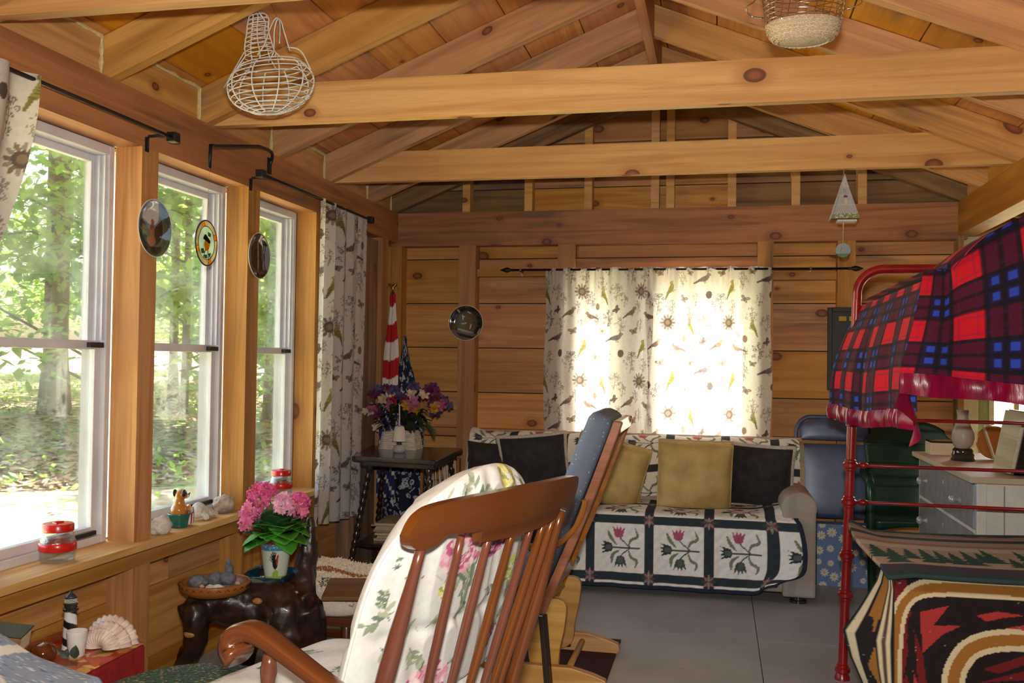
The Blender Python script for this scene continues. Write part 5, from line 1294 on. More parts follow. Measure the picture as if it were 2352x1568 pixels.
# small lamp
lp = thing('mini_lamp', 'tiny lamp with white shade and frosted glass base on the corner table', 'lamp', (-1.62, 4.74, .6725))
L0 = Vector((-1.62, 4.74, .6725)); M_shade = mat('white_lamp_shade', srgb(236, 228, 216), srgb(226, 214, 200), 15, .6, trans=.2); M_frost = mat('frosted_glass', srgb(206, 206, 206), srgb(190, 190, 192), 20, .3, trans=.3)
MB().lathe([(.0, 0), (.026, 0), (.033, .010), (.034, .022), (.026, .036), (.012, .042), (.0, .043)], L0, 28).build('base', M_frost, lp, smooth=True)
MB().lathe([(.012, .042), (.015, .046), (.012, .056), (.006, .064), (.006, .075)], L0, 16).build('burner', M_ear, lp, smooth=True)
MB().lathe([(.038, .060), (.036, .075), (.030, .115), (.024, .135), (.012, .142), (.011, .140), (.023, .133), (.029, .113), (.036, .062)], L0, 28, caps=False).build('shade', M_shade, lp, smooth=True)
MB().tube([L0 + Vector((0, 0, .14)), L0 + Vector((-.002, 0, .25))], .0035, 6).build('candle_stem', M_shade, lp)
# woven basket of mixed flowers
bsk = thing('flower_basket', 'whitewashed basket of purple and pink silk flowers on the corner table', 'potted plant', (-1.69, 4.96, .6725))
K0 = Vector((-1.685, 4.965, .6725)); M_wwash = mat('whitewashed_wicker', srgb(222, 212, 200), srgb(180, 168, 154), 60, .8, bump=.8, aniso=(.6, .6, 3))
m = MB()
for k in range(9):
    z = .004 + k * .0105; s = 1.0 - .018 * k; w, d = .098 * s, .07 * s
    pts = [K0 + Vector((x * w + (.0012 if i % 2 else -.0012), y * d + (.0012 if i % 2 else -.0012), z)) for i, (x, y) in enumerate([(-1 + 2 * t / 12, -1) for t in range(12)] + [(1, -1 + 2 * t / 8) for t in range(8)] + [(1 - 2 * t / 12, 1) for t in range(12)] + [(-1, 1 - 2 * t / 8) for t in range(8)])]
    m.tube(pts, .0068, 6, closed=True)
m.build('basket_weave', M_wwash, bsk, smooth=True, kind='stuff'); MB().span(K0 + Vector((-.085, -.06, .0)), K0 + Vector((.085, .06, .07))).build('basket_liner', M_dark, bsk)
M_fl = {k: mat(k + '_petal', a, b, 60, .6, trans=.15) for k, a, b in (('violet', srgb(86, 70, 130), srgb(62, 46, 96)), ('plum', srgb(120, 50, 96), srgb(92, 34, 70)), ('rose', srgb(176, 96, 136), srgb(146, 64, 104)), ('cream', srgb(226, 206, 180), srgb(206, 176, 150)), ('gold', srgb(196, 140, 40), srgb(170, 116, 30)))}
r = random.Random(31); M_dkleaf = mat('dark_green_leaf', srgb(38, 56, 34), srgb(22, 36, 22), 20, .55)
fl = [(862, 905, 'plum'), (872, 893, 'violet'), (892, 888, 'plum'), (905, 895, 'violet'), (855, 935, 'rose'), (850, 945, 'cream'), (895, 930, 'rose'), (880, 918, 'cream'), (900, 935, 'gold'), (915, 905, 'violet'), (950, 888, 'violet'), (948, 905, 'cream'), (950, 925, 'rose'), (944, 938, 'rose'), (936, 930, 'gold'), (958, 938, 'gold'), (985, 892, 'plum'), (998, 888, 'violet'), (1003, 905, 'plum'), (990, 915, 'plum'), (1015, 930, 'rose'), (1026, 925, 'violet'), (1000, 938, 'gold'), (1000, 950, 'violet'), (925, 915, 'plum'), (870, 950, 'plum'), (975, 905, 'cream'), (865, 975, 'cream')]
for (x, y, k) in fl:
    c = at(x, y, 1, 4.95 + r.uniform(-.08, .08)); m = MB()
    for q in range(3): floret(m, None, c + Vector((r.gauss(0, .008), r.gauss(0, .008), r.gauss(0, .006))), (r.gauss(0, .5), -1 + r.gauss(0, .4), r.gauss(.4, .4)), r.uniform(.022, .030), r, 5)
    fh = m.build('flower', M_fl[k], bsk)
for k in range(70):
    a = r.uniform(0, 2 * PI); R = r.uniform(.02, .15); z = .10 + r.uniform(0, .17) * (1.1 - R * 2)
    p = K0 + Vector((math.cos(a) * R * 1.1, math.sin(a) * R * .8, z)); d = Vector((math.cos(a), math.sin(a), r.uniform(-.5, .7)))
    m = MB(); leaf_mesh(m, p, d, (0, 0, 1), r.uniform(.05, .09), r.uniform(.02, .04), .4); m.build('leaf', M_dkleaf, bsk, smooth=True)
m = MB()
for k in range(14): a = -.2 + r.uniform(-.4, .6); p = K0 + Vector((.10, -.03, .12)); m.tube(bez([p, p + Vector((math.cos(a) * .05, -.02, .03)), p + Vector((math.cos(a) * .11, -.03, -.03 + r.uniform(-.03, .03)))], 4), .0012, 4)
m.build('grass_blades', M_stem, bsk, kind='stuff')
# furled flag
M_cloth = mat_print('flag_cloth', .85, .15)
fg = thing('furled_flag', 'furled red and white striped flag on a staff with eagle finial', 'flag', (-1.87, 5.27, 0))
FX, FY = -1.865, 5.285
MB().tube([(FX + .02, FY + .02, 0), (FX + .005, FY, 1.55)], .010, 10).build('staff', M_ebony, fg)
def flag_S(u, v):
    t = 1 - v; a = 2 * PI * u; R = .014 + .024 * sstep(0, .35, t) + .012 * sstep(.35, 1, t); k = 1 + .20 * math.sin(5 * a + 3 * t) + .1 * math.sin(9 * a)
    return Vector((FX + .005 - .02 * t + R * k * math.cos(a), FY + R * k * .75 * math.sin(a), 1.54 - 1.18 * t))
cv = Canvas(80, 160, 1, 1, srgb(224, 214, 208))
for j in range(161):
    t = 1 - j / 160
    for i in range(81):
        w = t + .018 * math.sin(2 * PI * i / 80)
        q = (w * 1.18 + .05) / .105
        cv.a[j, i] = srgb(176, 22, 38) if int(q) % 2 == 0 else srgb(226, 216, 212)
        if w * 1.18 > .56 + .1 * math.sin(2 * PI * i / 80 + 2): cv.a[j, i] = srgb(40, 44, 92) if (i // 3 + j // 3) % 5 else srgb(210, 206, 210)
m = MB().grid(flag_S, 80, 160); m.col = cv.flat(); m.build('flag_cloth', M_cloth, fg, smooth=True)
m = MB().blob((FX + .005, FY, 1.575), (.008, .008, .02), 10, 8)
for s in (-1, 1): m.tube(bez([(FX + .005, FY, 1.575), (FX + .005 + s * .022, FY, 1.598), (FX + .005 + s * .034, FY, 1.572)], 4), [.007, .007, .006, .006, .005, .004, .003, .003, .002], 6)
m.blob((FX + .009, FY, 1.60), (.006, .006, .006), 8, 6); m.build('eagle_finial', M_brass, fg, smooth=True)
# navy batik cloth hung in the corner
def bat_S(u, v):
    t = 1 - v; a = PI * (1.0 * u) + PI; W = .012 + .105 * sstep(0, .45, t) + .03 * sstep(.45, 1, t); k = 1 + .12 * math.sin(11 * a)
    return Vector((-1.800 + .02 * t + W * .95 * math.cos(a), 5.34 + W * .55 * k * math.sin(a), 1.295 - 1.10 * t))
cv = Canvas(140, 260, .3, 1.1, srgb(26, 34, 62)); r = random.Random(14)
for k in range(420):
    x, y = r.uniform(0, .3), r.uniform(0, 1.1); s = r.uniform(.006, .014)
    q = r.random()
    if q < .5: cv.ell(x, y, s * 1.3, s * .8, srgb(196, 196, 200), r.uniform(0, 3), ring=.45)
    elif q < .8: cv.line([(x, y), (x + s * r.uniform(-2, 2), y + s * 2)], .005, srgb(206, 206, 210))
    else: cv.ell(x, y, s * .6, s, srgb(180, 182, 190), r.uniform(0, 3))
m = MB().grid(bat_S, 140, 260); m.col = cv.flat(); m.build('batik_cloth', M_cloth, None, smooth=True, label='navy and white patterned cloth hanging in the corner beside the flag', cat='cloth')
mc = thing('white_cord_hank', 'hank of white cotton cords hanging behind the corner table', 'cord', (-1.55, 5.28, .3))
m = MB(); r = random.Random(2)
for k in range(16): x = -1.63 + .011 * k; m.tube(bez([(x, 5.25 + r.uniform(-.02, .02), .60), (x + .015 + r.uniform(-.01, .01), 5.25, .45), (x + .03 + r.uniform(-.02, .02), 5.26, .25 + r.uniform(-.03, .03))], 4), .004, 5)
m.build('cords', M_muslin, mc, kind='stuff'); MB().tube([(-1.65, 5.25, .605), (-1.44, 5.25, .605)], .008, 8).build('dowel', M_oak, mc)
MB().span((-1.66, 5.235, 0), (-1.645, 5.265, .60)).build('upright', M_oak, mc); MB().span((-1.445, 5.235, 0), (-1.43, 5.265, .60)).build('upright', M_oak, mc)

# ================================================================== SOFA
def mat_sofa():
    t = NT('tweed_plaid_upholstery'); v = t.coord('Object'); sx = t.n('SeparateXYZ'); t.l(v, sx.inputs[0]); n = t.noise(v, 220, 2); n1 = t.noise(v, 9, 3)
    def st(o, f, w): return t.ramp(t.math('SINE', t.math('MULTIPLY', o, f)), w, w + .3)
    c = t.mix(n, srgb(206, 184, 158), srgb(172, 152, 134)); c = t.mix(t.math('MULTIPLY', st(sx.outputs[2], 62, .3), .5), c, srgb(190, 150, 136)); c = t.mix(t.math('MULTIPLY', st(sx.outputs[1], 55, .4), .45), c, srgb(140, 142, 146))
    c = t.mix(t.math('MULTIPLY', st(sx.outputs[0], 48, .5), .4), c, srgb(140, 136, 136)); t.base(c); t.set(Roughness=.95); t.bump(n, .5, .003); return t.m
M_sofa = mat_sofa(); M_quilt = mat_print('quilted_cotton', .9, .25, 55)
so = thing('quilt_covered_sofa', 'tweed sofa under the curtained back window', 'sofa', (-.46, 5.15, 0))
MB().span((-1.40, 4.84, .045), (.45, 5.50, .26)).build('base', M_sofa, so, bevel=.02)
for k in range(3): x0 = -1.24 + k * .511; MB().blob((x0 + .2555, 5.075, .325), (.258, .235, .066), 32, 14, e=.35).build('seat_cushion', M_sofa, so, smooth=True)
m = MB(); poly = curve2([(5.50, .10), (5.50, .70), (5.44, .735), (5.34, .73), (5.29, .68), (5.22, .40), (5.22, .10)], 4); m.prism(poly, -1.40, .45, lambda a, b, h: (h, a, b)).build('backrest', M_sofa, so, smooth=False)
for s, x0, x1 in ((0, .305, .475), (1, -1.425, -1.255)):
    xc = (x0 + x1) / 2; w = (x1 - x0) / 2
    prof = [(xc - w * .92, .03), (xc - w * .92, .40)] + [(xc + w * math.cos(a), .462 + .075 * math.sin(a)) for a in [PI * 1.12 - i * PI * 1.24 / 16 for i in range(17)]] + [(xc + w * .92, .40), (xc + w * .92, .03)]
    MB().prism(prof[::-1], 4.825, 5.48, lambda a, b, h: (a, h, b)).build('arm', M_sofa, so, bevel=.012)
for x, y in ((.39, 4.87), (-1.34, 4.87), (.39, 5.45), (-1.34, 5.45)): MB().lathe([(.042, 0), (.042, .012), (.03, .014), (.03, .05)], (x, y, 0), 20).build('foot', M_ear, so, smooth=True, sharp=30)

QC = dict(bg=srgb(242, 238, 232), dk=srgb(52, 60, 66), pk=srgb(182, 92, 110), sg=srgb(128, 134, 104), gn=srgb(74, 88, 72), gy=srgb(96, 98, 96))
def tulip(c, x, y, s, ang, col, col2=None):
    P = lambda q: xf(q, x, y, s, ang)
    c.poly(P([(-.36, .0), (-.50, .55), (-.58, .95), (-.28, .62), (-.18, 1.0), (0, .66), (.18, 1.0), (.28, .62), (.58, .95), (.50, .55), (.36, 0), (.0, -.12)]), col)
    if col2: c.poly(P([(-.2, .0), (-.24, .5), (0, .62), (.24, .5), (.2, 0)]), col2)
    else: c.line(P([(0, 0), (0, .6)]), .07 * s, tuple(v * .75 for v in col))
def qleaf(c, pts, w, col):
    P = curve2(pts, 6); n = len(P)
    for i in range(n - 1): c.line([P[i], P[i + 1]], w * math.sin(PI * (i + .6) / n) + .002, col)
def qblock(c, x, y, s):
    """one appliqued tulip block centred at x,y (half size s)"""
    c.line([(x + .78 * s, y), (x - .25 * s, y)], .05 * s, QC['gn']); c.line(curve2([(x + .45 * s, y), (x + .1 * s, y + .3 * s), (x + .0 * s, y + .45 * s)]), .05 * s, QC['gn']); c.line(curve2([(x + .45 * s, y), (x + .15 * s, y - .22 * s), (x + .05 * s, y - .4 * s)]), .05 * s, QC['gn'])
    tulip(c, x - .02 * s, y + .42 * s, .42 * s, 0, QC['pk']); tulip(c, x - .30 * s, y, .42 * s, PI / 2, QC['dk'], QC['gy']); tulip(c, x + .05 * s, y - .36 * s, .42 * s, PI, QC['gn'], QC['gy'])
    qleaf(c, [(x + .35 * s, y + .05 * s), (x + .45 * s, y + .3 * s), (x + .70 * s, y + .45 * s), (x + .62 * s, y + .75 * s)], .10 * s, QC['sg']); qleaf(c, [(x - .1 * s, y + .1 * s), (x - .32 * s, y + .35 * s), (x - .45 * s, y + .62 * s)], .12 * s, QC['sg'])
    qleaf(c, [(x + .35 * s, y - .05 * s), (x + .45 * s, y - .35 * s), (x + .68 * s, y - .5 * s), (x + .62 * s, y - .75 * s)], .10 * s, QC['sg']); qleaf(c, [(x - .0 * s, y - .1 * s), (x - .26 * s, y - .3 * s), (x - .30 * s, y - .62 * s)], .12 * s, QC['sg'])
def qstar(c, x, y, s):
    for k in range(8):
        a = k * PI / 4; c.poly([(x, y), (x + s * .5 * math.cos(a - .35), y + s * .5 * math.sin(a - .35)), (x + s * math.cos(a), y + s * math.sin(a)), (x + s * .5 * math.cos(a + .35), y + s * .5 * math.sin(a + .35))], srgb(168, 108, 118) if k % 2 else (srgb(150, 150, 130) if k % 4 else QC['gn']))
def quilt_canvas(nu, nv, W, H, vx, hy, border):
    c = Canvas(nu, nv, W, H, QC['bg'])
    for x in vx: c.rect(x - .024, x + .024, 0, H, QC['dk'])
    for y in hy: c.rect(0, W, y - .022, y + .022, QC['dk'])
    bx = sorted(vx); by = sorted(hy)
    bx = [bx[0] - .29] + bx + [bx[-1] + .29]; by = [by[0] - .285] + by + [by[-1] + .285]
    for i in range(len(bx) - 1):
        for j in range(len(by) - 1): qblock(c, (bx[i] + bx[i + 1]) / 2, (by[j] + by[j + 1]) / 2, .128)
    for x in vx:
        for y in hy: c.ell(x, y, .024, .024, QC['bg'], al=.0); qstar(c, x, y, .040)
    for e in border:
        if e == 'b': c.rect(0, W, 0, .018, srgb(40, 44, 62))
        if e == 'r': c.rect(W - .022, W, 0, H, srgb(40, 44, 62))
    return c
# front quilt: over the seat and down the front
q0x, q1x = -1.33, .385
Hq = .84
def quf(u, v):
    d = v * Hq; px_ = q0x + (q1x - q0x) * u
    fl_ = .035 * sstep(.90, 1.0, u)
    wob = .005 * math.sin(px_ * 21) + .004 * math.sin(px_ * 47 + 1)
    ripple = .0022 * math.sin(d * 2 * PI / .055) * math.sin(px_ * 2 * PI / .055)
    if d < .355: z = .035 + d; y = 4.800 + wob * (1 - d / .355) + .004 * math.sin(PI * d / .355)
    elif d < .435:
        a = (d - .355) / .08 * PI / 2; z = .39 + .022 * math.sin(a); y = 4.80 + .05 * (1 - math.cos(a))
    else: z = .412 + .006 * math.sin(px_ * 12) ; y = 4.85 + (d - .435)
    rb_ = sstep(.86, 1.0, u); x = px_ + .04 * rb_ * math.sin(PI * min(1, d / .40)) - .10 * rb_ * sstep(.14, 0, d) 
    z += rb_ * (.05 * sstep(.40, .5, d) * 1.0 + .05 * sstep(.12, 0, d)); y -= ripple + .03 * rb_ * sstep(.5, .2, d)
    return Vector((x, y, z))
cv = quilt_canvas(420, 200, q1x - q0x, Hq, [x - q0x for x in (-1.205, -.915, -.624, -.330, -.038, .251)], [.052, .340, .63], 'br')
m = MB().grid(quf, 420, 200); m.col = cv.flat(); qf = m.build('tulip_quilt', M_quilt, None, smooth=True, label='white tulip quilt with dark lattice over the sofa seat and front', cat='quilt')
# back quilt: over the back of the sofa
b0x, b1x = -1.385, .425
def qub(u, v):
    d = v * .62; x = b0x + (b1x - b0x) * u; w = .006 * math.sin(x * 17) + .004 * math.sin(x * 39)
    rip = .002 * math.sin(d * 2 * PI / .055) * math.sin(x * 2 * PI / .055)
    if d < .30: t = d / .30; y = 5.205 + .07 * t; z = .44 + .27 * t
    elif d < .44: a = (d - .30) / .14 * PI * .6; y = 5.275 + .10 * (1 - math.cos(a)) * .9; z = .71 + .045 * math.sin(a)
    else: y = 5.39 + (d - .44) * .55; z = .752 - (d - .44) * .25
    return Vector((x, y + w - rip, z + w * .6 + .012 * sstep(.05, 0, u)))
cv = quilt_canvas(380, 140, b1x - b0x, .62, [x - b0x for x in (-1.13, -.84, -.55, -.255, .04, .30)], [.16, .47], '')
m = MB().grid(qub, 380, 140); m.col = cv.flat(); m.build('tulip_quilt', M_quilt, None, smooth=True, label='white tulip quilt folded over the sofa back', cat='quilt')

# ---- pillows
M_gold = mat('gold_velvet', srgb(208, 180, 114), srgb(182, 152, 88), 9, .8, sheen=.1, bump=.15, bscale=60); M_char = mat('charcoal_velvet', srgb(52, 47, 50), srgb(36, 32, 35), 26, .85, sheen=.08, bump=.4, bscale=40); M_trim = mat('cream_trim', srgb(208, 196, 180), srgb(184, 170, 152), 90, .95, bump=.6)
def pillow(name, label, c, w, h, th, tilt, roll, yaw, mt, box=0.0, trim=None):
    t = thing(name, label, 'pillow', tuple(Vector(c) - Vector((0, 0, h / 2))))
    M = Euler((tilt, 0, 0)).to_matrix(); M = Matrix.Rotation(yaw, 3, 'Z') @ M @ Matrix.Rotation(roll, 3, 'Y'); c = Vector(c); rs = random.Random(len(label))
    def out(u, v):
        k = .10 * (1 - abs(u) ** 2) ; kk = .10 * (1 - abs(v) ** 2)
        return (u * w / 2 * (1 - (.05 * (1 - v * v) if False else 0) - .06 * (1 - abs(v) ** 3) * (abs(u) > .0) * (1 if not box else .2)), v * h / 2 * (1 - .06 * (1 - abs(u) ** 3) * (1 if not box else .2)))
    def side(s):
        def fn(u, v):
            x, z = out(u, v); T_ = th * ((1 - abs(u) ** 3.2) * (1 - abs(v) ** 3.2)) ** .55; n_ = .012 * noise.noise((u * 2.2 + s, v * 2.2, len(label)))
            return c + M @ Vector((x, s * (T_ + box + n_ * (1 - abs(u) ** 4) * (1 - abs(v) ** 4)), z))
        return fn
    m = MB().grid(side(-1), 26, 26, -1, 1, -1, 1); m.grid(side(1), 26, 26, 1, -1, -1, 1)
    ring = [(-1 + 2 * i / 26, -1) for i in range(26)] + [(1, -1 + 2 * i / 26) for i in range(26)] + [(1 - 2 * i / 26, 1) for i in range(26)] + [(-1, 1 - 2 * i / 26) for i in range(26)]
    if box:
        b = len(m.v)
        for (u, v) in ring:
            for q in (-1, 0, 1): x, z = out(u, v); m.v.append(tuple(c + M @ Vector((x * (1.02 if q == 0 else 1), q * box, z * (1.02 if q == 0 else 1)))))
        n = len(ring)
        for i in range(n):
            j = (i + 1) % n
            for q in (0, 1): m.face((b + i * 3 + q, b + j * 3 + q, b + j * 3 + q + 1, b + i * 3 + q + 1))
    m.build('cover', mt, t, smooth=True, weld=True)
    for q in ((-1, 1) if box else (0,)):
        MB().tube([c + M @ Vector((out(u, v)[0] * 1.005, q * box, out(u, v)[1] * 1.005)) for u, v in ring], .0045 if not trim else .011, 6, closed=True).build('piping', trim or mt, t, smooth=True)
    return t
pillow('gold_pillow', 'boxy gold velvet pillow standing upright mid-sofa', (-.116, 5.04, .580), .37, .35, .07, .22, .02, .06, M_gold, .028)
pillow('gold_pillow', 'tilted gold velvet pillow behind the blue glider back', (-.565, 5.06, .575), .38, .35, .06, .25, .26, 0, M_gold, .022)
pillow('charcoal_pillow', 'charcoal velvet pillow with cream edging at the right sofa arm', (.205, 5.14, .575), .36, .34, .07, .22, .05, -.15, M_char, 0, M_trim)
pillow('charcoal_pillow', 'large charcoal pillow with cream edging at left on the sofa', (-.975, 5.13, .585), .37, .36, .07, .22, -.10, .1, M_char, 0, M_trim)
pillow('charcoal_pillow', 'charcoal pillow in the left corner of the sofa', (-1.20, 5.16, .55), .32, .32, .06, .25, .05, .2, M_char, 0)

# ---- blue folding chair leaning on the wall, daisy box
M_navy = mat('slate_blue_enamel', srgb(84, 96, 132), srgb(72, 82, 114), 12, .35, metal=.1)
fc = thing('folding_chair', 'slate blue metal folding chair leaning on the back wall', 'folding chair', (.63, 5.45, 0))
def fcp(x, z, y=0): return Vector((.628 + x, 5.40 + .13 * (z / .88) + y, z))
MB().tube([fcp(-.203, 0), fcp(-.203, .70)] + [fcp(-.203 + .08 * (1 - math.cos(a)), .78 + .09 * math.sin(a)) for a in [i * PI / 16 for i in range(9)]] + [fcp(.203 - .08 * (1 - math.cos(a)), .78 + .09 * math.sin(a)) for a in [PI / 2 - i * PI / 16 for i in range(9)]] + [fcp(.203, .70), fcp(.203, 0)], .0125, 10).build('frame', M_navy, fc, smooth=True)
def panel(x0, x1, z0, z1, dome, yo):
    def fn(u, v):
        z = z0 + (z1 - z0) * v; s = 1.0
        if dome: s = math.sqrt(max(.0, 1 - max(0, (v - .45) / .62) ** 2.4))
        x = ((x0 + x1) / 2) + (x1 - x0) / 2 * (2 * u - 1) * s
        return fcp(x, z, yo - .010 * (1 - (2 * u - 1) ** 4) * (1 - (2 * v - 1) ** 4))
    return MB().grid(fn, 24, 16)
panel(-.185, .185, .745, .862, True, -.004).build('backrest', M_navy, fc, smooth=True, solid=.006)
panel(-.185, .185, .33, .725, False, -.012).build('seat', M_navy, fc, smooth=True, solid=.010)
MB().tube([fcp(-.16, 0, -.02), fcp(-.17, .42, -.004)], .011, 8).build('leg', M_navy, fc, smooth=True); MB().tube([fcp(.16, 0, -.02), fcp(.17, .42, -.004)], .011, 8).build('leg', M_navy, fc, smooth=True)
MB().tube([fcp(-.16, .12, -.018), fcp(.16, .12, -.018)], .008, 8).build('stretcher', M_navy, fc)
cv = Canvas(150, 140, .36, .325, srgb(112, 134, 182)); r = random.Random(17); pts = []
for k in range(400):
    x, y = r.uniform(.0, .36), r.uniform(0, .325)
    if all((x - a) ** 2 + (y - b) ** 2 > .052 ** 2 for a, b in pts): pts.append((x, y))
for (x, y) in pts:
    s = r.uniform(.016, .026)
    for k in range(9): a = 2 * PI * k / 9; cv.ell(x + math.cos(a) * s * .62, y + math.sin(a) * s * .62, s * .42, s * .20, srgb(222, 220, 214), a)
    cv.ell(x, y, s * .3, s * .3, srgb(214, 180, 110))
db = thing('daisy_box', 'blue daisy-print box standing on the floor before the folding chair', 'box', (.68, 5.33, 0))
MB().span((.515, 5.275, 0), (.865, 5.37, .322)).build('box_body', mat('blue_card', srgb(112, 134, 182), srgb(100, 122, 170), 30, .6), db)
m = MB().grid(lambda u, v: (.515 + .35 * u, 5.2735, .322 * v), 150, 140); m.col = cv.flat(); m.build('printed_front', mat_print('daisy_print', .55, 0), db)
cvm = MB().grid(lambda u, v: (.5135, 5.37 - .095 * u, .322 * v), 40, 140); cvm.col = cv.a[:, :41].reshape(-1, 3); cvm.build('printed_side', bpy.data.materials['daisy_print'], db)

# ================================================================== ROCKING CHAIR (foreground)
M_maple = mat_wood('maple_stain', srgb(124, 68, 38), srgb(92, 47, 26), knots=0, rough=.28, vary=0, coat=.5, sc=.8)
rk = thing('rocking_chair', 'maple rocking chair with spindle back in the foreground', 'rocking chair', (-.62, 1.95, 0))
RL = Vector((-.512, 1.581, 0)); RR = Vector((-.322, 2.111, 0)); RD = (RR - RL).normalized(); RF = Vector((-.941, .338, 0)); RLEN = (RR - RL).length
def bow(a): return .028 * (1 - (2 * a / RLEN - 1) ** 2)
def RP(a, f, z): return RL + RD * a + RF * f + Vector((0, 0, z))
def back_f(z): return (.905 - z) * .30 - .015           # recline: how far forward the back plane is at height z
crest = curve2([(-.018, .85), (-.012, .872), (.0, .888), (.03, .900), (.12, .906), (.28, .909), (.45, .907), (.545, .902), (.572, .885), (.578, .858), (.568, .838), (.545, .829), (.515, .836)], 3)[:-1] + [(.515, .836), (.492, .838), (.478, .818), (.40, .808), (.30, .806), (.178, .812), (.172, .834), (.075, .842)] + curve2([(.075, .842), (.05, .826), (.02, .820), (-.008, .832), (-.018, .85)], 3)[1:-1]
def crest_mesh():
    m = MB(); N = len(crest)
    # strips across the curved rail: sample along a so the rail can bow
    for h in (-.011, .011):
        pass
    bm = bmesh.new(); vs = [bm.verts.new((a, z, 0)) for a, z in crest]; bm.faces.new(vs)
    bmesh.ops.triangulate(bm, faces=bm.faces)
    for k in range(1, 24):
        x = -.02 + .6 * k / 24; bmesh.ops.bisect_plane(bm, geom=bm.verts[:] + bm.edges[:] + bm.faces[:], plane_co=(x, 0, 0), plane_no=(1, 0, 0))
    bmesh.ops.remove_doubles(bm, verts=bm.verts, dist=1e-5)
    r = bmesh.ops.extrude_face_region(bm, geom=bm.faces[:]); ev = [g for g in r['geom'] if isinstance(g, bmesh.types.BMVert)]
    for v in bm.verts: v.co.z = -.011
    for v in ev: v.co.z = .011
    bmesh.ops.recalc_face_normals(bm, faces=bm.faces); bm.verts.index_update()
    uv = []
    for v in bm.verts: m.v.append(tuple(RP(v.co.x, v.co.z - bow(v.co.x) + back_f(v.co.y), v.co.y)))
    for f in bm.faces: m.face([v.index for v in f.verts], [(v.co.x * 1.5, v.co.y + v.co.z * 2) for v in f.verts])
    bm.free(); return m
crest_mesh().build('crest_rail', M_maple, rk, bevel=.006, smooth=False)
for s in (.05, .95):
    a = s * RLEN; t = []
    for k in range(12):
        z = .825 - (.825 - .40) * k / 11; t.append(RP(a, back_f(z) - bow(a) * sstep(.4, .85, z), z))
    MB().tube(t, [.0095, .010, .0115, .0135, .0155, .017, .0175, .017, .0155, .0145, .0155, .015], 14).build('back_post', M_maple, rk, smooth=True)
for s in (.225, .38, .53, .67, .78, .87):
    a = s * RLEN; a2 = RLEN * (.5 + (s - .5) * .80); t = []
    for k in range(10):
        q = k / 9; z = .83 - (.83 - .42) * q; aa = a + (a2 - a) * q; t.append(RP(aa, back_f(z) - bow(a), z))
    MB().tube(t, [.007 + .0028 * math.sin(PI * k / 9) for k in range(10)], 12).build('spindle', M_maple, rk, smooth=True)
SF = back_f(.42)
seat_poly = [(RLEN * .5 + .265 * math.copysign(abs(math.cos(t)) ** .6, math.cos(t)), SF + .22 + .255 * math.copysign(abs(math.sin(t)) ** .6, math.sin(t))) for t in [2 * PI * i / 40 for i in range(40)]]
MB().prism(seat_poly, .385, .42, lambda a, f, h: RP(a, f, h)).build('seat', M_maple, rk, bevel=.01)
# arms: scrolled, on turned supports
def arm(side):
    a0 = RLEN * (.02 if side < 0 else .98); o = -1 if side < 0 else 1
    prof = ([(-.12, .512), (-.08, .532)] if side < 0 else [(-.03, .548), (-.01, .554)]) + [(.02, .563), (.12, .603), (.185, .630), (.225, .638), (.252, .625), (.254, .603), (.236, .590)]
    P = curve2(prof, 4); m = MB(); n = len(P); b = len(m.v); ring = 10
    for i, (f, z) in enumerate(P):
        q = i / (n - 1); w = .022 + .012 * sstep(.2, .8, q); hh = .014 + .008 * sstep(.3, .9, q)
        d = Vector((P[min(i + 1, n - 1)][0] - P[max(i - 1, 0)][0], P[min(i + 1, n - 1)][1] - P[max(i - 1, 0)][1])).normalized(); nn = Vector((-d[1], d[0]))
        for k in range(ring):
            t = 2 * PI * k / ring; ca, sa = math.copysign(abs(math.cos(t)) ** .7, math.cos(t)), math.copysign(abs(math.sin(t)) ** .7, math.sin(t))
            m.v.append(tuple(RP(a0 + o * (.028 + .035 * q) + ca * w, SF + .0 + f + nn[0] * sa * hh + .0, z + nn[1] * sa * hh)))
    for i in range(n - 1):
        for k in range(ring):
            k2 = (k + 1) % ring; m.face((b + i * ring + k, b + i * ring + k2, b + (i + 1) * ring + k2, b + (i + 1) * ring + k), [(P[i][0], k * .02), (P[i][0], k * .02 + .02), (P[i + 1][0], k * .02 + .02), (P[i + 1][0], k * .02)])
    m.face([b + k for k in range(ring)][::-1]); m.face([b + (n - 1) * ring + k for k in range(ring)])
    m.build('arm', M_maple, rk, smooth=True)
    MB().tube(bez([RP(a0 + o * .055, SF + .165, .605), RP(a0 + o * .045, SF + .18, .52), RP(a0 + o * .0, SF + .22, .41)], 5), [.012, .014, .016, .013, .011, .013, .017, .014, .011, .012, .012], 12).build('arm_support', M_maple, rk, smooth=True)
    MB().tube([RP(a0 + o * .04, SF + .05, .568), RP(a0, SF + .08, .41)], .009, 10).build('arm_spindle', M_maple, rk, smooth=True)
arm(-1); arm(1)
for s in (.08, .92):
    a = s * RLEN
    for f0, f1 in ((SF + .06, SF - .02), (SF + .38, SF + .44)): MB().tube([RP(a, f0, .39), RP(a + (s - .5) * .05, f1, .06)], [.016, .020], 12).build('leg', M_maple, rk, smooth=True)
    m = MB(); pts = curve2([(-.30, .10), (-.1, .03), (.15, .012), (.38, .03), (.55, .09)], 5); b = len(m.v)
    m.prism([(f, z) for f, z in pts] + [(f, z + .045) for f, z in pts[::-1]], -.014, .014, lambda f, z, h: RP(a + (s - .5) * .05 + h, SF + f, z)); m.build('rocker', M_maple, rk)
MB().tube([RP(RLEN * .08, SF + .41, .2), RP(RLEN * .92, SF + .41, .2)], .012, 10).build('stretcher', M_maple, rk, smooth=True)

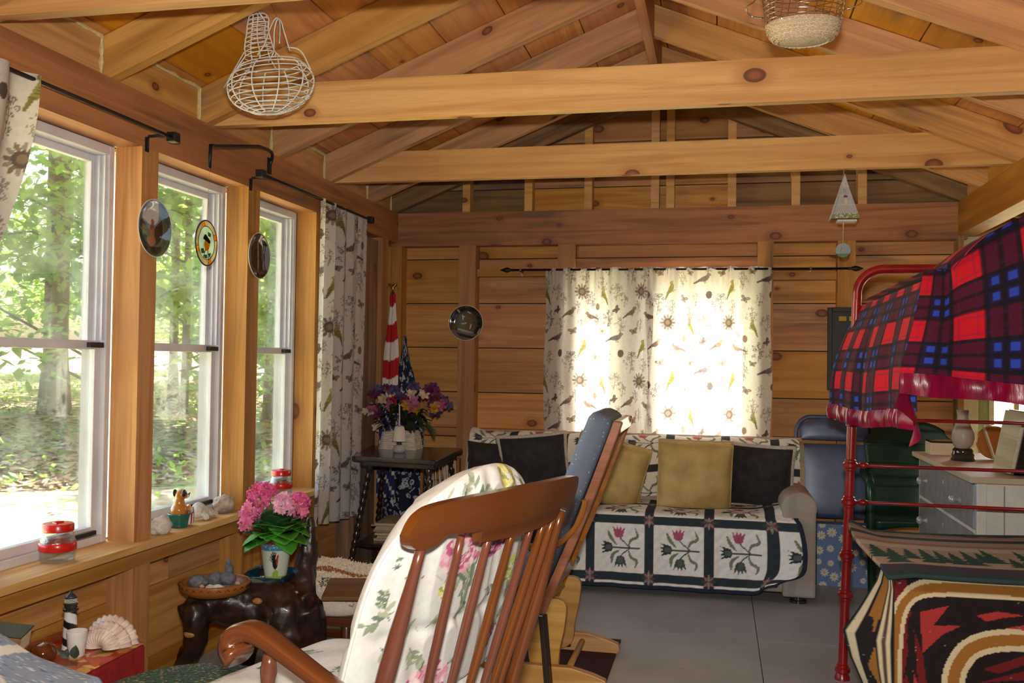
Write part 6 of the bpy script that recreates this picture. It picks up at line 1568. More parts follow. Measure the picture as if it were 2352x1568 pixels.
# floral cushions
def carnation(c, x, y, s, cols, r):
    for k in range(5):
        R = s * (1 - k * .17); n = 16 - 2 * k
        for i in range(n):
            a = 2 * PI * i / n + k * .3 + r.uniform(-.1, .1); c.poly([(x + R * .35 * math.cos(a), y + R * .35 * math.sin(a) * .85), (x + R * math.cos(a - .2), y + R * math.sin(a - .2) * .85), (x + R * 1.06 * math.cos(a), y + R * 1.06 * math.sin(a) * .85), (x + R * .97 * math.cos(a + .22), y + R * .97 * math.sin(a + .22) * .85)], cols[(i + k) % len(cols)])
    for i in range(26): a = r.uniform(0, 6.28); R = s * r.uniform(.2, .9); c.line([(x + R * math.cos(a), y + R * math.sin(a) * .85), (x + R * .8 * math.cos(a + .3), y + R * .8 * math.sin(a + .3) * .85)], s * .05, cols[-1])
PKC = [srgb(244, 196, 208), srgb(238, 168, 190), srgb(250, 222, 226), srgb(206, 100, 140)]; MGC = [srgb(196, 108, 152), srgb(168, 72, 124), srgb(220, 150, 180), srgb(128, 46, 92)]; YLC = [srgb(232, 228, 150), srgb(222, 216, 120), srgb(240, 238, 186), srgb(170, 170, 90)]
LF = [srgb(146, 158, 136), srgb(112, 132, 112), srgb(176, 184, 156)]
def ivy(c, x, y, s, ang, r):
    c.poly(xf([(0, -.5), (.2, -.2), (.6, -.25), (.35, .1), (.5, .5), (.12, .4), (0, .9), (-.12, .4), (-.5, .5), (-.35, .1), (-.6, -.25), (-.2, -.2)], x, y, s, ang), r.choice(LF)); c.line(xf([(0, -.5), (0, .7)], x, y, s, ang), s * .08, srgb(70, 92, 74))
def sprig(c, x, y, L, ang, r):
    P = curve2([(x, y), (x + L * .5 * math.cos(ang + .2), y + L * .5 * math.sin(ang + .2)), (x + L * math.cos(ang), y + L * math.sin(ang))], 5); c.line(P, .003, LF[1])
    for i in range(2, len(P), 2):
        a = ang + r.choice((-.8, .8)); c.ell(P[i][0] + math.cos(a) * .012, P[i][1] + math.sin(a) * .012, .014, .0055, r.choice(LF), a)
def floral(nu, nv, W, H, seed, big=True):
    c = Canvas(nu, nv, W, H, srgb(226, 224, 222)); r = random.Random(seed)
    for k in range(int(W * H * 70)):
        x, y = r.uniform(0, W), r.uniform(0, H); q = r.random()
        if q < .45: sprig(c, x, y, r.uniform(.04, .07), r.uniform(0, 6.28), r)
        elif q < .75: ivy(c, x, y, r.uniform(.007, .012), r.uniform(0, 6.28), r)
        else: c.line([(x, y), (x + r.uniform(-.06, .06), y + r.uniform(-.02, .02))], .0018, srgb(170, 166, 160))
    return c, r
M_floral = mat_print('floral_cotton', .8, .1, 250)
CW, CH = .53, .60
cf, r = floral(200, 210, CW, CH, 5)
def bouquet(c, x, y, s, r):
    for dx in (-.3, 0, .25): c.line(curve2([(x + dx * s, y), (x + dx * .5 * s, y - s), (x + .1 * s, y - 2.2 * s)]), .006, LF[1])
    for k in range(7): a = r.uniform(-2.6, -.5); L = s * r.uniform(.7, 1.3); P0 = (x + r.uniform(-.3, .3) * s, y - s * r.uniform(.6, 1.5)); c.line(curve2([P0, (P0[0] + L * .6 * math.cos(a), P0[1] + L * .3), (P0[0] + L * math.cos(a), P0[1] + L * math.sin(a) * .4)]), .011, LF[k % 3])
    carnation(c, x - .55 * s, y, s * .82, PKC, r); carnation(c, x + .15 * s, y + .75 * s, s * .62, [srgb(214, 110, 158), srgb(232, 150, 186), srgb(244, 190, 210), srgb(150, 56, 104)], r); carnation(c, x + .75 * s, y + .05 * s, s * .62, MGC, r); carnation(c, x - .75 * s, y - 1.1 * s, s * .30, YLC, r)
bouquet(cf, .245, .40, .085, r)
carnation(cf, .20, .06, .07, PKC, r); carnation(cf, .32, .57, .05, YLC, r); carnation(cf, .45, .30, .045, YLC, r); carnation(cf, .42, .12, .04, MGC, r)
for k in range(22): sprig(cf, r.uniform(0, CW), r.uniform(0, CH), .035, r.uniform(0, 6.28), r)
for k in range(9): ivy(cf, .03 + r.uniform(-.02, .04), .30 + .03 * k + r.uniform(-.01, .01), .013, r.uniform(0, 6), r)
# back cushion: two-lobed puffy pad leaning on the spindles
bc = thing('back_cushion', 'puffy white floral back cushion tied to the rocking chair', 'cushion', tuple(RP(RLEN / 2, .2, .44)))
def cush(side):
    def fn(u, v):
        U = 2 * u - 1; V = v
        top = math.sqrt(max(0, 1 - max(0, (V - .45) / .68) ** 2.2)); wd = .5 * CW * top * (1 + .04 * math.sin(PI * V))
        a = RLEN * (.525 + .03 * V) + U * wd; z = .452 + .492 * V - .050 * U * U * sstep(.60, 1.0, V)
        e = (1 - abs(U) ** 2.6) ** .6 * (min(1, V / .06) ** .6) * (min(1, max(0, 1 - V) / .10) ** .55)
        crease = 1 - .30 * math.exp(-((V - .36) / .035) ** 2) - .12 * math.exp(-((U + .02) / .05) ** 2) * sstep(.6, .3, V)
        th = (.085 if side > 0 else .036) * e * crease + .004 * math.sin(U * 22 + V * 9) * e
        if side < 0: th = min(th, .034)
        f = back_f(z) - bow(a) + .058 + side * th + .04
        return RP(a, f, z)
    return fn
m = MB().grid(cush(-1), 200, 210); n1 = len(m.v); m.grid(cush(1), 60, 60); m.col = np.concatenate([cf.flat(), np.tile(np.array([srgb(236, 234, 230)], np.float32), (len(m.v) - n1, 1))])
m.build('cushion_cover', M_floral, bc, smooth=True)
pt_ = [Vector(cush(-1)(0, v / 40)) .lerp(Vector(cush(1)(0, v / 40)), .5) for v in range(41)] + [Vector(cush(-1)(1, 1 - v / 40)).lerp(Vector(cush(1)(1, 1 - v / 40)), .5) for v in range(41)]
MB().tube(pt_, .004, 6).build('piping', mat('white_piping', srgb(232, 230, 226), srgb(216, 214, 208), 50, .8), bc, smooth=True)
cs_, r = floral(130, 130, .50, .50, 8)
for k in range(12): ivy(cs_, r.uniform(0, .5), r.uniform(0, .5), .015, r.uniform(0, 6), r)
def seatc(u, v):
    U, V = 2 * u - 1, 2 * v - 1; e = ((1 - abs(U) ** 5) * (1 - abs(V) ** 5)) ** .5
    return RP(RLEN * .5 + U * .255, SF + .265 + V * .245, .425 + .055 * e + .004 * math.sin(9 * U) * math.sin(7 * V))
m = MB().grid(seatc, 130, 130); m.col = cs_.flat(); m.build('seat_cushion', M_floral, None, smooth=True, label='white floral seat cushion on the rocking chair', cat='cushion')

# ================================================================== GLIDER
M_honey = mat_wood('honey_wood', srgb(176, 108, 54), srgb(140, 78, 36), knots=0, rough=.3, vary=0, coat=.4); M_pine = mat_wood('clear_pine', srgb(206, 158, 98), srgb(176, 124, 70), knots=0, rough=.45, vary=0)
def mat_dots():
    t = NT('blue_dotted_cloth'); v = t.coord('Object'); vo = t.n('TexVoronoi', feature='F1'); t.l(v, vo.inputs['Vector']); vo.inputs['Scale'].default_value = 62; vo.inputs['Randomness'].default_value = .35
    c = t.mix(t.noise(v, 8, 3), srgb(122, 134, 154), srgb(102, 114, 136)); c = t.mix(t.math('LESS_THAN', vo.outputs['Distance'], .16), c, srgb(176, 190, 210)); t.base(c); t.set(Roughness=.9); t.bump(t.noise(v, 300, 2), .3, .002); return t.m
M_dots = mat_dots()
gl = thing('glider_chair', 'wooden glider chair with blue dotted back cushion seen from behind', 'glider chair', (-.72, 3.58, 0))
def GB(t, off=0.0): # back line in x,z: t 0..1 bottom to top, off = behind
    x = -.655 + (.235) * t + .02 * t * t + off * .95; z = .315 + .655 * t - off * .32; return x, z
def gcush(s):
    def fn(u, v):
        t = v; x, z = GB(t); e = (1 - abs(2 * u - 1) ** 6) ** .4 * (1 - abs(2 * v - 1) ** 14) ** .5; return Vector((x + s * .042 * e * .95, 3.375 + .41 * u, z - s * .042 * e * .32))
    return fn
xa, za = GB(.0); xb, zb_ = GB(1.0)
m = MB(); m.bar((xa, 3.58, za), (xb, 3.58, zb_), .43, .088, up=(-1, 0, .35)); m.build('back_cushion', M_dots, gl, bevel=.03, smooth=True)
for y in (3.35, 3.74):
    P = [GB(t / 10, .062 + .012 * math.sin(PI * t / 10)) for t in range(-1, 11)]; m = MB()
    m.prism([(x - .016, z) for x, z in P] + [(x + .016, z - .004) for x, z in P[::-1]], y, y + .030, lambda a, z, h: (a, h, z)); m.build('back_stile', M_honey, gl, bevel=.004)
for t in (.12, .98): x, z = GB(t, .06); MB().span((x - .013, 3.38, z - .035), (x + .013, 3.79, z + .01)).build('back_rail', M_honey, gl, bevel=.004)
for k in range(5): y = 3.42 + k * .075; a, b = GB(.14, .06), GB(.95, .06); MB().tube([(a[0], y, a[1]), (b[0], y, b[1])], .009, 8).build('back_slat', M_honey, gl, smooth=True)
for y in (3.325, 3.805):
    P = bez([(-.452, y, .675), (-.452, y, .655), (-.475, y, .59), (-.52, y, .535), (-.565, y, .508), (-.66, y, .50), (-.80, y, .515), (-.95, y, .53), (-1.04, y, .515)], 4); m = MB()
    for i in range(len(P) - 1): pass
    n = len(P); 
    def ring(i):
        d = (P[min(i + 1, n - 1)] - P[max(i - 1, 0)]).normalized(); nn = Vector((-d[2], 0, d[0])); return [P[i] + Vector((0, sy * .021, 0)) + nn * sz * .009 for sy, sz in ((-1, -1), (1, -1), (1, 1), (-1, 1))]
    for i in range(n): m.v += [tuple(q) for q in ring(i)]
    for i in range(n - 1):
        for k in range(4): k2 = (k + 1) % 4; m.face((i * 4 + k, i * 4 + k2, (i + 1) * 4 + k2, (i + 1) * 4 + k), [(i * .03, k * .03), (i * .03, k * .03 + .03), (i * .03 + .03, k * .03 + .03), (i * .03 + .03, k * .03)])
    m.face((3, 2, 1, 0)); m.face(((n - 1) * 4, (n - 1) * 4 + 1, (n - 1) * 4 + 2, (n - 1) * 4 + 3)); m.build('arm', M_honey, gl, bevel=.003)
    MB().span((-1.0, y - .015, .30), (-.965, y + .015, .52)).build('arm_post', M_honey, gl, bevel=.003)
MB().span((-1.05, 3.36, .285), (-.645, 3.79, .325)).build('seat_frame', M_dwood, gl, bevel=.004)
MB().blob((-.86, 3.575, .365), (.20, .21, .045), 32, 12, e=.5).build('seat_cushion', M_dots, gl, smooth=True)
m = MB(); m.bar((-.645, 3.33, .285), (-.60, 3.80, .285), .035, .05); m.build('rear_rail', M_ebony, gl, bevel=.005)
MB().bar((-.60, 3.345, .26), (-.575, 3.335, .02), .03, .022).build('hanger_leg', M_ebony, gl, bevel=.004); MB().bar((-.60, 3.80, .26), (-.575, 3.80, .02), .03, .022).build('hanger_leg', M_ebony, gl, bevel=.004)
for y in (3.39, 3.76):
    P = curve2([(-.655, .30), (-.535, .30), (-.528, .22), (-.545, .13), (-.555, .05), (-.60, .02), (-.635, .03), (-.66, .10), (-.662, .20), (-.655, .30)], 4)[:-1]
    MB().prism(P, y, y + .03, lambda a, z, h: (a, h, z)).build('base_upright', M_pine, gl, bevel=.004)
    yy = y + .034 if y > 3.6 else y - .040
    P = [(-1.02, 0), (-.385, 0), (-.372, .02), (-.376, .042), (-.42, .058), (-.50, .078), (-.95, .078), (-1.0, .05)]
    MB().prism(P, yy, yy + .034, lambda a, z, h: (a, h, z)).build('base_runner', M_pine, gl, bevel=.004)
MB().tube([(-.52, 3.385, .045), (-.52, 3.795, .045)], .012, 10).build('base_dowel', M_pine, gl, smooth=True)
MB().blob((-.565, 3.79, .20), (.03, .018, .035), 14, 10, e=.7).build('pivot_block', M_honey, gl, smooth=True)
MB().span((-.95, 3.38, .0), (-.385, 3.99, .008)).build('maroon_mat', mat('maroon_mat', srgb(66, 18, 26), srgb(48, 12, 18), 120, .95, bump=.4), None, label='dark maroon mat on the floor under the glider', cat='mat')

# ================================================================== RED IRON BUNK BED
M_redpaint = mat('red_enamel', srgb(150, 20, 26), srgb(122, 14, 20), 14, .3, coat=.4)
bb = thing('bunk_bed', 'red painted iron bunk bed with arched frame at right', 'bunk bed', (1.35, 3.3, 0))
BX0, BX1, BY0, BY1 = .50, 2.35, 2.93, 3.72
def post(x, y, z1, lean=0.0):
    m = MB(); m.tube([(x - lean, y, 0), (x, y, z1)], .0165, 14)
    for z in (.035, .31, .455, .651, .787, .95): m.lathe([(.0165, -.022), (.021, -.018), (.021, -.012), (.027, -.006), (.027, .006), (.021, .012), (.021, .018), (.0165, .022)], (x - lean * (1 - z / z1), y, z), 16, caps=False)
    m.lathe([(.028, 0), (.026, .012), (.0165, .03)], (x - lean, y, 0), 16)
    return m.build('post', M_redpaint, bb, smooth=True, sharp=35)
post(BX0, BY1, 1.43, .045); post(BX1, BY1, 1.43); post(BX1, BY0, 1.43); 
arc = [(BX0, BY1, 1.40)] + [(BX0 + .095 * (1 - math.cos(a)), BY1, 1.42 + .092 * math.sin(a)) for a in [i * PI / 20 for i in range(11)]]
MB().tube(arc + [(BX1 - .1, BY1, 1.512)] + [(BX1 - .095 * (1 - math.cos(a)), BY1, 1.42 + .092 * math.sin(a)) for a in [PI / 2 - i * PI / 20 for i in range(11)]] + [(BX1, BY1, 1.40)], .0165, 12).build('arch_rail', M_redpaint, bb, smooth=True)
for z, r in ((.958, .0065), (.787, .0065), (.651, .0065)):
    m = MB().tube([(BX0, BY1, z), (BX1, BY1, z - .005)], r, 10); m.lathe([(.012, 0), (.012, .02), (.007, .03)], (BX0 + .012, BY1, z), 10, M=Matrix.Rotation(PI / 2, 3, 'Y')); m.build('cross_rail', M_redpaint, bb, smooth=True)
MB().tube([(.868, BY0, 0), (.868, BY0, 1.70)], .016, 12).build('post', M_redpaint, bb, smooth=True)
for z in (.40, 1.16):
    MB().span((BX0 + .13, BY1 - .03, z), (BX1, BY1 - .005, z + .05)).build('side_rail', M_redpaint, bb); MB().span((BX0 + .16, BY0 + .03, z), (BX1, BY0 + .05, z + .05)).build('side_rail', M_redpaint, bb)
M_tick = mat('mattress_ticking', srgb(206, 200, 190), srgb(186, 180, 170), 40, .9)
for z, nm in ((.425, 'lower'), (1.20, 'upper')):
    MB().span((BX0 + .15, BY0 + .04, z), (BX1 - .02, BY1 - .045, z + .105)).build('mattress', M_tick, bb, bevel=.03)

# ---- plaid blanket on the upper bunk
def plaid(nu, nv, W, H, px_=.185, py_=.185, ox=0., oy=0.):
    c = Canvas(nu, nv, W, H, (0, 0, 0))
    def cls(t, p):
        t = np.mod(t, p) / p; pur = (t > .46).astype(float); blk = (((t > .44) & (t < .51)) | ((t > .69) & (t < .76)) | (t > .93)).astype(float); thin = ((t > .06) & (t < .09)) | ((t > .34) & (t < .37)); core = ((t > .55) & (t < .66)) | ((t > .79) & (t < .90)); return pur, blk, thin.astype(float), core
    a, ab, at_, ac_ = cls(c.X + ox, px_); b, bb_, bt, bc_ = cls(c.Y + oy, py_)
    red, mar, blu, blk = np.array(srgb(206, 22, 38)), np.array(srgb(82, 16, 42)), np.array(srgb(46, 72, 184)), np.array((.010, .006, .012))
    col = red[None, None] * np.ones((*c.X.shape, 3)); one = np.abs(a - b) > .5; both = (a > .5) & (b > .5)
    col[one] = mar; col[both] = np.array(srgb(36, 22, 66)); col[both & ac_ & bc_] = blu
    k = np.clip(ab + bb_, 0, 1); kk = np.where((ab > 0) & (bb_ > 0), 1.0, .80)[..., None] * k[..., None]; col = col * (1 - kk) + blk * kk
    k2 = (np.clip(at_ + bt, 0, 1) * .30)[..., None]; col = col * (1 - k2) + np.array(srgb(70, 24, 90)) * k2
    c.a[:] = col; return c
M_fleecep = mat_print('plaid_fleece', .95, .5, 500, sheen=.04)
M_satin = mat('magenta_satin', srgb(140, 6, 56), srgb(112, 4, 42), 8, .30, spec=.4, bump=.6, bscale=14, aniso=(3, 3, .6))
pb = thing('plaid_blanket', 'red and blue plaid fleece blanket with satin edge on the upper bunk', 'blanket', (.9, 3.3, 1.0))
def ztop(x): return 1.445 + .75 * max(0, x - .60) * (1 - .35 * max(0, min(1, (x - .6) / .5))) if x < 1.1 else 1.445 + .75 * .5 * .65
def fr_S(u, v):          # drape facing the room's near side
    x = .495 + 1.55 * u; t = 1 - v; zt = ztop(max(x, .60)) - .012; zh = 1.135 - .03 * sstep(0, .25, u)
    z = zt + (zh - zt) * t; fold = .016 * math.sin(x * 19 + .6) * t + .008 * math.sin(x * 41) * t
    xx = x + .08 * (1 - t) * sstep(.12, 0, u)
    return Vector((xx, 2.875 - .035 * math.sin(PI * min(1, t * 1.3) * .5) + fold + .055 * (1 - t) ** 3, z))
m = MB().grid(fr_S, 330, 150); m.col = plaid(330, 150, 1.55, .42, .190, .185, .05, .06).flat(); m.build('front_drape', M_fleecep, pb, smooth=True)
def fr_sat(u, v):
    p = fr_S(u, 0); t = 1 - v; return p + Vector((.0, -.004 - .004 * math.sin(PI * t) + .004 * noise.noise((u * 70, t * 1.5, 0)), -.058 * t - .010 * noise.noise((u * 9, 0, 0)) * t))
MB().grid(fr_sat, 240, 8).build('satin_edge', M_satin, pb, smooth=True)
def en_S(u, v):          # drape over the left end
    y = 3.86 - .93 * u; t = 1 - v; zt = 1.372 + .035 * u; zh = 1.00 + .02 * u + .008 * math.sin(9 * u)
    fold = .012 * math.sin(y * 24 + 1) * t + .006 * math.sin(y * 50) * t
    xt, xb = .505 + .085 * u, .395 + .150 * u; far = sstep(.12, 0, u); k = math.sin(min(1, t * 1.15) * PI / 2)
    return Vector((xt + (xb - xt) * k + fold + .10 * far * (1 - .4 * t), y - .03 * far, zt + (zh - zt) * t - .08 * far * (1 - t)))
m = MB().grid(en_S, 230, 150); m.col = plaid(230, 150, .96, .42, .165, .165, .02, .10).flat(); m.build('end_drape', M_fleecep, pb, smooth=True)
def en_sat(u, v):
    p = en_S(u, 0); t = 1 - v; return p + Vector((-.006 * math.sin(PI * t) - .004 + .006 * noise.noise((u * 40, t, 3)), 0, -.055 * t))
MB().grid(en_sat, 200, 8).build('satin_edge', M_satin, pb, smooth=True)
def cor_S(u, v):         # loose corner folding back between the two drapes
    t = 1 - v; p = fr_S(0, 0) + Vector((.012, .0, .0)); q = en_S(1, 0)
    r_ = p.lerp(q, u); return r_ + Vector((.05 * math.sin(PI * u) * t - .02 * t, .02 * t, -.02 - .10 * t * (1 - .4 * abs(u - .6))))
MB().grid(cor_S, 30, 24).build('satin_corner', M_satin, pb, smooth=True)
def tp_S(u, v):
    x = .515 + 1.53 * u; y = 2.90 + .80 * v; e = sstep(0, .16, u); zt = (ztop(max(x, .6)) - .012) * (1 - v * .6) + (1.40) * v * .6
    return Vector((x + .07 * (1 - e) * (1 - v), y, zt + .03 * math.sin(PI * v) * e - .02 * (1 - e) * v))
m = MB().grid(tp_S, 330, 120); m.col = plaid(330, 120, 1.55, .80, .190, .185, .05, .0).flat(); m.build('top_sheet', M_fleecep, pb, smooth=True)

# ---- patterned blankets on the lower bunk
SW = dict(bk=srgb(30, 22, 24), rd=srgb(112, 26, 30), br=srgb(168, 52, 52), cr=srgb(214, 196, 160), og=srgb(158, 104, 44), bn=srgb(92, 66, 56), ed=srgb(26, 32, 38))
WF, HF = 1.35, .535
cw = Canvas(360, 190, WF, HF, SW['bk'])          # x measured from x=.40, y measured up from z=.03
def sx_(px, py): 
    p = at(px, py, 1, 2.87); return (p[0] - .40, p[2] - .03)
r = random.Random(41)
def streaks(x0, x1, y0, y1, n, vert):
    for k in range(n):
        x, y = r.uniform(x0, x1), r.uniform(y0, y1); L = r.uniform(.04, .10); W_ = r.uniform(.005, .012)
        cw.poly([(x, y), (x + (W_ if vert else L * .5), y + (L * .5 if vert else W_)), (x + (0 if vert else L), y + (L if vert else 0)), (x - (W_ if vert else -L * .5), y + (L * .5 if vert else -W_))], SW['rd'])
streaks(.085, .125, .0, .5, 50, True); streaks(.15, 1.3, .50, .55, 40, False)
def stripeband(path, ws):
    for w_, col in ws: cw.line(path, w_, col)
A_ = curve2([sx_(2052, 1720), sx_(2050, 1568), sx_(2053, 1470), sx_(2068, 1395), sx_(2110, 1357), sx_(2200, 1352), sx_(2352, 1362), sx_(2700, 1380)], 8)
stripeband(A_, ((.042, SW['cr']), (.020, SW['og'])))
B_ = curve2([sx_(2178, 1720), sx_(2182, 1568), sx_(2200, 1510), sx_(2245, 1475), sx_(2352, 1466), sx_(2700, 1480)], 8)
stripeband(B_, ((.060, SW['cr']), (.030, SW['og'])))
for P in ([(2112, 1402), (2178, 1388), (2140, 1432), (2205, 1432), (2160, 1452), (2116, 1492), (2112, 1440)], [(2240, 1410), (2290, 1402), (2352, 1412), (2300, 1416), (2262, 1424)], [(2300, 1440), (2352, 1432), (2352, 1444)], [(2096, 1568), (2092, 1530), (2106, 1568)]): cw.poly([sx_(*q) for q in P], SW['br'])
for P in ([(2116, 1500), (2096, 1440), (2104, 1560), (2124, 1568)], [(2250, 1530), (2352, 1500), (2352, 1520), (2290, 1540)], [(2240, 1560), (2352, 1535), (2352, 1556)]): cw.poly([sx_(*q) for q in P], SW['rd'])
cw.rect(0, .09, 0, HF, SW['bk']); cw.rect(0, .004, 0, HF, SW['ed']); cw.rect(.004, .020, 0, HF, SW['cr']); cw.poly([(.034, .26), (.055, .33), (.055, .20)], SW['og']); cw.rect(.03, .055, .40, .56, SW['og']); cw.poly([(.03, .56), (.03, .44), (.05, .36), (.055, .56)], SW['og']); cw.rect(.060, .066, 0, HF, SW['cr']); cw.rect(.066, .074, 0, HF, SW['bn']); cw.rect(.074, .081, 0, HF, SW['cr']); cw.rect(0, WF, 0, .014, SW['ed'])
for k in range(160): x, y = r.uniform(0, WF), r.uniform(0, HF); cw.ell(x, y, .0018, .0018, srgb(150, 140, 130))
M_wool = mat_print('woven_wool', .95, .5, 300, sheen=.0)
sw = thing('southwest_blanket', 'black red and tan striped woven blanket draped over the lower bunk', 'blanket', (1.0, 3.2, .05))
def swf(u, v):
    t = 1 - v; x = .40 + WF * u; z = .03 + HF * v; y = 2.872 - .028 * math.sin(PI * min(1, t)) + .012 * math.sin(x * 17) * t + .05 * max(0, .08 - t) / .08
    q = (x - .40) / .09
    if q < 1:
        xl = .50
        zs = [(.0, .47), (.20, .43), (.30, .385), (.375, .365), (.44, .41), (.57, .49)]
        for (z0, x0), (z1, x1) in zip(zs[:-1], zs[1:]):
            if z0 <= z <= z1: xl = x0 + (x1 - x0) * (z - z0) / (z1 - z0)
        x = xl * (1 - q) + .49 * q; y += .13 * (1 - q) ** 1.3
    return Vector((x, y, z))
m = MB().grid(swf, 360, 190); m.col = cw.flat(); m.build('front_drape', M_wool, sw, smooth=True)
PB = dict(gr=srgb(72, 92, 74), tn=srgb(184, 158, 134), ch=srgb(66, 62, 68), dg=srgb(36, 74, 54), wh=srgb(214, 202, 190), rs=srgb(160, 96, 76))
cg = Canvas(330, 120, 1.35, .86, PB['tn'])
cg.rect(0, 1.35, .76, .86, PB['gr']); cg.rect(0, 1.35, .56, .64, PB['ch']); cg.rect(0, 1.35, .035, .085, PB['ch']); cg.rect(0, 1.35, 0, .035, srgb(48, 66, 66)); cg.rect(0, 1.35, .34, .42, PB['wh'], .6); cg.rect(0, 1.35, .42, .47, PB['rs'], .6); cg.rect(0, 1.35, .70, .74, PB['rs'], .5)
r = random.Random(6)
for k in range(34):
    x = .02 + k * .04 + r.uniform(-.01, .01); y0 = r.uniform(.10, .18); h = r.uniform(.10, .24)
    for q in range(5): w_ = .034 * (1 - q / 5.5); yy = y0 + h * q / 5; cg.poly([(x - w_, yy), (x + w_, yy), (x, yy + h * .34)], PB['dg'])
for k in range(60): x = r.uniform(0, 1.35); cg.ell(x, r.uniform(.76, .86), .03, .02, PB['dg'])
def pg(u, v):
    x = .47 + 1.35 * u; y = 2.855 + .84 * v; z = .556 + .008 * math.sin(x * 5 + 1) + .012 * math.sin(PI * v) + .030 * (1 - v) - .012 * sstep(.10, 0, v); e = sstep(.06, 0, u)
    return Vector((x + .03 * math.sin(PI * v) * -1 * e, y, z - .012 * e * (1 - v) + .030 * e * v))
m = MB().grid(pg, 330, 120); m.col = cg.flat(); m.build('pine_tree_blanket', M_wool, None, smooth=True, label='green and tan pine-tree blanket laid over the lower bunk', cat='blanket', solid=.012)

# ================================================================== DRESSER, GREEN CHAIR AND THINGS BY THEM
M_wpaint = mat('chalky_white_paint', srgb(226, 222, 212), srgb(210, 204, 192), 12, .6, bump=.1); M_gpaint = mat('grey_drawer_paint', srgb(150, 148, 144), srgb(134, 132, 128), 18, .55); M_ctop = mat_wood('whitewashed_top', srgb(222, 206, 180), srgb(198, 178, 148), knots=0, vary=0)
ds = thing('painted_dresser', 'low white dresser with grey drawers and glass knobs behind the bunk', 'dresser', (1.2, 4.5, 0))
DX, DY0, DY1, DZ = .972, 3.96, 5.04, .712
MB().span((DX + .012, DY0 + .02, .04), (DX + .45, DY1, DZ)).build('body', M_wpaint, ds, bevel=.003)
for x, y in ((DX, DY0), (DX, DY1 - .035), (DX + .42, DY0)): MB().span((x, y, 0), (x + .035, y + .035, DZ)).build('corner_post', M_wpaint, ds, bevel=.003)
MB().prism([(DX - .03, DY0 - .03), (DX + .47, DY0 - .03), (DX + .47, DY1 + .02), (DX - .03, DY1 + .02)], DZ, DZ + .024, lambda a, b, h: (a, b, h)).build('top', M_ctop, ds, bevel=.005)
M_knob = mat('pressed_glass_knob', srgb(206, 206, 200), srgb(170, 172, 172), 60, .1, metal=.4)
for k, (z0, z1) in enumerate(((.53, .70), (.345, .512), (.16, .327))):
    d = MB().span((DX - .004, DY0 + .045, z0), (DX + .014, DY1 - .035, z1)).build('drawer', M_gpaint, ds, bevel=.003)
    for y in (DY0 + .24, DY1 - .20):
        MB().lathe([(.016, 0), (.016, .004), (.008, .008), (.008, .020), (.019, .028), (.020, .036), (.012, .044), (.0, .046)], (DX - .004, y, (z0 + z1) / 2), 16, M=Matrix.Rotation(-PI / 2, 3, 'Y')).build('knob', M_knob, d, smooth=True)
    MB().blob((DX - .006, (DY0 + DY1) / 2, z1 - .05), (.003, .008, .012), 10, 8).build('keyhole_plate', M_knob, d)
    if k < 2: MB().span((DX - .002, DY0 + .035, z0 - .016), (DX + .014, DY1 - .03, z0 - .002)).build('drawer_rail', M_wpaint, ds)
MB().span((DX - .002, DY0 + .005, .53), (DX, DY0 + .034, .70)).build('lace_strip', mat('pale_blue_lace', srgb(176, 190, 214), srgb(150, 160, 190), 200, .8), ds)
MB().span((DX + .10, DY0 + .017, .10), (DX + .104, DY0 + .02, .70)).build('side_groove', M_gpaint, ds)
ZD = DZ + .0245
ol = thing('oil_lamp', 'oil lamp with frosted chimney and black base on the dresser', 'lamp', (1.075, 4.62, ZD)); O = Vector((1.075, 4.62, ZD))
MB().lathe([(.0, 0), (.050, 0), (.052, .006), (.046, .014), (.048, .026), (.042, .036), (.043, .048), (.036, .056), (.0, .056)], O, 28).build('base', M_ear, ol, smooth=True, sharp=40)
MB().lathe([(.028, .056), (.040, .072), (.048, .098), (.046, .125), (.036, .155), (.026, .180), (.023, .200), (.028, .226), (.026, .226), (.021, .20), (.034, .155), (.044, .125), (.046, .098), (.026, .058)], O, 32, caps=False).build('chimney', mat('frosted_chimney', srgb(206, 190, 178), srgb(190, 172, 162), 12, .35, trans=.35), ol, smooth=True)
cbx = thing('small_cream_box', 'small cream wooden box with dark lid behind the oil lamp', 'box', (1.05, 4.93, ZD))
MB().span((.99, 4.86, ZD), (1.13, 4.99, ZD + .058)).build('box_body', M_ctop, cbx, bevel=.003); MB().span((.992, 4.862, ZD + .058), (1.128, 4.988, ZD + .066)).build('lid', M_ear, cbx)
sl = thing('pale_block', 'pale weathered block tilted upright at the near end of the dresser', 'block', (1.165, 4.15, ZD)); MS = Matrix.Rotation(.20, 3, 'Y'); MB().box((1.135, 4.14, ZD + .125), (.012, .25, .245), M=MS).build('front_face', mat_wood('pale_marbled_board', srgb(214, 204, 184), srgb(184, 170, 148), knots=.1, vary=0), sl, bevel=.002); MB().box((1.192, 4.14, ZD + .124), (.10, .246, .235), M=MS).build('block_body', M_ebony, sl, bevel=.003)
MB().lathe([(.0, -.009), (.074, -.009), (.078, 0), (.074, .009), (.0, .009)], (1.235, 4.735, ZD + .077), 32, M=Matrix.Rotation(PI / 2 - .15, 3, 'X')).build('round_wooden_plaque', M_honey, None, smooth=True, sharp=40, label='round orange-brown wooden plaque standing on the dresser', cat='plaque')
MB().bar((1.215, 4.66, ZD + .01), (1.175, 4.68, ZD + .155), .006, .032, up=(0, 1, 0)).build('wooden_stick', M_ctop, None, label='short flat wooden stick leaning on the round plaque', cat='stick')
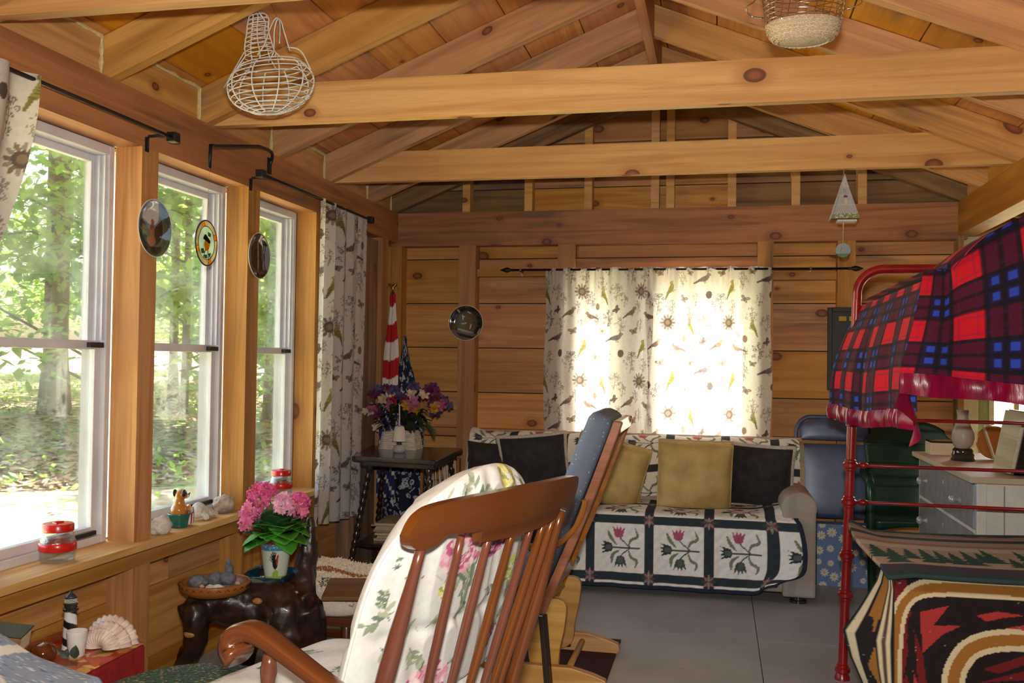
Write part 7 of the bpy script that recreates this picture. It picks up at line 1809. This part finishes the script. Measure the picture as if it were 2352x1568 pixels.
kx = thing('cardboard_carton', 'open tan cardboard carton on the wing floor behind the dresser', 'carton', (1.66, 5.05, 0)); MB().span((1.50, 4.92, 0), (1.84, 5.2, .86)).build('box_body', mat('cardboard', srgb(196, 164, 122), srgb(180, 146, 104), 30, .85), kx); MB().span((1.49, 4.90, .86), (1.85, 5.22, .875)).build('top_flap', bpy.data.materials['cardboard'], kx)
# green plastic chair
M_gplast = mat('dark_green_plastic', srgb(24, 62, 44), srgb(16, 46, 32), 10, .32)
gc = thing('green_plastic_chair', 'dark green moulded plastic armchair in the back right corner', 'chair', (1.0, 5.28, 0))
def sh_seat(u, v):
    x = .775 + .44 * u; y = 5.08 + .36 * v; return Vector((x, y, .405 - .018 * math.sin(PI * u) * math.sin(PI * v) - .03 * sstep(.12, 0, v)))
MB().grid(sh_seat, 20, 16).build('seat', M_gplast, gc, smooth=True, solid=.010)
m = MB(); m.grid(lambda u, v: Vector((.775 + .44 * u, 5.078 + .004 * v, .385 - .055 * v * (.5 + .5 * (2 * u - 1) ** 2))), 16, 3); m.build('front_apron', M_gplast, gc, smooth=True, solid=.008)
def sh_back(u, v):
    U = 2 * u - 1; w = .20 + .035 * v; x = 1.0 + U * w * (1 - .22 * sstep(.75, 1.0, v) * abs(U)); z = .40 + .465 * v - .05 * sstep(.7, 1, v) * U * U; y = 5.42 + .11 * v - .045 * U * U
    return Vector((x, y, z))
MB().grid(sh_back, 22, 20).build('backrest', M_gplast, gc, smooth=True, solid=.010)
m = MB()
for v in (.25, .5, .72): m.tube([sh_back(i / 12, v) + Vector((0, -.006, 0)) for i in range(13)], .006, 6)
m.build('back_rib', M_gplast, gc, smooth=True)
for s in (-1, 1):
    x = 1.0 + s * .235
    MB().tube(bez([(x, 5.09, 0), (x + s * .008, 5.085, .25), (x + s * .012, 5.08, .42), (x + s * .014, 5.085, .54), (x + s * .012, 5.13, .582), (x + s * .01, 5.25, .585), (x, 5.38, .60), (1.0 + s * .20, 5.45, .62)], 5), [.022] * 8 + [.024] * 28, 10).build('arm', M_gplast, gc, smooth=True)
    MB().tube([(1.0 + s * .20, 5.43, .41), (1.0 + s * .225, 5.50, 0)], [.022, .018], 10).build('leg', M_gplast, gc, smooth=True)
